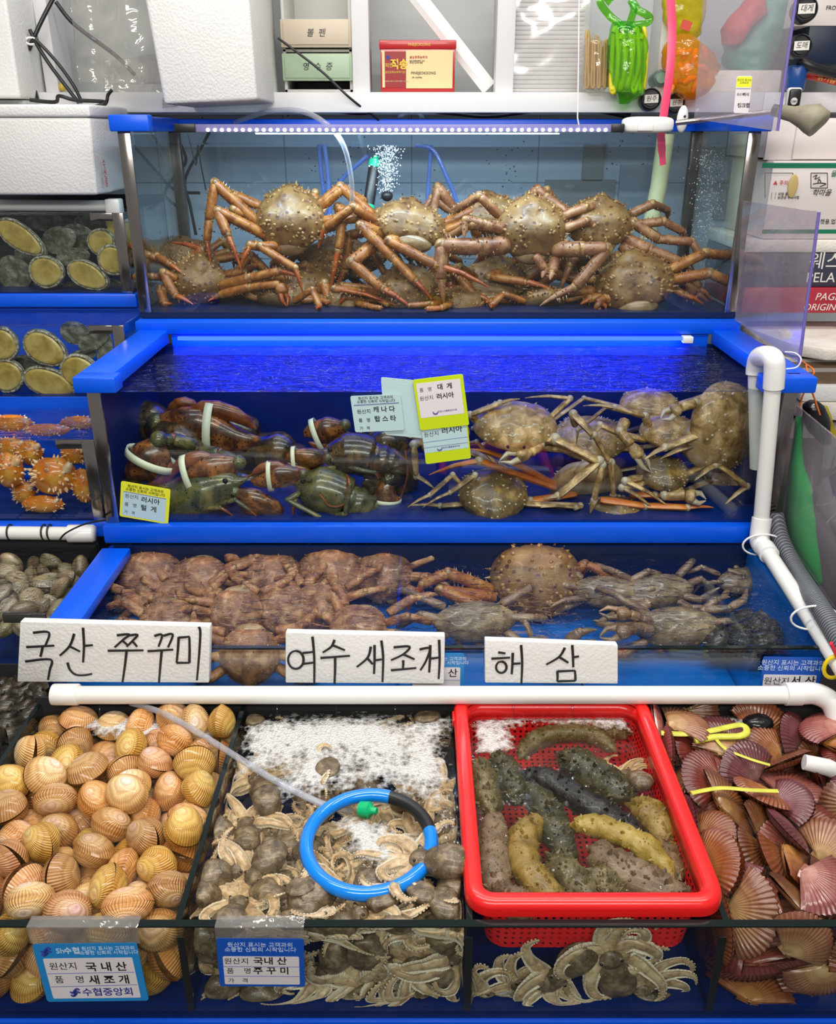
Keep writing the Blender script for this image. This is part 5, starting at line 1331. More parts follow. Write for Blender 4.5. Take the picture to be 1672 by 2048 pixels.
for i, (lab, mt, w_, dz, pts) in enumerate((
        ('black sea cucumber slanting across the middle of the red basket', 'cuke_black', 56, .006, [(1052, 1548), (1100, 1562), (1180, 1612), (1240, 1648), (1292, 1680)]),
        ('bright yellow sea cucumber below the black one', 'cuke_yellow', 48, .010, [(1147, 1650), (1195, 1652), (1250, 1672), (1300, 1702), (1340, 1752)]),
        ('brown speckled sea cucumber running to the front right corner of the basket', 'cuke_brown', 70, .000, [(1190, 1698), (1230, 1735), (1290, 1765), (1382, 1798)]),
        ('mustard sea cucumber with knobs, left of the basket centre', 'cuke_mustard', 58, .004, [(1084, 1636), (1050, 1670), (1046, 1720), (1078, 1768), (1128, 1806)]),
        ('dark green black sea cucumber under the head of the black one', 'cuke_green', 62, -.004, [(1050, 1570), (1085, 1612), (1110, 1660), (1138, 1722)]),
        ('olive sea cucumber curved along the back of the basket', 'cuke_olive', 46, -.004, [(1042, 1514), (1070, 1482), (1130, 1466), (1190, 1472), (1228, 1498)]),
        ('straight grey brown sea cucumber along the left wall of the basket', 'cuke_brown', 62, .000, [(990, 1632), (984, 1690), (988, 1740), (994, 1790)]),
        ('shiny green sea cucumber in the upper left of the basket', 'cuke_olive', 56, .004, [(962, 1522), (966, 1560), (976, 1600), (982, 1626)]),
        ('dark green sea cucumber beside the shiny green one', 'cuke_green', 56, .000, [(990, 1510), (1012, 1542), (1028, 1580), (1034, 1602)]),
        ('large dark green spiny sea cucumber above the black one', 'cuke_green', 76, .000, [(1124, 1512), (1165, 1535), (1210, 1566), (1262, 1600)]),
        ('rough brown sea cucumber by the right wall of the basket', 'cuke_mustard', 60, -.002, [(1262, 1612), (1296, 1624), (1318, 1650), (1326, 1690)]),
        ('greenish sea cucumber in the front middle of the basket', 'cuke_olive', 56, .000, [(1100, 1718), (1130, 1744), (1160, 1775), (1176, 1806)]),
        ('olive sea cucumber with two bubbles on it at the front of the basket', 'cuke_olive', 68, .000, [(1196, 1740), (1206, 1768), (1214, 1792), (1222, 1810)]),
        ('pinkish grey sea cucumber in the front left corner of the basket', 'cuke_brown', 56, .002, [(986, 1792), (1010, 1800), (1040, 1810), (1066, 1814)]),
        ('short olive sea cucumber in the back right corner of the basket', 'cuke_olive', 42, -.006, [(1196, 1470), (1222, 1462), (1256, 1468)]),
        ('reddish sea cucumber beside the front end of the yellow one', 'cuke_brown', 44, -.008, [(1328, 1690), (1346, 1722), (1352, 1760)]))):
    r = random.Random(i); P_ = smooth_path([PZ(x, y, ZWB - .008 + dz) for x, y in pts], 7); k = len(P_); R_ = w_ * 1.18 / 2 / 1400; m = MB()
    rad = [R_ * (.30 + .70 * min(1, 3.6 * min(j, k - 1 - j) / (k - 1)) ** .55) * (1 + .10 * mnoise.noise(Vector((j * .6, i, 0)))) for j in range(k)]
    m.tube([P_[0] + (P_[0] - P_[1]).normalized() * R_ * .45] + P_ + [P_[-1] + (P_[-1] - P_[-2]).normalized() * R_ * .45], [R_ * .08] + rad + [R_ * .08], 16, flat=.8)
    m.v = [v + Vector((mnoise.noise(v * 90 + Vector((i, 0, 0))), mnoise.noise(v * 90 + Vector((0, i, 5))), mnoise.noise(v * 90 + Vector((3, 0, i))))) * R_ * .24 for v in m.v]
    for q in range(150):
        j = r.randrange(1, k - 1); d = (P_[min(j + 1, k - 1)] - P_[j - 1]).normalized(); o_ = Vector((0, 0, 1)); o_.rotate(Matrix.Rotation(r.uniform(-1.7, 1.7), 3, d)); o_ = (o_ - d * o_.dot(d)).normalized()
        big = q < 28; m.cone(P_[j] + d * r.uniform(-.004, .004) + o_ * rad[j] * .86 * (1 if abs(o_.z) < .5 else .88), o_, R_ * (.19 if big else .08), R_ * (.30 if big else .15), 5)
    tag(m.build('sea_cucumber', mt), lab, 'sea cucumber', GC)

# ---- octopuses
OM = ['octopus_mantle', 'octopus_arm', 'sucker', 'eye_black']


def octopus_mesh(seed, spread=1.0, hang=False):
    r = random.Random(seed); m = MB()
    m.blob(lambda d: Vector((d.x * .029 * (1 + .12 * d.y), d.y * .038 + .024, d.z * .022)) * (1 + .07 * mnoise.noise(d * 2.5 + Vector((seed, 0, 0)))), 20, 12, 0)
    m.ell((0, -.016, .002), (.018, .018, .014), 0, 14, 8)
    for s in (-1, 1):
        m.ell((s * .013, -.018, .010), (.005, .005, .005), 0, 8, 6); m.ell((s * .0145, -.019, .0135), (.0028, .0028, .0028), 3, 6, 5)
    for i in range(8):
        a = -pi / 2 + (i - 3.5) * .42 * spread; p = Vector((cos(a) * .012, -.026 + sin(a) * .008, -.004)); L = r.uniform(.09, .13); n = 20; ds = L / n; turn = r.choice((-1, 1)) * r.uniform(.05, .16); pts = []; zv = r.uniform(-.2, .2)
        for j in range(n + 1):
            pts.append(p.copy()); q = j / n; a += turn * (.5 + 3.4 * q ** 2) + r.uniform(-.10, .10)
            zv = max(-.5, min(.5, zv + r.uniform(-.22, .22) - p.z * 6))
            p = p + Vector((cos(a), sin(a), zv)).normalized() * ds
        rad = [.0125 * (1 - .78 * (j / n) ** .9) for j in range(n + 1)]
        m.tube(pts, rad, 8, 1, flat=.7)
        for j in range(2, n):
            d = (pts[j + 1] - pts[j - 1]).normalized(); o_ = d.cross(Vector((0, 0, 1))).normalized(); up = o_.cross(d)
            for s in (-1, 1):
                for e in ((0,) if j > 13 else (0, .5)):
                    c = pts[j] + d * ds * e + o_ * s * rad[j] * .82 + up * rad[j] * .05
                    m.lathe([(rad[j] * .22, 0), (rad[j] * .48, rad[j] * .42), (rad[j] * .26, rad[j] * .24)], c, 6, 2, axis=(o_ * s + up * .15))
    # web between the arms
    m.ell((0, -.032, -.003), (.024, .016, .006), 1, 14, 6)
    return m


def fit(o, x0, x1, y0, y1, z0, z1):
    """press a soft body against the panes around it"""
    import numpy as np
    bpy.context.view_layer.update(); me = o.data.copy(); o.data = me; a = np.empty(len(me.vertices) * 3, np.float32); me.vertices.foreach_get('co', a)
    mw = np.array(o.matrix_world); v = a.reshape(-1, 3) @ mw[:3, :3].T + mw[:3, 3]
    for k, (lo, hi) in enumerate(((x0, x1), (y0, y1), (z0, z1))):
        s_ = .012; q = v[:, k]; q = np.where(q < lo + s_, lo + s_ * np.exp((q - lo - s_) / s_ * .8), q); v[:, k] = np.where(q > hi - s_, hi - s_ * np.exp(-(q - hi + s_) / s_ * .8), q)
    im = np.linalg.inv(mw); v = v @ im[:3, :3].T + im[:3, 3]; me.vertices.foreach_set('co', v.astype(np.float32).ravel()); me.update()


OCT = [octopus_mesh(k, 1.0 if k % 2 else 1.5).build('webfoot_octopus', OM) for k in range(6)]
r = random.Random(21); GO = 'webfoot octopuses in the front tank'
spots = [  # px, py, zc, (tilt x, tilt y, spin), label
    (492, 1660, -.975, (5, 0, 190), 'brown octopus near the left divider, below the foam edge'), (455, 1745, -.972, (8, -6, 110), 'grey octopus against the left divider, halfway down'), (470, 1825, -.972, (10, 5, 170), 'octopus in the front left corner beside the divider'),
    (560, 1800, -.978, (0, 0, 60), 'octopus just left of the front of the blue hoop'), (555, 1690, -.985, (6, 0, 250), 'octopus left of the blue hoop in dark water'), (620, 1835, -.972, (14, 0, 20), 'octopus with a dark round body at the front, below the hoop'),
    (700, 1845, -.972, (-8, 8, 120), 'octopus at the front glass below the middle of the hoop'), (765, 1815, -.974, (80, 0, 200), 'cream octopus showing its arms below the hoop'), (850, 1800, -.975, (70, 0, 150), 'pale octopus with frilled arms right of the hoop front'),
    (905, 1835, -.965, (30, 0, 30), 'wet pinkish octopus beside the basket corner'), (690, 1720, -.985, (0, 0, 300), 'octopus inside the blue hoop, left'), (770, 1740, -.99, (0, 0, 90), 'octopus inside the blue hoop under the foam'),
    (520, 1570, -.985, (0, 0, 210), 'octopus at the upper left under the clear hose'), (600, 1500, -.98, (5, 5, 330), 'octopus in the gap of the foam near the back left'), (640, 1560, -.975, (60, 0, 280), 'octopus arm tangle floating left of the hoop top'),
    (790, 1510, -.975, (5, 0, 150), 'octopus under the thin foam at the back middle'), (860, 1560, -.98, (5, 0, 20), 'dark octopus in the thin foam by the basket'), (510, 1450, -.972, (60, 0, 180), 'pale octopus poking up at the back left corner'),
    (700, 1450, -.985, (0, 0, 80), 'octopus at the back under the pipe'), (850, 1445, -.975, (60, 0, 200), 'octopus hanging at the back beside the basket'), (880, 1660, -.985, (0, 0, 310), 'octopus in the foam between hoop and basket'),
    (640, 1630, -.99, (0, 0, 0), 'octopus below the top of the blue hoop'), (580, 1750, -.995, (0, 0, 160), 'octopus deep below the left of the hoop'),
    (430, 1790, -.985, (40, 0, 140), 'small octopus low beside the left divider near the front'), (520, 1740, -.97, (20, 10, 330), 'octopus between the left divider and the hoop, arms up'), (600, 1780, -.968, (60, 0, 200), 'cream octopus curling just outside the lower left of the hoop'),
    (660, 1790, -.972, (30, 0, 100), 'octopus under the lower rim of the hoop, left of centre'), (540, 1625, -.972, (40, 0, 20), 'octopus at the ragged lower edge of the foam'), (820, 1700, -.985, (20, 0, 240), 'octopus inside the hoop at the right under bubbles'),
    (460, 1690, -.985, (30, 0, 60), 'dim octopus deep by the left divider at mid depth'), (730, 1800, -.975, (50, 0, 340), 'octopus at the front below the hoop, arms to the glass'), (890, 1790, -.972, (40, 0, 300), 'octopus squeezed in the front right corner beside the basket'),
    (590, 1845, -.975, (50, 0, 190), 'octopus at the front glass above the right edge of the blue card'), (800, 1850, -.972, (40, 0, 170), 'pale octopus arms bunched at the front glass right of centre'), (640, 1690, -.985, (10, 0, 130), 'octopus just inside the left of the hoop, deep'),
    (745, 1585, -.985, (20, 0, 40), 'octopus under the top of the hoop between the foam patches'), (800, 1600, -.985, (30, 0, 200), 'octopus under the black joint of the hoop'), (690, 1575, -.985, (20, 0, 310), 'octopus below the foam where the clear hose ends')]
for k, (px, py, zc, (tx, ty, tz), lab) in enumerate(spots):
    o = OCT[k % 6].copy(); C.objects.link(o); o.location = PZ(px, py, H + zc); s = r.uniform(.72, .90); o.scale = (s, s, s); o.rotation_euler = (radians(tx), radians(ty), radians(tz)); tag(o, lab, 'octopus', GO)
    fit(o, DIV[0] + .006, DIV[1] - .006, YF4 + .013, YB4 - .01, zb4 + .003, H - .944)
for k, (px, py, Y, (tx, ty, tz), lab) in enumerate((
        (430, 1905, .868, (80, 20, 170), 'octopus pressed to the front glass left of the blue card'), (470, 1985, .872, (95, -40, 20), 'octopus on the tank floor under the blue card'), (560, 2000, .87, (85, 60, 190), 'cream octopus on the floor right of the blue card'),
        (660, 1930, .868, (90, 30, 10), 'octopus spread on the front glass right of the blue card'), (720, 1990, .868, (80, 200, 10), 'octopus with bunched frilled arms on the floor in the middle'), (760, 1900, .866, (95, -60, 40), 'octopus reaching over others at the front glass'),
        (850, 1930, .868, (90, 110, 0), 'octopus at the front glass left of the dark seal'), (860, 1995, .872, (85, 60, 20), 'octopus on the floor left of the dark seal'), (905, 1890, .864, (80, -30, 10), 'grey octopus draped beside the basket side'),
        (990, 1990, .87, (85, 100, 10), 'octopus on the floor just right of the dark seal'), (1060, 1960, .866, (95, 70, 0), 'brown octopus stretched along the floor under the basket'), (1130, 1935, .858, (85, 40, 0), 'pale octopus sliding on the front glass below the basket'),
        (1225, 1930, .858, (-88, 15, 180), 'star shaped octopus with spread arms stuck to the front glass'), (1290, 1990, .864, (90, 160, 0), 'octopus below the star shaped one'))):
    o = OCT[(k * 5 + 2) % 6].copy(); C.objects.link(o); o.location = PY(px, py, Y); s = r.uniform(.82, 1.0); o.scale = (s, s, s); o.rotation_euler = (radians(tx), radians(ty), radians(tz)); tag(o, lab, 'octopus', GO)
    fit(o, *((DIV[0] + .006, DIV[1] - .006) if o.location.x < DIV[1] else (DIV[1] + .006, DIV[2] - .006)), YF4 + .012, .93 if o.location.x < DIV[1] else .864, zb4 + .002, H - .962)
o = OCT[3].copy(); C.objects.link(o); o.location = PZ(862, 1722, H - .946); o.scale = (.95,) * 3; o.rotation_euler = (radians(12), 0, radians(255)); tag(o, 'olive octopus climbing out over the right side of the blue hoop', 'octopus', GO)
o = OCT[1].copy(); C.objects.link(o); o.location = PZ(1262, 1556, H - .972); o.scale = (.7,) * 3; o.rotation_euler = (radians(20), 0, radians(215)); tag(o, 'cream octopus lying among the sea cucumbers in the red basket', 'octopus', GO)
for o in OCT: bpy.data.objects.remove(o)

# ---- blue hoop, hose, air stone
plain('hoop_blue', (.0, .22, .80), .18, coat=.5)
ctr = PZ(738, 1682, H - .950); m1 = MB(); m2 = MB(); RX = .091
pa = [ctr + Vector((cos(q) * RX, sin(q) * RX * 1.06, 0)) for q in [radians(72 + 300 * i / 60) for i in range(61)]]
pb = [ctr + Vector((cos(q) * RX, sin(q) * RX * 1.06, 0)) for q in [radians(12 + 60 * i / 12) for i in range(13)]]
hp = thing('hoop', 'blue plastic tube hoop floating among octopuses', 'hoop', ctr)
m1.tube(pa, .0105, 14).build('ring', 'hoop_blue', hp); m2.tube(pb, .0102, 14).build('coupling', 'black_plastic', hp)
hp.children[1]['label'] = 'black joint of the hoop'
glassy('hose_clear', (.86, .88, .93), .06, haze=.22, haze_col=(.72, .74, .82))
hs = smooth_path([PZ(262, 1406, H - .93), PZ(330, 1428, H - .925), PZ(420, 1480, H - .925), PZ(540, 1555, H - .93), PZ(640, 1606, H - .945), PZ(700, 1622, H - .975)], 8)
o = MB().tube(hs, .0052, 10).build('air_hose', 'hose_clear'); tag(o, 'clear air hose running from the pipe into the blue hoop', 'hose')
a = PZ(718, 1618, H - .958)
asn = thing('air_stone', 'green air stone bubbling inside the blue hoop', 'air stone', a)
plain('green_plastic', (.0, .45, .16), .3)
MB().lathe([(.004, 0), (.012, .002), (.013, .018), (.006, .022), (.005, .03)], a, 16, axis=(.9, -.3, .15)).build('stone', 'green_plastic', asn)

# ---- foam on the water
t = NT('foam'); nz = t.noise(16, 5, .6, dist=.5); vz = t.voro(240); v2 = t.voro(95)
tcu = t.n('ShaderNodeUVMap'); su = t.n('ShaderNodeSeparateXYZ'); t.l(tcu, su)
n3 = t.noise(48, 4, .6)
edge = t.math('SUBTRACT', t.math('ADD', t.math('ADD', t.math('MULTIPLY', nz, .9), t.math('MULTIPLY', n3, .5)), t.math('MULTIPLY', su.outputs[0], .46)), .87)          # densest in the middle of a patch
pop = t.math('MULTIPLY', t.math('SUBTRACT', .42, vz.outputs['Distance']), .35); e2 = t.math('ADD', edge, t.math('MULTIPLY', t.math('SUBTRACT', v2.outputs['Distance'], .42), .32))
al = t.math('MINIMUM', t.math('MAXIMUM', t.math('ADD', t.math('MULTIPLY', e2, 2.6), pop), 0.0), .86)
df = t.n('ShaderNodeBsdfPrincipled'); df.inputs['Base Color'].default_value = (.74, .74, .73, 1); df.inputs['Roughness'].default_value = .35
bp = t.n('ShaderNodeBump'); bp.inputs['Strength'].default_value = .8; bp.inputs['Distance'].default_value = .004; t.l(vz.outputs['Distance'], bp, 0, bp.inputs.find('Height')); t.l(bp, df, 0, df.inputs.find('Normal'))
tr = t.n('ShaderNodeBsdfTransparent'); mx = t.n('ShaderNodeMixShader'); t.l(al, mx, 0, 0); t.l(tr, mx, 0, 1); t.l(df, mx, 0, 2); t.l(mx, t.out)


def foam(label, poly, z, cell=.008, core=.035):
    """a low raft of bubbles: domed grid clipped to a pixel outline dropped on the water; UV.x = how deep inside the raft"""
    P_ = [PZ(x, y, z) for x, y in poly]; xs = [p.x for p in P_]; ys = [p.y for p in P_]

    def inside(x, y):
        c = False; n_ = len(P_)
        for i in range(n_):
            a, b = P_[i], P_[(i + 1) % n_]
            if (a.y > y) != (b.y > y) and x < (b.x - a.x) * (y - a.y) / (b.y - a.y) + a.x: c = not c
        return c

    def dist(x, y):
        best = 9
        for i in range(len(P_)):
            a, b = P_[i], P_[(i + 1) % len(P_)]; dx, dy = b.x - a.x, b.y - a.y
            tt = max(0, min(1, ((x - a.x) * dx + (y - a.y) * dy) / max(1e-9, dx * dx + dy * dy))); best = min(best, math.hypot(x - a.x - dx * tt, y - a.y - dy * tt))
        return best
    nx = int((max(xs) - min(xs)) / cell) + 1; ny = int((max(ys) - min(ys)) / cell) + 1; idx = {}; m = MB(); uv = []

    def vert(i, j):
        if (i, j) not in idx:
            x, y = min(xs) + i * cell, min(ys) + j * cell; d = dist(x, y) if inside(x, y) else 0; q = min(1, d / core)
            idx[i, j] = len(m.v); m.v.append(Vector((x, y, z + .001 + .005 * q ** .5 + .0015 * mnoise.noise(Vector((x * 60, y * 60, 1)))))); uv.append((q, 0))
        return idx[i, j]
    for i in range(nx):
        for j in range(ny):
            if inside(min(xs) + (i + .5) * cell, min(ys) + (j + .5) * cell):
                m.f.append((vert(i, j), vert(i + 1, j), vert(i + 1, j + 1), vert(i, j + 1))); m.mi.append(0)
    o = m.build('foam', 'foam'); mesh_uv(o.data, uv); return tag(o, label, 'foam', kind='stuff')


ZF = H - .957
foam('white foam on the water over the back row of cockles', [(128, 1462), (150, 1438), (220, 1428), (330, 1436), (466, 1424), (456, 1478), (400, 1490), (300, 1512), (262, 1480), (190, 1476)], ZF, core=.03)
foam('broad white foam over the octopus compartment', [(478, 1424), (906, 1424), (918, 1560), (924, 1690), (872, 1690), (850, 1630), (800, 1590), (740, 1585), (690, 1604), (560, 1612), (528, 1590), (545, 1560), (470, 1560), (466, 1510)], ZF, core=.05)
foam('white bubbly foam inside the blue hoop', [(668, 1618), (720, 1636), (790, 1650), (838, 1662), (850, 1700), (832, 1728), (780, 1752), (742, 1748), (700, 1722), (672, 1680)], ZF, core=.03)
foam('pinkish foam along the back wall of the red basket', [(934, 1438), (1000, 1432), (1260, 1432), (1274, 1476), (1220, 1462), (1100, 1452), (1030, 1462), (1038, 1500), (1000, 1522), (944, 1520)], ZWB, core=.022)
foam('thin foam at the back of the scallop compartment', [(1322, 1432), (1500, 1428), (1520, 1454), (1440, 1470), (1340, 1474)], ZF, core=.03)
# single bubbles drifting at the foam edges
glassy('bubble', (.97, .97, .97), .09)
r = random.Random(9); m = MB()
for k in range(150):
    q = r.random()
    if q < .3: p = PZ(r.gauss(905, 14), r.gauss(1660, 30), ZF)
    elif q < .55: p = PZ(r.gauss(770, 40), r.gauss(1735, 8), ZF)
    elif q < .85: p = PZ(r.uniform(945, 1265), r.gauss(1446, 7), ZWB)
    else: p = PZ(r.uniform(1000, 1330), r.uniform(1500, 1790), ZWB + .006)
    s = r.uniform(.0018, .0055); m.blob(lambda d: p + Vector((d.x * s, d.y * s, max(d.z, -.2) * s)), 10, 6)
tag(m.build('bubbles', 'bubble'), 'loose bubbles drifting on the front tank water', 'bubbles', kind='stuff')
# ------------------------------------------------------------------ signs, price cards, pipes
plain('ink_black', (.012, .012, .014), .5)
plain('ink_blue', (.02, .03, .25), .5)
plain('card_white', (.74, .70, .72), .35)
plain('card_aqua', (.48, .66, .68), .3)
plain('card_blue', (.01, .09, .50), .3)
plain('card_sky', (.02, .24, .60), .3)
plain('card_yellow', (.78, .80, .03), .35)
plain('card_lime', (.55, .70, .01), .35)
plain('card_line', (.05, .07, .30), .5)
plain('print_pale', (.62, .74, .88), .4)

# white foam boards standing on the front pipe
YS = 1.318


def board(label, quad, strokes, th=5.0):
    """quad: corner pixels (top left, top right, bottom right, bottom left); strokes: pen paths in pixels on its face"""
    top = [PY(x, y, YS) for x, y in quad[:2]]; bot = [PY(x, y, YS - .012) for x, y in quad[2:]]
    tl, tr, br_, bl = top[0], top[1], bot[0], bot[1]; nrm = (tr - tl).cross(bl - tl).normalized()
    if nrm.y > 0: nrm = -nrm
    c = (tl + tr + br_ + bl) / 4; T = thing('sign_board', label, 'sign', c, 'white foam boards on the front pipe')
    MB().prism([tl, tr, br_, bl], -nrm * .018).build('board', 'styrofoam', T, .002)
    m = MB()

    def hit(x, y):
        d = ray(x, y); o_ = Vector((0, 0, H)); return o_ + d * ((tl - o_).dot(nrm) / d.dot(nrm)) + nrm * .0012
    for grp in (strokes if isinstance(strokes[0][0], list) else [strokes]):
        m = MB()
        for s in grp:
            P_ = smooth_path([hit(x, y) for x, y in s], 5) if len(s) > 2 else [hit(*s[0]), hit((s[0][0] + s[1][0]) / 2 + .5, (s[0][1] + s[1][1]) / 2), hit(*s[1])]
            k = len(P_); R_ = th / 2 / 1300
            m.tube(P_, [R_ * (1.25 - .35 * i / k) for i in range(k)], 6, flat=.25, up=nrm)
        m.build('lettering', 'ink_black', T)
    return T


A_ = lambda pts, ox, oy, s: [[(ox + x / s, oy + y / s) for x, y in p] for p in pts]
c1 = A_([[(220, 1403), (325, 1402), (300, 1490)], [(175, 1498), (360, 1488)], [(283, 1495), (268, 1562)], [(168, 1593), (335, 1580), (330, 1650), (318, 1715)],
         [(492, 1410), (462, 1490), (397, 1555)], [(455, 1490), (530, 1528)], [(550, 1370), (556, 1490), (550, 1600)], [(553, 1490), (615, 1485)], [(448, 1600), (462, 1645), (500, 1680), (560, 1684), (610, 1675)]], 0, 840, 3.303)
c2 = A_([[(295, 462), (350, 458), (322, 482), (285, 515)], [(318, 485), (345, 508)], [(352, 462), (386, 460), (365, 485), (338, 512)], [(360, 485), (384, 512)], [(255, 530), (412, 528)], [(338, 530), (330, 600), (320, 668)],
         [(460, 465), (494, 460), (478, 512)], [(500, 464), (541, 458), (520, 515)], [(430, 532), (543, 525)], [(492, 530), (486, 600), (480, 672)],
         [(567, 470), (558, 583)], [(557, 583), (615, 583)], [(614, 583), (614, 470)], [(567, 472), (616, 468)], [(655, 425), (662, 450), (656, 560), (647, 660)]], 100, 1060, 2.2)
board('white foam sign with two handwritten words, leftmost above the cockles', [(40, 1243), (420, 1253), (418, 1366), (34, 1364)], [c1, c2])
circ = lambda cx, cy, rx, ry: [(cx + rx * math.sin(2 * pi * i / 10), cy - ry * math.cos(2 * pi * i / 10)) for i in range(11)]
c3 = A_([circ(1082, 570, 34, 40), [(1112, 540), (1157, 535)], [(1112, 588), (1160, 582)], [(1155, 468), (1163, 560), (1163, 675)],
         [(1252, 482), (1238, 512), (1200, 538)], [(1242, 505), (1298, 528)], [(1190, 562), (1320, 552)], [(1255, 556), (1252, 678)],
         [(1412, 512), (1398, 560), (1350, 602)], [(1395, 562), (1420, 590)], [(1428, 505), (1426, 632)], [(1430, 572), (1460, 568)], [(1458, 485), (1466, 560), (1463, 668)],
         [(1512, 515), (1582, 512), (1555, 545), (1500, 572)], [(1552, 545), (1604, 568)], [(1554, 572), (1553, 606)], [(1500, 616), (1612, 606)]], 100, 1060, 2.2) + \
    A_([[(75, 457), (114, 453), (100, 500), (78, 537)], [(116, 440), (112, 545)], [(116, 492), (148, 488)], [(150, 420), (152, 500), (148, 570)]], 800, 1060, 1.917)
board('white foam sign with two handwritten words, middle one on the pipe', [(571, 1265), (890, 1272), (888, 1368), (571, 1366)], c3)
c4 = A_([[(376, 468), (404, 472)], [(350, 492), (422, 488)], circ(388, 525, 20, 22), [(432, 470), (428, 552)], [(432, 512), (462, 510)], [(464, 440), (468, 510), (465, 590)],
         [(632, 450), (610, 485), (560, 515)], [(608, 485), (645, 508)], [(660, 440), (664, 525)], [(662, 487), (686, 483)], [(603, 540), (603, 580)], [(603, 579), (672, 577)], [(672, 577), (670, 538)], [(603, 541), (671, 538)]], 800, 1060, 1.917)
board('white foam sign with one short handwritten word, behind the red basket', [(970, 1280), (1236, 1290), (1236, 1368), (970, 1366)], [c4[:6], c4[6:]])

# pipes
PIPE = lambda px, py, Y=1.285: PY(px, py, Y)
wp = thing('water_pipe', 'white spray pipe running across behind the front shellfish tank', 'pipe', PIPE(836, 1390))
MB().tube([PIPE(150, 1390), PIPE(1590, 1390)], .0160, 18).build('pipe', 'pvc_white', wp)
MB().lathe([(.0002, 0), (.0185, .002), (.0190, .006), (.0190, .046), (.0175, .048)], PIPE(104, 1389), 22, axis=(1, 0, 0)).build('end_cap', 'white_plastic', wp)
e0 = PIPE(1570, 1388); e1 = PIPE(1632, 1388); e2 = e1 + Vector((.028, -.012, -.016)); e3 = e2 + Vector((.012, -.03, -.05))
m = MB(); m.tube([e0, e0 + (e1 - e0) * .5], .0205, 18); m.tube(smooth_path([e0 + (e1 - e0) * .4, e1, e2, e3], 5), .0195, 16); m.build('elbow', 'white_plastic', wp)
MB().tube([e3 + Vector((-.004, 0, .004)), e3 + Vector((.004, -.018, -.022))], .0185, 16).build('rubber_joint', 'black_plastic', wp)
v0 = e3 + Vector((.006, -.022, -.028)); m = MB(); m.tube([v0, v0 + Vector((.004, -.04, -.02))], .017, 14); m.tube([v0 + Vector((.004, -.035, -.018)), PZ(1655, 1535, H - .94), PZ(1608, 1524, H - .935)], [.015, .014, .0125], 14)
m.lathe([(.018, 0), (.021, .006), (.021, .018), (.018, .022)], v0, 14, axis=(.1, -.9, -.4)); m.build('valve_spout', 'white_plastic', wp)
for k in range(12):      # jets
    x = 205 + k * 118; a = PIPE(x, 1404)
jm = MB()
for k in range(12):
    a = PIPE(200 + k * 118, 1406); a.z -= .0; b = Vector((a.x + .003, a.y - .018, H - .957))
    jm.tube(smooth_path([a, a + Vector((.001, -.010, -.012)), b], 4), .0018, 6)
tag(jm.build('water_jets', 'water_calm'), 'thin jets of water falling from the white spray pipe', 'water', kind='stuff')

lp = thing('water_pipe', 'short white spray pipe with a cap above the grey clams', 'pipe', PY(80, 1068, 1.80))
MB().tube([PY(-180, 1064, 1.80), PY(150, 1067, 1.80)], .0155, 16).build('pipe', 'pvc_white', lp)
MB().tube([PY(138, 1067, 1.80), PY(186, 1067, 1.80), PY(191, 1067, 1.80)], [.0205, .0205, .017], 18).build('end_cap', 'white_plastic', lp)
o = MB().tube(smooth_path([PY(118, 1082, 1.76), PY(132, 1066, 1.755), PY(170, 1048, 1.76), PY(212, 1040, 1.74)], 6), .0022, 6).build('black_cord', 'black_plastic'); tag(o, 'black cord tied round the short white pipe', 'cord')
m = MB()
for x in (20, 88, 100): m.tube([PY(x, 1064, 1.80) + Vector((0, cos(q), sin(q))) * .0172 for q in [2 * pi * i / 16 for i in range(16)]], .002, 6, closed=True)
m.build('tie', 'black_plastic', lp)

XR = .752; rp = thing('water_pipe', 'white drain pipe bending over the right end of the second tier', 'pipe', (XR, 1.75, H - .6))
p1, p2_, p3_, p4_ = PY(1515, 935, 1.80), PY(1512, 748, 1.80), PY(1549, 748, 1.72), PY(1522, 1045, 1.72)
m = MB(); m.tube([p1, p2_], .0165, 16); m.build('inner_pipe', 'pvc_white', rp)
MB().tube([PY(1546, 770, 1.72), p4_], .0165, 16).build('outer_pipe', 'pvc_white', rp)
c1_, c2_ = PY(1514, 722, 1.80), PY(1550, 722, 1.72)
m = MB(); m.tube(smooth_path([p2_, PY(1513, 735, 1.80), PY(1518, 716, 1.79), PY(1532, 712, 1.755), PY(1546, 718, 1.725), PY(1549, 738, 1.72), PY(1547, 776, 1.72)], 6), .0208, 16); m.build('return_bend', 'white_plastic', rp)
q0, q1 = PY(1524, 1036, 1.72), PY(1519, 1078, 1.71)
XD = PZ(1560, 1150, H - .80); d0, d1 = PZ(1531, 1098, H - .815), PZ(1690, 1345, H - .845)
m = MB(); m.tube(smooth_path([q0, q1, q1 + (d0 - q1) * .6 + Vector((0, 0, -.004)), d0, d0 + (d1 - d0) * .06], 5), .0208, 16); m.build('elbow', 'white_plastic', rp)
MB().tube([d0, d1], .0162, 16).build('sloping_pipe', 'pvc_white', rp)
t = NT('corrugated_grey'); tcu = t.n('ShaderNodeTexCoord'); wv = t.n('ShaderNodeTexWave', wave_type='BANDS', bands_direction='Y'); wv.inputs['Scale'].default_value = 55
t.t.links.new(tcu.outputs['Object'], wv.inputs['Vector']); t.bsdf(t.mix(wv, (.05, .055, .065), (.20, .22, .25)), .35, bump=wv, bstr=.8, bdist=.003)
hz = smooth_path([PY(1550, 1030, 1.74), PY(1562, 1080, 1.70), PY(1592, 1140, 1.62), PZ(1640, 1215, H - .80), PZ(1690, 1300, H - .82)], 6)
o = MB().tube(hz, .0185, 16).build('corrugated_hose', 'corrugated_grey'); tag(o, 'grey corrugated hose tied along the sloping white pipe', 'hose')
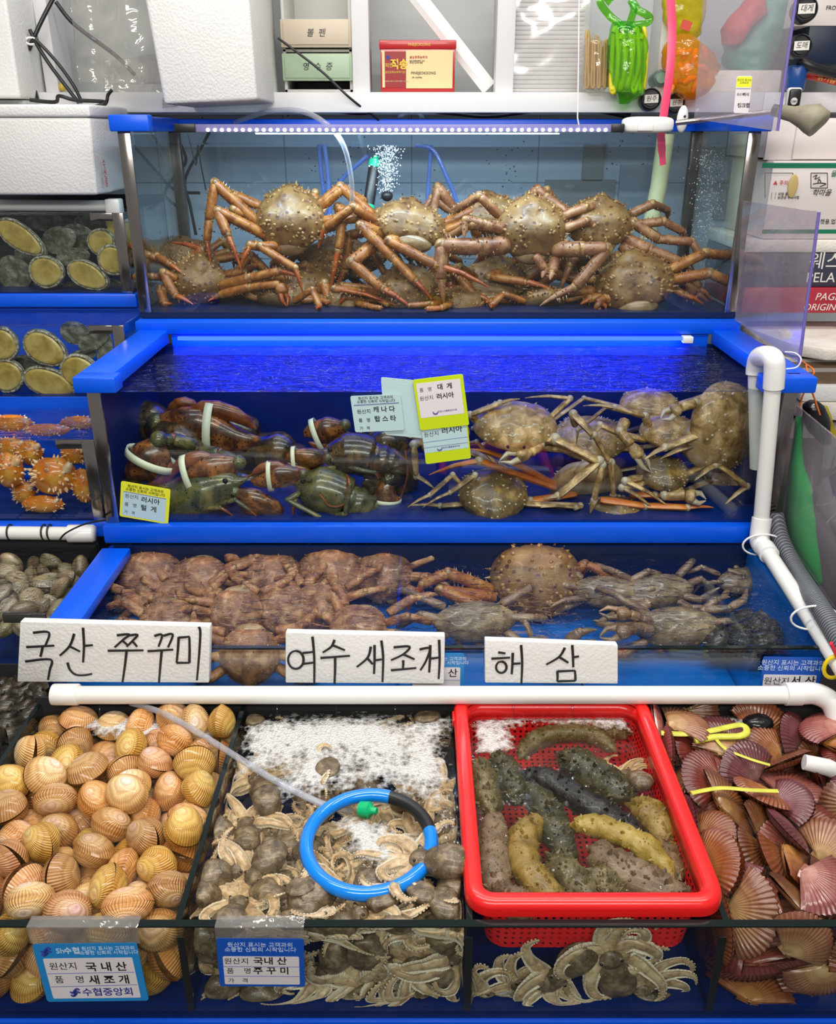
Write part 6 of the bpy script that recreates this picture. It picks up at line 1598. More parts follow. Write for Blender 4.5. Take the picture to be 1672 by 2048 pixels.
for px, py, lb in ((1540, 1090, 'upper'), (1646, 1236, 'lower')):
    c = PZ(px, py, H - .815); d = (d1 - d0).normalized(); a = d.cross(Vector((0, 0, 1))).normalized(); b = a.cross(d)
    o = MB().tube([c + a * cos(q) * .042 + b * sin(q) * .026 + a * .016 for q in [2 * pi * i / 24 for i in range(24)]], .0022, 6, closed=True).build('cable_tie', 'white_plastic')
    tag(o, f'{lb} white cable tie holding hose and sloping pipe together', 'cable tie')
# red and yellow strap at the right edge
st = thing('strap', 'red and yellow looped strap at the right frame edge above the pipe elbow', 'strap', PY(1664, 1330, 1.30))
plain('strap_yellow', (.80, .62, .01), .4); plain('strap_red', (.75, .02, .05), .4)
m = MB(); cc = PY(1668, 1334, 1.28); m.tube([cc + Vector((cos(q) * .017, 0, sin(q) * .022)) for q in [2 * pi * i / 20 for i in range(20)]], .0035, 8, closed=True); m.build('yellow_loop', 'strap_yellow', st)
MB().tube(smooth_path([PY(1662, 1286, 1.28), PY(1668, 1300, 1.278), PY(1676, 1318, 1.28)], 5), .006, 8, flat=.5).build('red_band', 'strap_red', st)

# ---- price cards
HDR = '원산지 표시는 고객과의\n소중한 신뢰의 시작입니다'


def card(name, label, quad, Y, base_mat, panels, texts, lines=(), group=None, tilt=0, thick=.0015, roundr=.004, extra=None):
    """card whose own unit square maps bilinearly onto four pixel corners at depth Y (tl,tr,br,bl)"""
    cs = [PY(x, y, Y - (tilt if i > 1 else 0)) for i, (x, y) in enumerate(quad)]; tl, tr, br_, bl = cs
    ux = ((tr - tl) + (br_ - bl)) / 2; uy = ((tl - bl) + (tr - br_)) / 2; Wd, Hd = ux.length, uy.length; c = sum(cs, Vector()) / 4
    mt = plane_mat(c, ux, uy); sk = uy.dot(ux.normalized()) / Hd
    if (mt.to_3x3() @ Vector((0, 0, 1))).y > 0: pass
    P2 = lambda u, v, z=0: mt @ Vector(((u - .5) * Wd + (v - .5) * Hd * sk, (v - .5) * Hd, z))
    T = thing(name, label, 'price card', c, group)

    def rr_(u0, v0, u1, v1, r, z, h):
        out = []
        for cu, cv, a0 in ((u1, v1, 0), (u0, v1, 90), (u0, v0, 180), (u1, v0, 270)):
            su = -1 if cu == u1 else 1; sv = -1 if cv == v1 else 1
            for i in range(5):
                a = radians(a0 + 22.5 * i); out.append(P2(cu + (su * r + r * cos(a)) / Wd, cv + (sv * r + r * sin(a)) / Hd, z))
        n_ = mt.to_3x3() @ Vector((0, 0, 1)); return MB().prism(out, n_ * h)
    rr_(0, 0, 1, 1, roundr, 0, thick).build('card', base_mat, T, smooth=False)
    for u0, v0, u1, v1, mtn, nm in panels: rr_(u0, v0, u1, v1, .002, thick, .0003).build(nm, mtn, T, smooth=False)
    lm = MB()
    for u0, v0, u1, v1, w_ in lines:
        a, b = P2(u0, v0, thick + .0005), P2(u1, v1, thick + .0005); lm.tube([a, (a + b) / 2, b], w_, 4)
    if lines: lm.build('rule', 'card_line', T)
    by_mat = {}
    for u, v, body, size, mtn, al, bold in texts:
        if body[:2] in ('원산', '품 ', '가 ') and '\n' not in body: size *= .80
        mm = by_mat.setdefault(mtn, MB()); rot = mt.copy(); rot.translation = P2(u, v, thick + .0004)
        text_mb(body, size * Hd, mm, rot @ Matrix(((1, sk, 0, 0), (0, 1, 0, 0), (0, 0, 1, 0), (0, 0, 0, 1))), .0003, al, bold=bold * Hd)
    for k, mm in by_mat.items(): mm.build('lettering' if 'pale' not in k else 'heading', k, T, smooth=False)
    if extra: extra(T, P2, thick, mt)
    return T


INK = 'ink_black'


def hand(u, v, body, size): return (u, v, body, size * .92, INK, 'LEFT', .003)


def wave_logo(T, P2, th, mt, spots_):
    for u, v, s, in spots_:
        m = MB()
        for k in (-1, 1):
            m = MB(); pts = [P2(u + s * (q - .5) * 1.6, v + s * .9 * k * .5 + s * .6 * sin((q - .5) * 5.5), th + .0006) for q in [i / 10 for i in range(11)]]
            m.tube(pts, [.0016 * (.3 + sin(pi * (.1 + .8 * i / 10))) for i in range(11)], 5)
            m.build('emblem', 'ink_blue', T)


# cockles
card('price_card', 'sky blue price card on the front glass below the cockles', [(62, 1886), (276, 1886), (296, 1998), (98, 2003)], YF4 - .004, 'card_sky', [(.07, .06, .93, .76, 'card_white', 'writing_panel')],
     [(.72, .885, HDR, .072, 'print_pale', 'CENTER', 0), (.37, .885, '수협', .12, 'print_pale', 'CENTER', .002), (.255, .885, 'Sh', .12, 'print_pale', 'CENTER', 0), (.11, .62, '원산지', .17, INK, 'LEFT', 0), hand(.46, .60, '국 내 산', .18), (.13, .385, '품    명', .17, INK, 'LEFT', 0), hand(.46, .375, '새 조 개', .18), (.62, .16, '수협중앙회', .15, 'ink_blue', 'CENTER', .002)],
     [(.08, .50, .92, .51, .0005), (.08, .27, .92, .29, .0005)], 'front tank price cards', tilt=.006, extra=lambda T, P2, th, mt: wave_logo(T, P2, th, mt, [(.12, .88, .06), (.30, .17, .06)]))
# octopus
card('price_card', 'royal blue price card on the front glass below the octopuses', [(432, 1876), (608, 1876), (610, 1972), (441, 1970)], YF4 - .004, 'card_blue', [(.06, .05, .94, .64, 'card_white', 'writing_panel')],
     [(.5, .83, HDR, .10, 'print_pale', 'CENTER', 0), (.07, .535, '원산지', .17, INK, 'LEFT', 0), hand(.41, .54, '국내 산', .18), (.09, .33, '품    명', .16, INK, 'LEFT', 0), hand(.40, .335, '주 꾸 미', .18), (.10, .125, '가    격', .13, INK, 'LEFT', 0)],
     [(.06, .43, .94, .43, .0005), (.06, .225, .94, .225, .0005)], 'front tank price cards')
for px0, px1, py0, py1, lab in ((60, 280, 1848, 1886, 'clear plastic card hanger over the front glass above the sky blue card'), (432, 609, 1850, 1878, 'clear plastic card hanger over the front glass above the royal blue card')):
    a, b = PY(px0, py1, YF4 - .004), PY(px1, py1, YF4 - .004); m = MB(); x0_, x1_ = a.x, b.x
    m.box(x0_, x1_, YF4 - .0045, YF4 - .003, a.z, zt4 + .0045).box(x0_, x1_, YF4 - .0045, YF4 + .014, zt4 + .003, zt4 + .0045).box(x0_, x1_, YF4 + .0125, YF4 + .014, zt4 - .012, zt4 + .0045)
    tag(m.build('card_hanger', 'clear_film'), lab, 'card hanger', 'clear card hangers')
# third tier right card
card('price_card', 'royal blue price card on the third tier glass above the pipe elbow', [(1528, 1312), (1645, 1316), (1634, 1404), (1514, 1404)], YF3 - .004, 'card_blue', [(.04, .0, .93, .62, 'card_white', 'writing_panel')],
     [(.5, .82, HDR, .12, 'print_pale', 'CENTER', 0), (.05, .47, '원산지', .22, INK, 'LEFT', 0), hand(.50, .48, '서 산', .24), (.05, .16, '품    명', .2, INK, 'LEFT', 0), hand(.42, .17, '피 뿔', .2)], [(.04, .32, .93, .32, .0005)])
card('price_card', 'sky blue price card peeking out right of the middle foam sign', [(820, 1306), (928, 1306), (928, 1372), (820, 1372)], YF3 - .003, 'card_sky', [(.04, .0, .93, .58, 'card_white', 'writing_panel')],
     [(.62, .78, HDR, .12, 'print_pale', 'CENTER', 0), hand(.70, .40, '산', .3)], [(.04, .2, .93, .2, .0005)])
# second tier cards
card('price_card', 'yellow price card at the lower left of the second tier glass', [(242, 961), (342, 979), (336, 1048), (240, 1032)], YF2 - .004, 'card_yellow', [(.05, .05, .93, .72, 'card_aqua', 'writing_panel')],
     [(.5, .85, HDR, .095, INK, 'CENTER', 0), (.09, .61, '원산지', .16, INK, 'LEFT', 0), hand(.42, .58, '러시아', .19), (.09, .37, '품   명', .15, INK, 'LEFT', 0), hand(.42, .35, '털  게', .19), (.09, .15, '가   격', .13, INK, 'LEFT', 0)], [(.06, .73, .93, .72, .0006)], 'second tier price cards')
card('price_card', 'pale blank card half hidden between the lobster card and the yellow framed card', [(772, 757), (834, 760), (860, 878), (760, 866)], YF2 - .003, 'card_aqua', [(.3, .05, .98, .92, 'card_aqua', 'folded_sheet')], [], (), 'second tier price cards')
card('price_card', 'pale blue lobster price card at the middle of the second tier glass', [(699, 790), (802, 790), (808, 858), (712, 866)], YF2 - .007, 'card_aqua', [],
     [(.5, .88, HDR, .095, INK, 'CENTER', 0), (.09, .56, '원산지', .17, INK, 'LEFT', 0), hand(.42, .60, '캐 나 다', .19), (.10, .32, '품   명', .15, INK, 'LEFT', 0), hand(.42, .34, '랍 스 타', .19), (.10, .10, '가   격', .13, INK, 'LEFT', 0)], [(.05, .75, .95, .77, .0007)], 'second tier price cards')


def taeguk(T, P2, th, mt, u, v, s):
    m = MB(); m2 = MB()
    m.tube([P2(u + s * cos(q), v + s * .9 * sin(q), th + .0006) for q in [radians(170 + 190 * i / 12) for i in range(13)]], [.0004 + .0011 * sin(pi * i / 12) for i in range(13)], 5)
    m.build('emblem', 'ink_blue', T)


card('price_card', 'yellow green framed snow crab card at the middle of the second tier glass', [(824, 760), (927, 747), (937, 850), (842, 860)], YF2 - .009, 'card_lime', [(.05, .24, .93, .92, 'card_white', 'writing_panel')],
     [(.10, .78, '품   명', .11, INK, 'LEFT', 0), hand(.46, .80, '대  게', .13), (.08, .615, '원산지', .12, INK, 'LEFT', 0), hand(.42, .62, '러시아', .13), (.60, .33, '국립수산물품질관리원', .04, 'ink_blue', 'CENTER', 0)], (), 'second tier price cards', extra=lambda T, P2, th, mt: taeguk(T, P2, th, mt, .36, .34, .05))
card('price_card', 'pale card with a lime lower edge hanging below the yellow green framed card', [(842, 850), (934, 838), (942, 916), (852, 928)], YF2 - .006, 'card_lime', [(.0, .28, .97, .98, 'card_aqua', 'writing_panel')],
     [(.03, .74, '원산지', .17, INK, 'LEFT', 0), hand(.42, .78, '러시아', .2), (.58, .36, '국립수산물품질관리원', .05, 'ink_blue', 'CENTER', 0)], [(.0, .56, .97, .56, .0004), (.0, .42, .97, .42, .0004)], 'second tier price cards', extra=lambda T, P2, th, mt: taeguk(T, P2, th, mt, .34, .36, .05))
# ------------------------------------------------------------------ inside and on the top tank
# LED strip
ls = thing('led_lamp', 'white light strip lying along the front top edge of the crab tank', 'lamp', (0, 2.26, H + .006))
la, lb = PY(392, 262, 2.262), PY(1222, 264, 2.262)
MB().box(la.x, lb.x, 2.256, 2.272, H - .0015, H + .016).build('tube', 'led_tube', ls, .002)
for k in range(58):
    x = PY(415, 262, 2.25).x + (PY(1212, 262, 2.25).x - PY(415, 262, 2.25).x) * k / 57
    MB().ell((x, 2.2545, H + .0035), (.0042, .0022, .0038), 0, 8, 6).build('diode', 'led_white', ls)
for xa, xb in ((la.x - .05, la.x), (lb.x, lb.x + .03)): MB().box(xa, xb, 2.254, 2.274, H - .002, H + .017).build('end_cap', 'black_plastic', ls, .002)
area('led_strip_light', ((la.x + lb.x) / 2, 2.30, H - .006), (radians(18), 0, 0), lb.x - la.x, .012, 5.5, (.62, .80, 1))

glassy('hose_blue_lit', (.42, .58, .95), .06, haze=.30, haze_col=(.22, .38, .85))  # clear hose with the blue light on it painted into tint and haze


def hose(label, pts, r_, mat='hose_clear', cat='hose', name='air_hose', k=7, group=None):
    o = MB().tube(smooth_path([PY(*p) for p in pts], k), r_, 9).build(name, mat); return tag(o, label, cat, group)


hose('clear air hose arching over the light strip into the crab tank', [(470, 245, 2.66), (540, 222, 2.55), (600, 222, 2.40), (650, 246, 2.29), (684, 285, 2.31), (700, 340, 2.36), (704, 400, 2.4), (690, 450, 2.42)], .0062)
hose('blue lit hose dropping straight down left of the air pump', [(638, 288, 2.66), (642, 340, 2.66), (650, 400, 2.66), (655, 450, 2.66)], .0062, 'hose_blue_lit', group='blue lit hoses in the crab tank')
hose('blue lit hose just left of the straight one', [(648, 288, 2.64), (656, 350, 2.64), (660, 440, 2.64)], .0062, 'hose_blue_lit', group='blue lit hoses in the crab tank')
hose('blue lit hose slanting up to the air pump', [(658, 392, 2.65), (690, 352, 2.65), (735, 312, 2.64)], .006, 'hose_blue_lit', group='blue lit hoses in the crab tank')
hose('blue lit hose curving down right of the pump', [(830, 290, 2.66), (866, 300, 2.66), (892, 350, 2.65), (912, 400, 2.65), (918, 440, 2.65)], .006, 'hose_blue_lit', group='blue lit hoses in the crab tank')
hose('blue lit hose hanging down by the hump-backed crab', [(862, 290, 2.67), (858, 350, 2.67), (852, 430, 2.67)], .0055, 'hose_blue_lit', group='blue lit hoses in the crab tank')
hose('clear double hose loop above the blue rim', [(788, 252, 2.72), (806, 228, 2.72), (834, 224, 2.72), (850, 244, 2.72)], .006)
# submerged pump and air ball
pp = thing('water_pump', 'slim black submerged pump with green ends in the crab tank', 'pump', PY(744, 370, 2.5))
a, b = PY(735, 425, 2.48), PY(751, 318, 2.52); d = (b - a).normalized()
plain('pump_green', (.0, .62, .30), .3)
MB().tube([a + d * .018, b - d * .018], .0155, 16).build('body', 'black_plastic', pp)
MB().tube([a, a + d * .004, a + d * .020], [.014, .0165, .0165], 16).build('green_cap', 'pump_green', pp)
MB().tube([b - d * .022, b - d * .004, b, b + d * .008], [.0165, .0165, .008, .006], 16).build('green_cap', 'pump_green', pp)
ball = PY(774, 392, 2.5)
tag(MB().ell(ball, (.016, .016, .014), 0, 16, 10).build('air_stone', 'black_plastic'), 'dark round air stone under the bubble column beside the pump', 'air stone')
r = random.Random(2); m = MB()
for k in range(620):
    q = r.random() ** .8; p = ball + Vector((r.gauss(0, .010 + .010 * q) , r.gauss(0, .012), .008 + q * .118)); s = r.uniform(.0008, .0024)
    m.ell(p, (s, s, s), 0, 6, 4)
plain('bubble_white', (.80, .86, .92), .15)
tag(m.build('bubble_column', 'bubble_white'), 'column of fine bubbles rising beside the black pump', 'bubbles', kind='stuff')
m = MB()
for k in range(700):
    p = PY(1418 + r.gauss(0, 16), 300 + 230 * r.random() ** .9, 2.58 + r.uniform(-.05, .05)); s = r.uniform(.0006, .0019); m.ell(p, (s, s, s), 0, 5, 4)
tag(m.build('bubble_curtain', 'bubble_white'), 'veil of fine bubbles at the right end of the crab tank', 'bubbles', kind='stuff')
m = MB(); a, b = PY(1322, 290, 2.66), PY(1296, 480, 2.66); plain('pale_green', (.55, .62, .38), .4)
m.tube([PY(1332, 268, 2.64), PY(1318, 370, 2.64), PY(1296, 478, 2.64)], .024, 12); tag(m.build('filter_tube', 'pale_green'), 'pale green filter tube standing at the back right of the crab tank', 'filter tube')
# card taped behind the tank
for x0, y0, x1, y1, mt, lb_ in ((1088, 360, 1232, 440, (.42, .38, .33), 'brown paper sheet taped behind the crab tank'), (1165, 285, 1212, 362, (.45, .40, .34), 'narrow brown paper strip above the taped sheet'), (1236, 330, 1315, 420, (.52, .54, .56), 'pale grey sheet taped behind the crab tank')):
    a, b = PY(x0, y1, 2.955), PY(x1, y0, 2.955); nm = 'paper_%d' % x0; plain(nm, mt, .7)
    tag(MB().box(a.x, b.x, 2.965, YW - .001, a.z, b.z).build('paper_sheet', nm), lb_, 'paper sheet', 'sheets taped behind the crab tank')
# cords inside the left end
for lb_, pts in (('thin black cord hanging in a zigzag at the left of the crab tank', [(376, 268, 2.5), (384, 300, 2.5), (392, 330, 2.5), (396, 290, 2.5), (402, 330, 2.5), (412, 380, 2.52)]), ('dark cable curling in the back left of the crab tank', [(352, 270, 2.72), (372, 320, 2.74), (350, 350, 2.76), (330, 390, 2.76), (366, 420, 2.76)]),
                 ('dark cable crossing behind the left end of the crab tank', [(262, 285, 2.78), (310, 340, 2.78), (350, 380, 2.78), (400, 386, 2.78)]), ('dark cable hanging behind the left glass of the crab tank', [(420, 262, 2.76), (400, 300, 2.76), (370, 360, 2.76), (380, 410, 2.76), (392, 470, 2.76)])):
    hose(lb_, pts, .0045 if 'thin' not in lb_ else .0016, 'black_plastic', 'cable', 'cable', group='cables behind the left end of the crab tank')
# white bait pump and knob on the front edge
wb = thing('air_pump', 'white rounded plastic pump clipped on the tank front edge at right', 'pump', PY(1290, 262, 2.28))
a, b = PY(1242, 266, 2.28), PY(1348, 233, 2.28); mid = (a + b) / 2; hw = (b.x - a.x) / 2; hh = (b.z - a.z) / 2
m = MB(); m.blob(lambda d: mid + Vector((hw * abs(d.x) ** .45 * (1 if d.x > 0 else -1), .022 * abs(d.y) ** .6 * (1 if d.y > 0 else -1), hh * (abs(d.z) ** .5 if d.z > 0 else -abs(d.z) ** .4))), 28, 16); m.build('body', 'white_plastic', wb)
MB().box(mid.x - hw * .45, mid.x + hw * .15, 2.255, 2.262, mid.z - hh * .75, mid.z + hh * .35).build('lid', 'white_plastic', wb, .002)
kb = thing('clip', 'white upright clip with one screw beside the white pump', 'clip', PY(1362, 262, 2.28))
a = PY(1362, 264, 2.28); MB().blob(lambda d: a + Vector((.0135 * d.x, .010 * d.y, .028 + .030 * d.z)), 16, 12).build('body', 'white_plastic', kb)
MB().ell(a + Vector((.002, -.011, .034)), (.003, .002, .003), 0, 8, 6).build('screw', 'black_plastic', kb)
# clear acrylic panels
def sheet(label, quad, Y0, Y1, thick=.004, rim=True):
    cs = [PY(quad[0][0], quad[0][1], Y0), PY(quad[1][0], quad[1][1], Y1), PY(quad[2][0], quad[2][1], Y1), PY(quad[3][0], quad[3][1], Y0)]
    n_ = (cs[1] - cs[0]).cross(cs[3] - cs[0]).normalized(); c = sum(cs, Vector()) / 4
    T = thing('acrylic_panel', label, 'panel', c, 'clear acrylic splash panels')
    MB().prism(cs, n_ * thick).build('sheet', 'acrylic', T, smooth=False)
    if rim: MB().tube([cs[1], (cs[1] + cs[2]) / 2, cs[2]], thick * .75, 6).build('edge', 'acrylic_edge', T)
    return T


sheet('clear acrylic panel with a small price label standing at the top right', [(1410, -60), (1600, -60), (1555, 262), (1388, 238)], 2.16, 1.98)
sheet('clear acrylic panel with rounded corner beside the top crab tank', [(1486, 402), (1638, 424), (1598, 728), (1470, 640)], 2.20, 1.80)
sheet('scratched clear acrylic panel standing at the right frame edge', [(1594, 812), (1700, 900), (1720, 1290), (1560, 1060)], 1.80, 1.50)
card('price_card', 'small yellow topped price label on the upper acrylic panel', [(1474, 152), (1504, 152), (1497, 226), (1466, 226)], 2.045, 'card_white', [(.02, .70, .98, .98, 'card_yellow', 'heading_panel')],
     [(.5, .85, '원산지 표시는\n고객과의', .075, INK, 'CENTER', 0), (.1, .50, '원산지', .1, INK, 'LEFT', 0), hand(.5, .5, '러시', .11), hand(.2, .2, '킹크랩', .15)], [(.02, .66, .98, .66, .0004)])
# net pole with a grey rubber grip
po = thing('net_pole', 'metal pole with a grey rubber grip resting across the tank rim at right', 'pole', PY(1590, 225, 2.12))
MB().tube([PY(1352, 246, 2.2), PY(1560, 222, 2.12)], .006, 10).build('shaft', 'steel', po)
a, b = PY(1556, 222, 2.12), PY(1640, 240, 2.06); d = (b - a)
t = NT('grey_rubber'); nz = t.noise(30, 5); t.bsdf(t.mix(nz, (.16, .14, .09), (.36, .33, .24)), .5, bump=nz, bstr=.3)
MB().tube([a, a + d * .06, a + d * .35, a + d * .6, a + d * .8, a + d * 1.0 + Vector((0, 0, -.008)), a + d * 1.03 + Vector((0, 0, -.01))], [.010, .014, .016, .024, .031, .030, .022], 18).build('grip', 'grey_rubber', po)
MB().tube([a - d * .12, a + d * .02], [.0125, .0125], 14).build('collar', 'black_plastic', po)
# cord zip tie and pink ribbon
o = MB().tube([PY(1158, 0, 2.30), PY(1157, 120, 2.29), PY(1155, 236, 2.27), PY(1160, 262, 2.26)], .0016, 6).build('white_string', 'white_plastic'); tag(o, 'white string hanging down onto the light strip', 'string')
plain('ribbon_pink', (.80, .06, .16), .35)
P_ = smooth_path([PY(1340, -20, 2.34), PY(1344, 60, 2.34), PY(1340, 140, 2.33), PY(1328, 226, 2.33), PY(1322, 262, 2.33), PY(1326, 330, 2.34)], 6)
m = MB(); m.tube(P_, [.0098 * (1 if i < len(P_) - 3 else .8) for i in range(len(P_))], 8, flat=.12, up=(0, 1, 0)); tag(m.build('ribbon', 'ribbon_pink'), 'pink plastic ribbon hanging into the crab tank at right', 'ribbon')

# ------------------------------------------------------------------ foam boxes
def foam_box(label, p0, size, rz=0, ry=0, lid=True, group='white foam boxes'):
    """box with thick walls, a lid seam and softened corners; p0 = front bottom left corner"""
    sx, sy, sz = size; T = thing('foam_box', label, 'foam box', p0, group); mt = Matrix.Translation(p0) @ Matrix.Rotation(rz, 4, 'Z') @ Matrix.Rotation(ry, 4, 'Y')
    zz = sz * .86 if lid else sz; tp = .012
    vs = [mt @ Vector(v) for v in ((tp, tp, 0), (sx - tp, tp, 0), (sx - tp, sy - tp, 0), (tp, sy - tp, 0), (0, 0, zz), (sx, 0, zz), (sx, sy, zz), (0, sy, zz))]
    m = MB(); m.add(vs, [(3, 2, 1, 0), (4, 5, 6, 7), (0, 1, 5, 4), (1, 2, 6, 5), (2, 3, 7, 6), (3, 0, 4, 7)]); m.build('body', 'styrofoam', T, .008, 3)
    if lid: MB().box(-.002, sx + .002, -.002, sy + .002, zz + .001, sz, mat=mt).build('lid', 'styrofoam', T, .006, 3)
    return T


p = PY(316, 216, 2.27); foam_box('large white foam box standing on the rim of the crab tank', Vector((p.x, 2.27, H + .058)), (.245, .44, .42), rz=radians(1), ry=radians(-2.5))
p = PY(-60, 392, 2.30); q = PY(191, 392, 2.30); foam_box('white foam box on the upper left abalone tank', Vector((p.x, 2.30, p.z + .001)), (q.x - p.x + .012, .36, .205))
fb = C.objects[-1]
p = PY(-140, 205, 2.46); q = PY(47, 205, 2.46); foam_box('white foam box cut by the top left frame corner', Vector((p.x, 2.46, H + .078)), (q.x - p.x, .3, .36), rz=0)
p = PY(-140, 210, 2.52); foam_box('low foam lid box lying between the two left foam boxes', Vector((p.x, 2.52, H + .052)), (PY(52, 205, 2.52).x - p.x, .3, .024), lid=False)
# red stamp on the side of the left box
a = PY(205, 372, 2.36); m = MB()
plain('stamp_red', (.45, .06, .08), .6); sx_ = PY(191, 392, 2.30).x + .013
for k, tx in enumerate(('수', '산', '물')):
    mt = plane_mat((sx_, 2.345, H - .075 - .022 * k), (0, 1, 0), (0, 0, 1)); text_mb(tx, .024, m, mt, .0008)
stb = m.build('stamp', 'stamp_red'); bx_ = [o for o in C.objects if o.get('label') == 'white foam box on the upper left abalone tank'][0]; stb.parent = bx_; stb.matrix_parent_inverse = Matrix.Translation(-bx_.location); stb['label'] = 'red stamped writing on the box side'
# white perforated tube under the left box
sp = thing('water_pipe', 'white perforated tube above the upper abalone tank', 'pipe', PY(100, 412, 2.42))
MB().tube([PY(-150, 410, 2.42), PY(214, 412, 2.42)], .0145, 16).build('tube', 'pvc_white', sp)
m = PY(228, 412, 2.42); MB().box(m.x - .018, m.x + .02, 2.40, 2.44, m.z - .018, m.z + .018).build('socket', 'white_plastic', sp, .004)

# ------------------------------------------------------------------ the shelf and what stands on it
dw = thing('drawer_cabinet', 'small two drawer cabinet with pale brown and green fronts on the shelf', 'cabinet', (PY(640, 180, 2.66).x, 2.7, ZS + .001))
c0, c1v = PY(570, 180, 2.66), PY(706, 180, 2.66); xa, xb = c0.x, c1v.x
plain('drawer_tan', (.55, .47, .36), .5, var=.06); plain('drawer_green', (.36, .47, .33), .5, var=.06); plain('cabinet_grey', (.62, .61, .58), .5)
zz = lambda py: PY(640, py, 2.66).z
MB().box(xa, xa + .008, 2.66, 2.9, ZS + .001, ZS + .55).box(xb - .008, xb, 2.66, 2.9, ZS + .001, ZS + .55).box(xa, xb, 2.89, 2.9, ZS + .001, ZS + .55).box(xa, xb, 2.66, 2.9, zz(104) , zz(98)).box(xa, xb, 2.66, 2.9, ZS + .001, ZS + .009).box(xa, xb, 2.66, 2.9, zz(44), zz(38)).build('case', 'cabinet_grey', dw, .001)
for y0, y1, mtn, tx in ((96, 40, 'drawer_tan', '볼  펜'), (162, 108, 'drawer_green', '영  수  증')):
    d_ = MB().box(xa - .001, xb + .001, 2.64, 2.662, zz(y0), zz(y1)).box(xa + .006, xb - .006, 2.637, 2.641, zz(y0) + .006, zz(y1) - .006).box(xa + .012, xb - .012, 2.662, 2.85, zz(y0) + .004, zz(y1) - .012).build('drawer', mtn, dw, .0015)
    m = text_mb(tx, .021, None, plane_mat(((xa + xb) / 2, 2.6365, (zz(y0) + zz(y1)) / 2), (1, 0, 0), (0, 0, 1)), .0006, 'CENTER', shear=.2); m.build('lettering', 'ink_black', d_, smooth=False)
# red gift box
rb = thing('gift_box', 'red boxed gift set with gold and cream printing on the shelf', 'box', (PY(830, 180, 2.66).x, 2.7, ZS + .001))
plain('box_red', (.42, .012, .015), .3, coat=.3); plain('box_cream', (.72, .55, .28), .4); plain('gold', (.75, .50, .04), .3); plain('deep_red', (.26, .008, .012), .35)
x0_, x1_ = PY(762, 180, 2.645).x, PY(909, 180, 2.645).x; zt_, zb_ = PY(836, 98, 2.645).z, ZS + .001
xs_ = PY(742, 180, 2.645).x
MB().box(x0_, x1_, 2.645, 2.80, zb_, zt_).build('body', 'box_red', rb, .001)
MB().box(x0_ - .003, x1_ + .003, 2.642, 2.803, zt_, PY(836, 80, 2.645).z).build('lid', 'box_red', rb, .002)
MB().box(x0_ + .004, x0_ + .068, 2.6438, 2.6452, zb_ + .012, zt_ - .006).build('dark_panel', 'deep_red', rb, smooth=False)
MB().box(x0_ + .004, x0_ + .011, 2.6430, 2.6440, zb_ + .012, zt_ - .004).build('cream_strip', 'box_cream', rb, smooth=False)
MB().box(x0_ + .0685, x1_ - .006, 2.6438, 2.6452, zb_ + .010, zt_ - .003).build('cream_panel', 'box_cream', rb, smooth=False)
TX = lambda body, x, z, s, mtn, al='LEFT', y=2.6432, bold=0: text_mb(body, s, None, plane_mat((x, y, z), (1, 0, 0), (0, 0, 1)), .0006, al, bold=bold).build('lettering', mtn, rb, smooth=False)
TX('적송', x0_ + .026, zt_ - .038, .026, 'gold', bold=.0008); TX('피안', x0_ + .012, zt_ - .040, .012, 'gold'); TX('솔잎증류농축액기업', x0_ + .012, zt_ - .056, .0065, 'gold'); TX('순창홍국쌀의 농업회사법인 주식회사', x0_ + .012, zt_ - .078, .0042, 'box_cream')
TX('PINEJEOKSONG', (x0_ + x1_) / 2 + .004, zt_ + .010, .0085, 'gold', 'CENTER', 2.6414); TX('PINEJEOKSONG', x0_ + .082, zt_ - .058, .0095, 'ink_black'); TX('솔잎증류농축액', x0_ + .078, zt_ - .020, .0075, 'box_red'); TX('솔잎 증류농축액 100%\n국내산 소나무 원료', x0_ + .078, zt_ - .031, .0045, 'ink_black'); TX('(주) 피안적송', x0_ + .084, zt_ - .069, .005, 'ink_black')
MB().lathe([(.0, 0), (.0055, 0), (.0055, .0008)], (x0_ + .020, 2.6436, zt_ - .020), 6, axis=(0, -1, 0)).build('emblem', 'ink_blue', rb)
# leaning white plastic angle strip
a, b = PY(815, -30, 2.68), PY(978, 176, 2.70); d = (b - a).normalized(); s_ = d.cross(Vector((0, 1, 0))).normalized()
m = MB(); w_ = .021; prof = [(-w_, .006), (-w_, -.004), (-w_ * .3, -.009), (w_, -.006), (w_, .004), (-w_ * .2, .0)]
m.add([a + s_ * u + Vector((0, v, 0)) for u, v in prof] + [b + s_ * u + Vector((0, v, 0)) for u, v in prof], [(0, 1, 7, 6), (1, 2, 8, 7), (2, 3, 9, 8), (3, 4, 10, 9), (4, 5, 11, 10), (5, 0, 6, 11), (5, 4, 3, 2, 1, 0), (6, 7, 8, 9, 10, 11)])
tag(m.build('plastic_strip', 'white_plastic', smooth=False), 'long white plastic channel strip leaning across the shelf bay', 'strip')
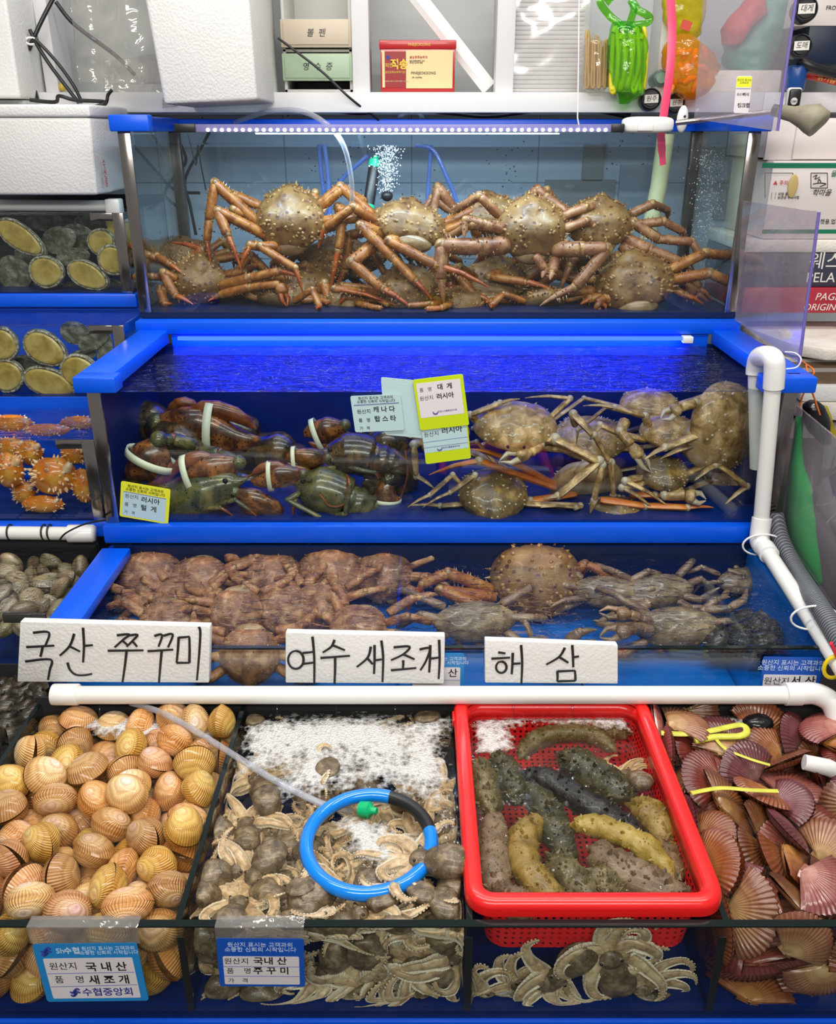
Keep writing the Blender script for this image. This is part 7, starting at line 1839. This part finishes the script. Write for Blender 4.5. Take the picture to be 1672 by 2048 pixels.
# stacked white foam trays in film
ts = PY(1022, 182, 2.66); te = PY(1164, 182, 2.66); r = random.Random(4)
for k in range(26):
    z = ZS + .001 + k * .0108; dx = r.uniform(-.002, .002)
    if z > H + .36: break
    o = MB().box(ts.x + .004 + dx, te.x - .004 + dx, 2.665, 2.84, z, z + .0095).build('foam_tray', 'styrofoam', None, .003)
    tag(o, f'white foam tray in the film wrapped stack, {["lowest", "second", "third", "fourth", "fifth", "sixth", "seventh", "eighth", "ninth", "tenth", "eleventh", "twelfth", "thirteenth", "fourteenth", "fifteenth", "sixteenth", "seventeenth", "eighteenth", "nineteenth", "twentieth", "twenty-first", "twenty-second", "twenty-third", "twenty-fourth", "twenty-fifth", "twenty-sixth"][k]} from the bottom', 'foam tray', 'foam trays stacked on the shelf')
glassy('film_wrap', (.95, .94, .94), .06, haze=.22, haze_col=(.8, .79, .79), rough=.12)


def crumple(name, label, cat, pts_fn, nu, nv, mat, amp, fr_=14, seed=0, kind=None, group=None):
    m = MB(); m.grid(lambda u, v: (lambda p: p + Vector((0, 1, 0)) * amp * (mnoise.noise(p * fr_ + Vector((seed, 0, 0))) + .5 * mnoise.noise(p * fr_ * 2.3)) + Vector((amp * .5 * mnoise.noise(p * fr_ + Vector((0, seed, 9))), 0, 0)))(pts_fn(u, v)), nu, nv)
    o = m.build(name, mat, angle=3); s_ = o.modifiers.new('thickness', 'SOLIDIFY'); s_.thickness = .0008; return tag(o, label, cat, group, kind)


crumple('plastic_wrap', 'clear film wrapped round the stack of foam trays', 'plastic wrap', lambda u, v: Vector((ts.x - .006 + u * (te.x - ts.x + .016), 2.652, ZS + .002 + v * .30)), 26, 40, 'film_wrap', .006, 9, 1)
# clear bag hanging at the upper left
crumple('plastic_bag', 'crumpled clear plastic bag hanging beside the large foam box', 'plastic bag', lambda u, v: PY(140 + u * 165 + 16 * (1 - v), 168 - v * 210, 2.45 + .03 * sin(u * 7)), 34, 34, 'clear_film', .022, 12, 3, group='clear plastic bags left of the large box')
crumple('plastic_bag', 'clear plastic bag sagging behind the left foam box', 'plastic bag', lambda u, v: PY(205 + u * 150, 232 - v * 110 - u * 20, 2.62 + .03 * sin(u * 5)), 26, 22, 'clear_film', .02, 12, 5, group='clear plastic bags left of the large box')
# cables at the upper left
GCb = 'black cables at the upper left'
for lb_, pts, r_ in (('thick black cable bundle running down beside the top left foam box', [(40, -20, 2.62), (44, 60, 2.6), (52, 130, 2.6), (70, 200, 2.58)], .012), ('black cable slanting from the upper right to the tie', [(110, -10, 2.60), (84, 40, 2.58), (66, 80, 2.57), (58, 100, 2.57)], .0055), ('black cable running down right from the tie', [(60, 60, 2.57), (72, 86, 2.56), (100, 130, 2.56), (130, 170, 2.56), (158, 206, 2.56)], .0050),
                     ('second black cable running down right from the tie, above the first', [(70, 78, 2.55), (96, 104, 2.55), (126, 140, 2.55), (150, 176, 2.55), (164, 206, 2.55)], .0045), ('black cable loop lying on the shelf edge', [(60, 200, 2.52), (110, 204, 2.52), (118, 192, 2.5), (150, 200, 2.5), (210, 204, 2.5), (190, 214, 2.48)], .0048), ('short black cable end bent up by the sagging bag', [(196, 222, 2.46), (212, 206, 2.45), (216, 190, 2.45), (224, 180, 2.45)], .0042),
                     ('black cable slanting behind the hanging clear bag', [(112, 4, 2.66), (150, 50, 2.66), (230, 110, 2.66), (270, 150, 2.66)], .0055), ('black cord slanting across the shelf edge to the tank', [(556, 76, 2.60), (640, 140, 2.59), (700, 196, 2.58), (757, 240, 2.66)], .0032)):
    hose(lb_, pts, r_, 'black_plastic', 'cable', 'cable', group=GCb)
hose('thick dark cable sagging under the shelf above the crab tank', [(560, 206, 2.7), (640, 214, 2.7), (720, 224, 2.7), (790, 214, 2.7), (900, 224, 2.7), (980, 230, 2.7), (1080, 218, 2.7), (1160, 214, 2.7), (1260, 232, 2.7)], .0085, 'black_plastic', 'cable', 'cable')
c = PY(62, 82, 2.56); o = MB().tube([c + Vector((cos(q) * .014, 0, sin(q) * .008)) for q in [2 * pi * i / 16 for i in range(16)]], .003, 6, closed=True).build('cable_tie', 'white_plastic'); tag(o, 'white cable tie round the black cables at upper left', 'cable tie')
plain('ball_yellow', (.60, .42, .05), .4); o = MB().ell(PY(125, 174, 2.64), (.0105, .0105, .0105), 0, 14, 10).build('ball', 'ball_yellow'); tag(o, 'small dull yellow ball on the shelf among the cables', 'ball')
# ------------------------------------------------------------------ right hand shelf and its clutter
MB().box(.93, 2.4, 2.60, YW, ZS - .05, ZS).build('shelf_board', 'white_paint', sh, .003)
MB().box(.93, 2.4, YW - .02, YW, ZS, H + .9).build('back_panel', 'shelf_back', sh)
plain('elastic_tan', (.50, .33, .12), .5, var=.2, scale=60)
bag = thing('elastic_bundle', 'clear bag of tan elastic bands hanging right of the foam trays', 'elastic bands', PY(1198, 110, 2.58))
for k in range(9):
    x = 1172 + k * 6.2; y0 = 62 + (k % 3) * 9 + k * 3; m = MB(); Y = 2.585 + .006 * (k % 2)
    m.tube(smooth_path([PY(x, y0 + 10, Y), PY(x + 2, y0, Y), PY(x + 5, y0 + 8, Y), PY(x + 4, 120, Y), PY(x + 5 - k * .6, 170 - k % 2 * 6, Y), PY(x + 1, 176 - k % 2 * 6, Y), PY(x - 2, 168, Y), PY(x, 120, Y), PY(x, y0 + 10, Y)], 5), .0036, 6); m.build('band', 'elastic_tan', bag)
glassy('bag_clear', (.92, .90, .86), .06, haze=.06, bump=True, bscale=18, bstr=.4, rough=.08)


def sack(name, label, cat, out, Y, depth, mat, seed, group=None, amp=.08, parent=None, nu=30, nv=22):
    """soft closed bag: pixel outline given as (y, left, right) rows from the knot down"""
    m = MB(); rows = []
    n_ = 18
    for i in range(nv + 1):
        q = i / nv * (len(out) - 1); k = min(int(q), len(out) - 2); f_ = q - k; a, b = out[k], out[k + 1]; y, xl, xr = [a[c] + (b[c] - a[c]) * f_ for c in range(3)]
        L, R_ = PY(xl, y, Y), PY(xr, y, Y); c = (L + R_) / 2; w_ = (R_ - L).length / 2; ring = []
        for j in range(nu):
            an = 2 * pi * j / nu; d = Vector((cos(an) * w_, sin(an) * min(depth, w_ * 1.1), 0)); nz = mnoise.noise((c + d) * 26 + Vector((seed, 0, 0))) + .6 * mnoise.noise((c + d) * 60 + Vector((0, seed, 0)))
            ring.append(c + d * (1 + amp * nz * 2))
        rows.append(ring)
    vs = [p for R_ in rows for p in R_]; fs = [(i * nu + j, i * nu + (j + 1) % nu, (i + 1) * nu + (j + 1) % nu, (i + 1) * nu + j) for i in range(nv) for j in range(nu)]
    fs += [tuple(range(nu - 1, -1, -1)), tuple(range(nv * nu, (nv + 1) * nu))]
    m.add(vs, fs); o = m.build(name, mat, parent, angle=2.2)
    return tag(o, label, cat, group) if parent is None else o


sack('bag', '', '', [(66, 1176, 1190), (90, 1166, 1214), (130, 1164, 1222), (172, 1162, 1216), (184, 1176, 1208)], 2.585, .03, 'bag_clear', 3, parent=bag, amp=.04)
glassy('bag_green', (.50, .86, .22), .06, haze=.14, haze_col=(.03, .42, .03), bump=True, bscale=22, bstr=.7, rough=.12)
glassy('bag_orange', (.95, .60, .12), .06, haze=.30, haze_col=(.85, .38, .02), bump=True, bscale=22, bstr=.7, rough=.12)
glassy('bag_yellow', (.80, .72, .08), .06, haze=.40, haze_col=(.62, .52, .03), bump=True, bscale=26, bstr=.8, rough=.10)
plain('yellow_band', (.72, .62, .03), .5, var=.15, scale=40); plain('orange_band', (.85, .30, .02), .5, var=.2, scale=40)
gb = thing('plastic_bag', 'green plastic bag tied at the top and filled with yellow bands', 'plastic bag', PY(1250, 120, 2.56), 'coloured plastic bags hanging at the upper right')
sack('film', '', '', [(44, 1226, 1262), (60, 1218, 1288), (100, 1214, 1294), (150, 1216, 1292), (186, 1230, 1288), (208, 1238, 1256)], 2.55, .045, 'bag_green', 5, parent=gb)
for k, pts in enumerate(([(1222, 6), (1206, -12), (1200, 4), (1216, 28), (1236, 46), (1254, 60)], [(1254, 60), (1262, 40), (1268, 16), (1262, 0), (1276, 20), (1290, 28), (1300, 36), (1292, 46), (1268, 50), (1250, 58)])):
    MB().tube(smooth_path([PY(x, y, 2.555 - .004 * (i % 3)) for i, (x, y) in enumerate(pts)], 5), .0095, 9, flat=.4, up=(0, 1, 0)).build('tied_ear', 'bag_green', gb)
m = MB()
for k in range(10):
    x = 1226 + (k % 5) * 14; y0 = 66 + (k % 3) * 14; m = MB(); m.tube(smooth_path([PY(x, y0, 2.545 + .02 * (k // 5)), PY(x + 6, y0 - 8, 2.55), PY(x + 10, 120, 2.54 + .02 * (k // 5)), PY(x + 4, 180 - k % 4 * 8, 2.545), PY(x - 4, 172, 2.55), PY(x, y0, 2.55)], 5), .0062, 7); m.build('yellow_band', 'yellow_band', gb)
ob = thing('plastic_bag', 'orange tinted plastic bag of orange bands behind the pink ribbon', 'plastic bag', PY(1362, 140, 2.56), 'coloured plastic bags hanging at the upper right')
sack('film', '', '', [(70, 1346, 1384), (92, 1330, 1410), (130, 1326, 1440), (164, 1336, 1430), (188, 1350, 1408), (200, 1366, 1390)], 2.55, .05, 'bag_orange', 9, parent=ob)
r = random.Random(3)
for k in range(15):
    x, y = 1346 + (k % 5) * 15 + r.uniform(-4, 4), 106 + (k // 5) * 30 + r.uniform(-6, 6); a = r.uniform(0, 3.1); d = Vector((cos(a), 0, sin(a))) * .016; c = PY(x, y, 2.53 + .01 * (k % 3))
    MB().tube([c - d, c + Vector((0, -.004, .004)), c + d], [.006, .0085, .006], 8).build('orange_band', 'orange_band', ob)
yb = thing('plastic_bag', 'yellow printed plastic bag stuffed above the orange one', 'plastic bag', PY(1368, 40, 2.6), 'coloured plastic bags hanging at the upper right')
sack('film', '', '', [(-40, 1326, 1400), (0, 1324, 1408), (36, 1326, 1410), (66, 1340, 1400), (84, 1352, 1384)], 2.60, .045, 'bag_yellow', 11, parent=yb)
a = PY(1374, 52, 2.55); plain('label_red', (.50, .05, .03), .4)
MB().box(a.x - .016, a.x + .010, 2.546, 2.549, a.z - .011, a.z + .011, mat=Matrix.Translation(a) @ Matrix.Rotation(.3, 4, 'Y') @ Matrix.Translation(-a)).build('printed_label', 'label_red', yb)
# things seen through the upper acrylic panel
plain('cloth_red', (.50, .06, .04), .6, var=.2); plain('bag_teal', (.05, .25, .16), .4, var=.3); plain('paper_tan', (.55, .42, .16), .6)
sack('plastic_bag', 'red plastic bag seen through the upper acrylic panel', 'plastic bag', [(0, 1490, 1530), (30, 1462, 1530), (60, 1440, 1500), (90, 1446, 1480)], 2.70, .04, 'cloth_red', 13, 'coloured plastic bags hanging at the upper right')
sack('plastic_bag', 'dark green plastic bag seen through the upper acrylic panel', 'plastic bag', [(0, 1520, 1580), (40, 1500, 1580), (90, 1450, 1560), (130, 1450, 1540), (150, 1470, 1530)], 2.74, .05, 'bag_teal', 15, 'coloured plastic bags hanging at the upper right')
a, b = PY(1412, 182, 2.66), PY(1566, 140, 2.66); tag(MB().box(a.x, b.x, 2.66, 2.82, ZS + .001, b.z).build('foam_block', 'worn_styrofoam', None, .006), 'dull foam block on the shelf behind the upper acrylic panel', 'foam block')
# round black caps with paper tags
plain('tag_paper', (.70, .68, .64), .5)


def cap(label, px, py, Y, r_px, tx, tilt=(0, -1, .1)):
    c = PY(px, py, Y); R_ = r_px / ppm(Y, c.z - H); T = thing('bottle_cap', label, 'cap', c, 'round black caps with paper tags')
    ax = Vector(tilt).normalized(); MB().lathe([(R_ * .96, -.03), (R_, -.012), (R_ * .98, 0), (R_ * .86, .003), (R_ * .80, -.001), (R_ * .70, -.001), (R_ * .66, .002), (0, .002)], c, 28, axis=ax).build('body', 'black_plastic', T)
    mt = plane_mat(c + ax * .0045, (1, 0, .04), (0, 0, 1)); MB().box(-R_ * .66, R_ * .66, -R_ * .36, R_ * .36, -.001, .0005, mat=mt).build('paper_tag', 'tag_paper', T)
    text_mb(tx, R_ * .55, None, mt @ Matrix.Translation((0, 0, .0008)), .0004, 'CENTER', shear=.15).build('lettering', 'ink_black', T, smooth=False)


cap('black cap with a handwritten tag hanging left of the pink ribbon', 1302, 198, 2.57, 21, '원주')
cap('black cap with a tag partly hidden behind the pink ribbon', 1352, 206, 2.58, 19, '원주')
cap('black cap with an upright tag at the top right of the acrylic panel', 1612, 18, 2.5, 25, '대게')
cap('black cap with a tag beside the dark blue crate', 1602, 92, 2.5, 23, '도매')
plain('mint', (.30, .58, .50), .35); plain('cap_grey', (.16, .22, .22), .3)
mc = thing('jar', 'grey jar with a mint lid disc lying left of the pink ribbon', 'jar', PY(1322, 158, 2.62))
c = PY(1322, 156, 2.62); MB().lathe([(.021, -.06), (.021, 0), (.018, .003), (0, .003)], c, 24, axis=(0, -1, .05)).build('body', 'cap_grey', mc); MB().lathe([(.0135, 0), (.0135, .005), (0, .006)], c + Vector((0, -.002, 0)), 20, axis=(0, -1, .05)).build('lid_disc', 'mint', mc)
# far right of the shelf
def carton(name, label, cat, px0, px1, py0, py1, Y, depth, mat, texts=(), group=None, extra=(), bevel=.002):
    a, b = PY(px0, py1, Y), PY(px1, py0, Y); T = thing(name, label, cat, Vector(((a.x + b.x) / 2, Y, a.z)), group)
    MB().box(a.x, b.x, Y, Y + depth, a.z, b.z).build('body', mat, T, bevel)
    for x0, x1, y0, y1, mt in extra:
        p, q = PY(x0, y1, Y), PY(x1, y0, Y); MB().box(p.x, q.x, Y - .0008, Y + .001, p.z, q.z).build('printed_band', mt, T, smooth=False)
    for px, py, tx, s, mt, sh_ in texts:
        p = PY(px, py, Y - .001); text_mb(tx, s, None, plane_mat(p, (1, 0, 0), (0, 0, 1)), .0006, 'LEFT', shear=sh_).build('lettering', mt, T, smooth=False)
    return T


plain('carton_white', (.70, .64, .62), .55, var=.04, scale=5); plain('carton_navy', (.035, .04, .065), .45, var=.2); plain('carton_red', (.38, .02, .04), .4, var=.1); plain('print_white', (.72, .68, .64), .5); plain('print_green', (.0, .16, .08), .5); plain('print_red', (.6, .06, .06), .5)
plain('crate_navy', (.004, .012, .04), .4); plain('cup_blue', (.01, .07, .28), .3); plain('pack_red', (.55, .03, .01), .3); plain('steel_wall', (.30, .26, .26), .35, metal=.5, var=.15, scale=4); plain('cardboard', (.22, .15, .09), .8, var=.3, scale=60); plain('cardboard_top', (.60, .55, .50), .7)
carton('carton', 'white frozen food carton at the top right corner of the photo', 'carton', 1590, 1760, -80, 52, 2.62, .28, 'carton_white', [(1652, 16, 'FROZEN', .014, 'ink_black', 0), (1640, -8, '수산물 FOODS', .02, 'ink_black', 0)])
carton('crate', 'dark navy plastic crate on the shelf at the right frame edge', 'crate', 1608, 1760, 52, 128, 2.62, .28, 'crate_navy')
o = MB().tube(smooth_path([PY(1598, 120, 2.55), PY(1620, 132, 2.54), PY(1650, 142, 2.54), PY(1690, 150, 2.54)], 6), .012, 12).build('rubber_tube', 'black_plastic'); tag(o, 'thick black rubber tube lying on the shelf under the navy crate', 'tube')
c = PY(1592, 180, 2.55); tag(MB().lathe([(.020, 0), (.024, .004), (.026, .055), (.023, .060), (0, .060)], Vector((c.x, 2.56, ZS + .001)), 24).build('cup', 'cup_blue'), 'dark blue plastic cup upside down beside the acrylic panel edge', 'cup')
pk = thing('snack_stick', 'red and yellow printed packet lying on the shelf at right', 'packet', PY(1650, 165, 2.56))
a, b = PY(1606, 150, 2.58), PY(1720, 176, 2.54); MB().tube([a, a + (b - a) * .04, a + (b - a) * .96, b], [.006, .0125, .0125, .006], 12, flat=.6).build('wrapper', 'pack_red', pk)
text_mb('닭가슴살', .017, None, plane_mat(a + (b - a) * .22 + Vector((0, -.0135, .001)), (b - a), (.12, 0, 1)), .0006).build('lettering', 'gold', pk, smooth=False)
rc = thing('remote_control', 'black and silver remote control beside the rubber grip', 'remote control', PY(1586, 196, 2.1))
c = PY(1586, 195, 2.16); MB().box(c.x - .016, c.x + .016, 2.15, 2.165, c.z - .022, c.z + .020).build('body', 'cabinet_grey', rc, .006, 3); MB().box(c.x - .0135, c.x + .0135, 2.147, 2.155, c.z - .019, c.z + .017).build('face', 'black_plastic', rc, .005, 3)
MB().lathe([(.0075, 0), (.0075, .001), (0, .0015)], c + Vector((-.002, -.014, -.008)), 18, axis=(0, -1, 0)).build('button', 'cabinet_grey', rc); text_mb('C&O', .006, None, plane_mat(c + Vector((-.0085, -.0162, -.008)), (1, 0, 0), (0, 0, 1)), .0004).build('lettering', 'ink_black', rc, smooth=False)
# the stack of boxes right of the tanks
GB = 'boxes stacked right of the tanks'
fx = thing('carton', 'open white carton on top of the right hand stack', 'carton', PY(1600, 318, 2.32), GB)
a, b = PY(1528, 320, 2.32), PY(1760, 236, 2.32)
MB().box(a.x, b.x, 2.32, 2.328, a.z, b.z).box(a.x, a.x + .006, 2.328, 2.62, a.z, b.z).box(a.x, b.x, 2.61, 2.62, a.z, b.z + .02).box(b.x - .006, b.x, 2.328, 2.62, a.z, b.z).box(a.x, b.x, 2.328, 2.61, a.z, a.z + .006).build('body', 'carton_white', fx, .001)
c = PY(1592, 250, 2.318); MB().box(c.x + .002, b.x + .01, 2.312, 2.319, a.z + .002, b.z - .008).build('flap', 'carton_white', fx, .001)
ct = carton('carton', 'white carton with green stripes and a brush drawn emblem', 'carton', 1524, 1760, 322, 478, 2.28, .30, 'carton_white', [(1624, 386, '학마을', .017, 'ink_black', .25), (1640, 444, '켓용.업소용', .013, 'ink_black', 0), (1662, 348, '을', .016, 'print_green', 0), (1540, 392, 'ㅣ ㅣ 외형 품미\nㅣ ㅣ 보관상 주의사항', .008, 'ink_black', 0), (1546, 366, '▲ 주의', .012, 'print_red', 0)], GB, [(1524, 1760, 326, 336, 'print_green'), (1524, 1760, 459, 467, 'print_green')])
m = MB()
for q in (([(1622, 346), (1655, 346)]), ([(1655, 346), (1655, 376)]), ([(1655, 376), (1622, 376)]), ([(1622, 376), (1622, 346)])): m.tube([PY(x, y, 2.279) for x, y in q], .0008, 4)
m.build('emblem_frame', 'ink_black', ct)
for pts in ([(1626, 354), (1634, 350), (1630, 358), (1640, 354)], [(1636, 366), (1638, 358), (1642, 364)], [(1626, 368), (1640, 366), (1652, 368), (1640, 373)]): MB().tube(smooth_path([PY(x, y, 2.279) for x, y in pts], 4), .0011, 4).build('emblem', 'ink_black', ct)
for pts in ((1530, 346, 1586, 396),):
    m = MB(); x0_, y0_, x1_, y1_ = pts
    for q in ([(x0_, y0_), (x1_, y0_)], [(x1_, y0_), (x1_, y1_)], [(x0_, y1_), (x0_, y0_)]): m.tube([PY(x, y, 2.279) for x, y in q], .0006, 4)
    m.build('printed_frame', 'ink_black', ct)
c = PY(1586, 372, 2.276); tag(MB().blob(lambda d: c + Vector((d.x * .012, d.y * .003, d.z * .027))).build('sticker', 'paper_tan'), 'oval tan sticker on the striped carton', 'sticker')
carton('foam_sheet', 'cream foam sheet below the striped carton', 'foam sheet', 1488, 1760, 480, 506, 2.27, .32, 'worn_styrofoam', (), GB, bevel=.006)
carton('carton', 'dark navy carton with large white lettering in the right hand stack', 'carton', 1484, 1760, 508, 574, 2.26, .32, 'carton_navy', [(1618, 524, '웨스턴', .045, 'print_white', 0), (1612, 556, 'PELAGIC', .034, 'print_white', 0)], GB)
carton('carton', 'dark red carton with serif capitals in the right hand stack', 'carton', 1482, 1760, 576, 626, 2.25, .32, 'carton_red', [(1630, 594, 'PAGE', .026, 'print_white', .2), (1606, 615, 'ORIGIN', .024, 'print_white', .2)], GB)
a, b = PY(1470, 716, 2.08), PY(1760, 640, 2.24); m = MB()
zt_s = PY(1600, 692, 2.06).z; zb_s = PY(1600, 716, 2.06).z; m.prism([Vector((PY(1592, 690, 2.06).x, 2.09, zb_s)), Vector((PY(1640, 712, 2.06).x, 2.03, zb_s)), Vector((1.4, 2.03, zb_s)), Vector((1.4, 2.36, zb_s)), Vector((.84, 2.36, zb_s))], (0, 0, zt_s - zb_s))
tag(m.build('foam_slab', 'worn_styrofoam', None, .006), 'broken edged foam slab lying on flattened cardboard at right', 'foam slab', GB)
for k, (y0, y1, mtc, lb_) in enumerate(((718, 724, 'cardboard_top', 'uppermost white faced cardboard sheet under the foam slab'), (724, 736, 'cardboard', 'upper dark corrugated board below the foam slab'), (736, 744, 'cardboard_top', 'middle white faced cardboard sheet of the flat pile'), (744, 768, 'cardboard', 'lower dark corrugated board of the flat pile'))):
    a, b = PY(1590, y1, 2.08), PY(1780, y0, 2.08); tag(MB().box(.86, b.x, 2.08, 2.36, a.z, b.z).build('cardboard_sheet', mtc), lb_, 'cardboard', 'flattened cardboard under the foam slab')
carton('foam_box', 'white foam box under the flat cardboard pile', 'foam box', 1600, 1780, 770, 804, 2.07, .3, 'styrofoam', (), GB, bevel=.006)
carton('foam_box', 'lower white foam box behind the black bag', 'foam box', 1600, 1780, 806, 842, 2.065, .3, 'worn_styrofoam', (), GB, bevel=.006)
structure('trim_3', MB().box(.86, 1.9, 1.95, 2.6, 0, PY(1640, 846, 2.06).z - .002), 'steel_wall', 'dull steel cabinet under the right hand stack')
structure('trim_4', MB().box(1.06, 1.9, 1.15, 1.94, 0, H - .86), 'steel_wall', 'scratched dull steel side of the neighbouring stall')
plain('bag_black', (.008, .008, .010), .18, bump=.4, scale=40)
sack('plastic_bag', 'crumpled black plastic bag hanging at the right end of the second tier', 'plastic bag', [(802, 1618, 1636), (812, 1606, 1650), (836, 1604, 1658), (866, 1620, 1660), (886, 1640, 1662)], 1.84, .03, 'bag_black', 21, 'bags hanging right of the second tier')
sack('plastic_bag', 'yellow plastic bag edge behind the black bag', 'plastic bag', [(812, 1644, 1654), (830, 1648, 1662), (856, 1652, 1668), (876, 1656, 1680)], 1.88, .02, 'bag_yellow', 23, 'bags hanging right of the second tier')
glassy('bag_bright_green', (.15, .7, .2), .06, haze=1.3, haze_col=(.0, .75, .12), bump=True, bscale=16, bstr=.6, rough=.12)
sack('plastic_bag', 'long bright green plastic bag hanging behind the scratched acrylic panel', 'plastic bag', [(835, 1592, 1606), (880, 1588, 1604), (930, 1580, 1606), (970, 1574, 1622), (1030, 1570, 1628), (1080, 1576, 1634), (1130, 1600, 1640), (1168, 1630, 1646)], 1.86, .03, 'bag_bright_green', 25, 'bags hanging right of the second tier', amp=.05)
plain('twine_orange', (.75, .16, .02), .5)
for lb_, pts in (('orange twine loop tied to the right blue corner', [(1592, 716, 1.9), (1612, 728, 1.84), (1628, 742, 1.8), (1620, 760, 1.8), (1606, 790, 1.8), (1600, 812, 1.8)]), ('orange twine end hanging over the black bag', [(1612, 730, 1.82), (1620, 770, 1.79), (1630, 800, 1.79), (1640, 830, 1.79)])):
    hose(lb_, pts, .0018, 'twine_orange', 'twine', 'twine', group='orange twine at the right blue corner')
hose('white string loop at the foot of the acrylic panel', [(1572, 738, 1.78), (1594, 734, 1.78), (1602, 718, 1.78), (1590, 706, 1.80), (1570, 704, 1.82)], .0015, 'white_plastic', 'string', 'string')
# yellow green net tie and wet black lump among the scallops
plain('tie_lime', (.55, .55, .06), .4, var=.3, scale=50)
m = MB(); m.tube(smooth_path([PZ(1322, 1466, H - .938), PZ(1370, 1468, H - .936), PZ(1420, 1462, H - .932), PZ(1480, 1450, H - .930), PZ(1494, 1462, H - .931), PZ(1480, 1472, H - .933), PZ(1430, 1474, H - .934), PZ(1390, 1482, H - .936)], 6), .0062, 9, flat=.5)
tag(m.build('net_tie', 'tie_lime'), 'yellow green net tie floating at the back of the scallops', 'net tie', 'yellow green ties among the scallops')
m = MB(); m.tube(smooth_path([PZ(1432, 1478, H - .936), PZ(1452, 1498, H - .936), PZ(1500, 1518, H - .936), PZ(1540, 1530, H - .938)], 6), .003, 7, flat=.5)
tag(m.build('net_tie', 'tie_lime'), 'thin yellow green strand trailing over the scallops', 'net tie', 'yellow green ties among the scallops')
m = MB(); m.tube(smooth_path([PZ(1382, 1586, H - .930), PZ(1440, 1576, H - .930), PZ(1500, 1580, H - .930), PZ(1556, 1582, H - .932)], 6), .0042, 8, flat=.4)
tag(m.build('net_tie', 'tie_lime'), 'yellow strap lying across the scallops beside the basket', 'net tie', 'yellow green ties among the scallops')
c = PZ(1515, 1446, H - .955); tag(MB().blob(lambda d: c + Vector((d.x * .028, d.y * .022, d.z * .016)) * (1 + .12 * mnoise.noise(d * 4)), 20, 12).build('wet_lump', 'bag_black'), 'wet black lump at the back right of the scallops', 'lump')
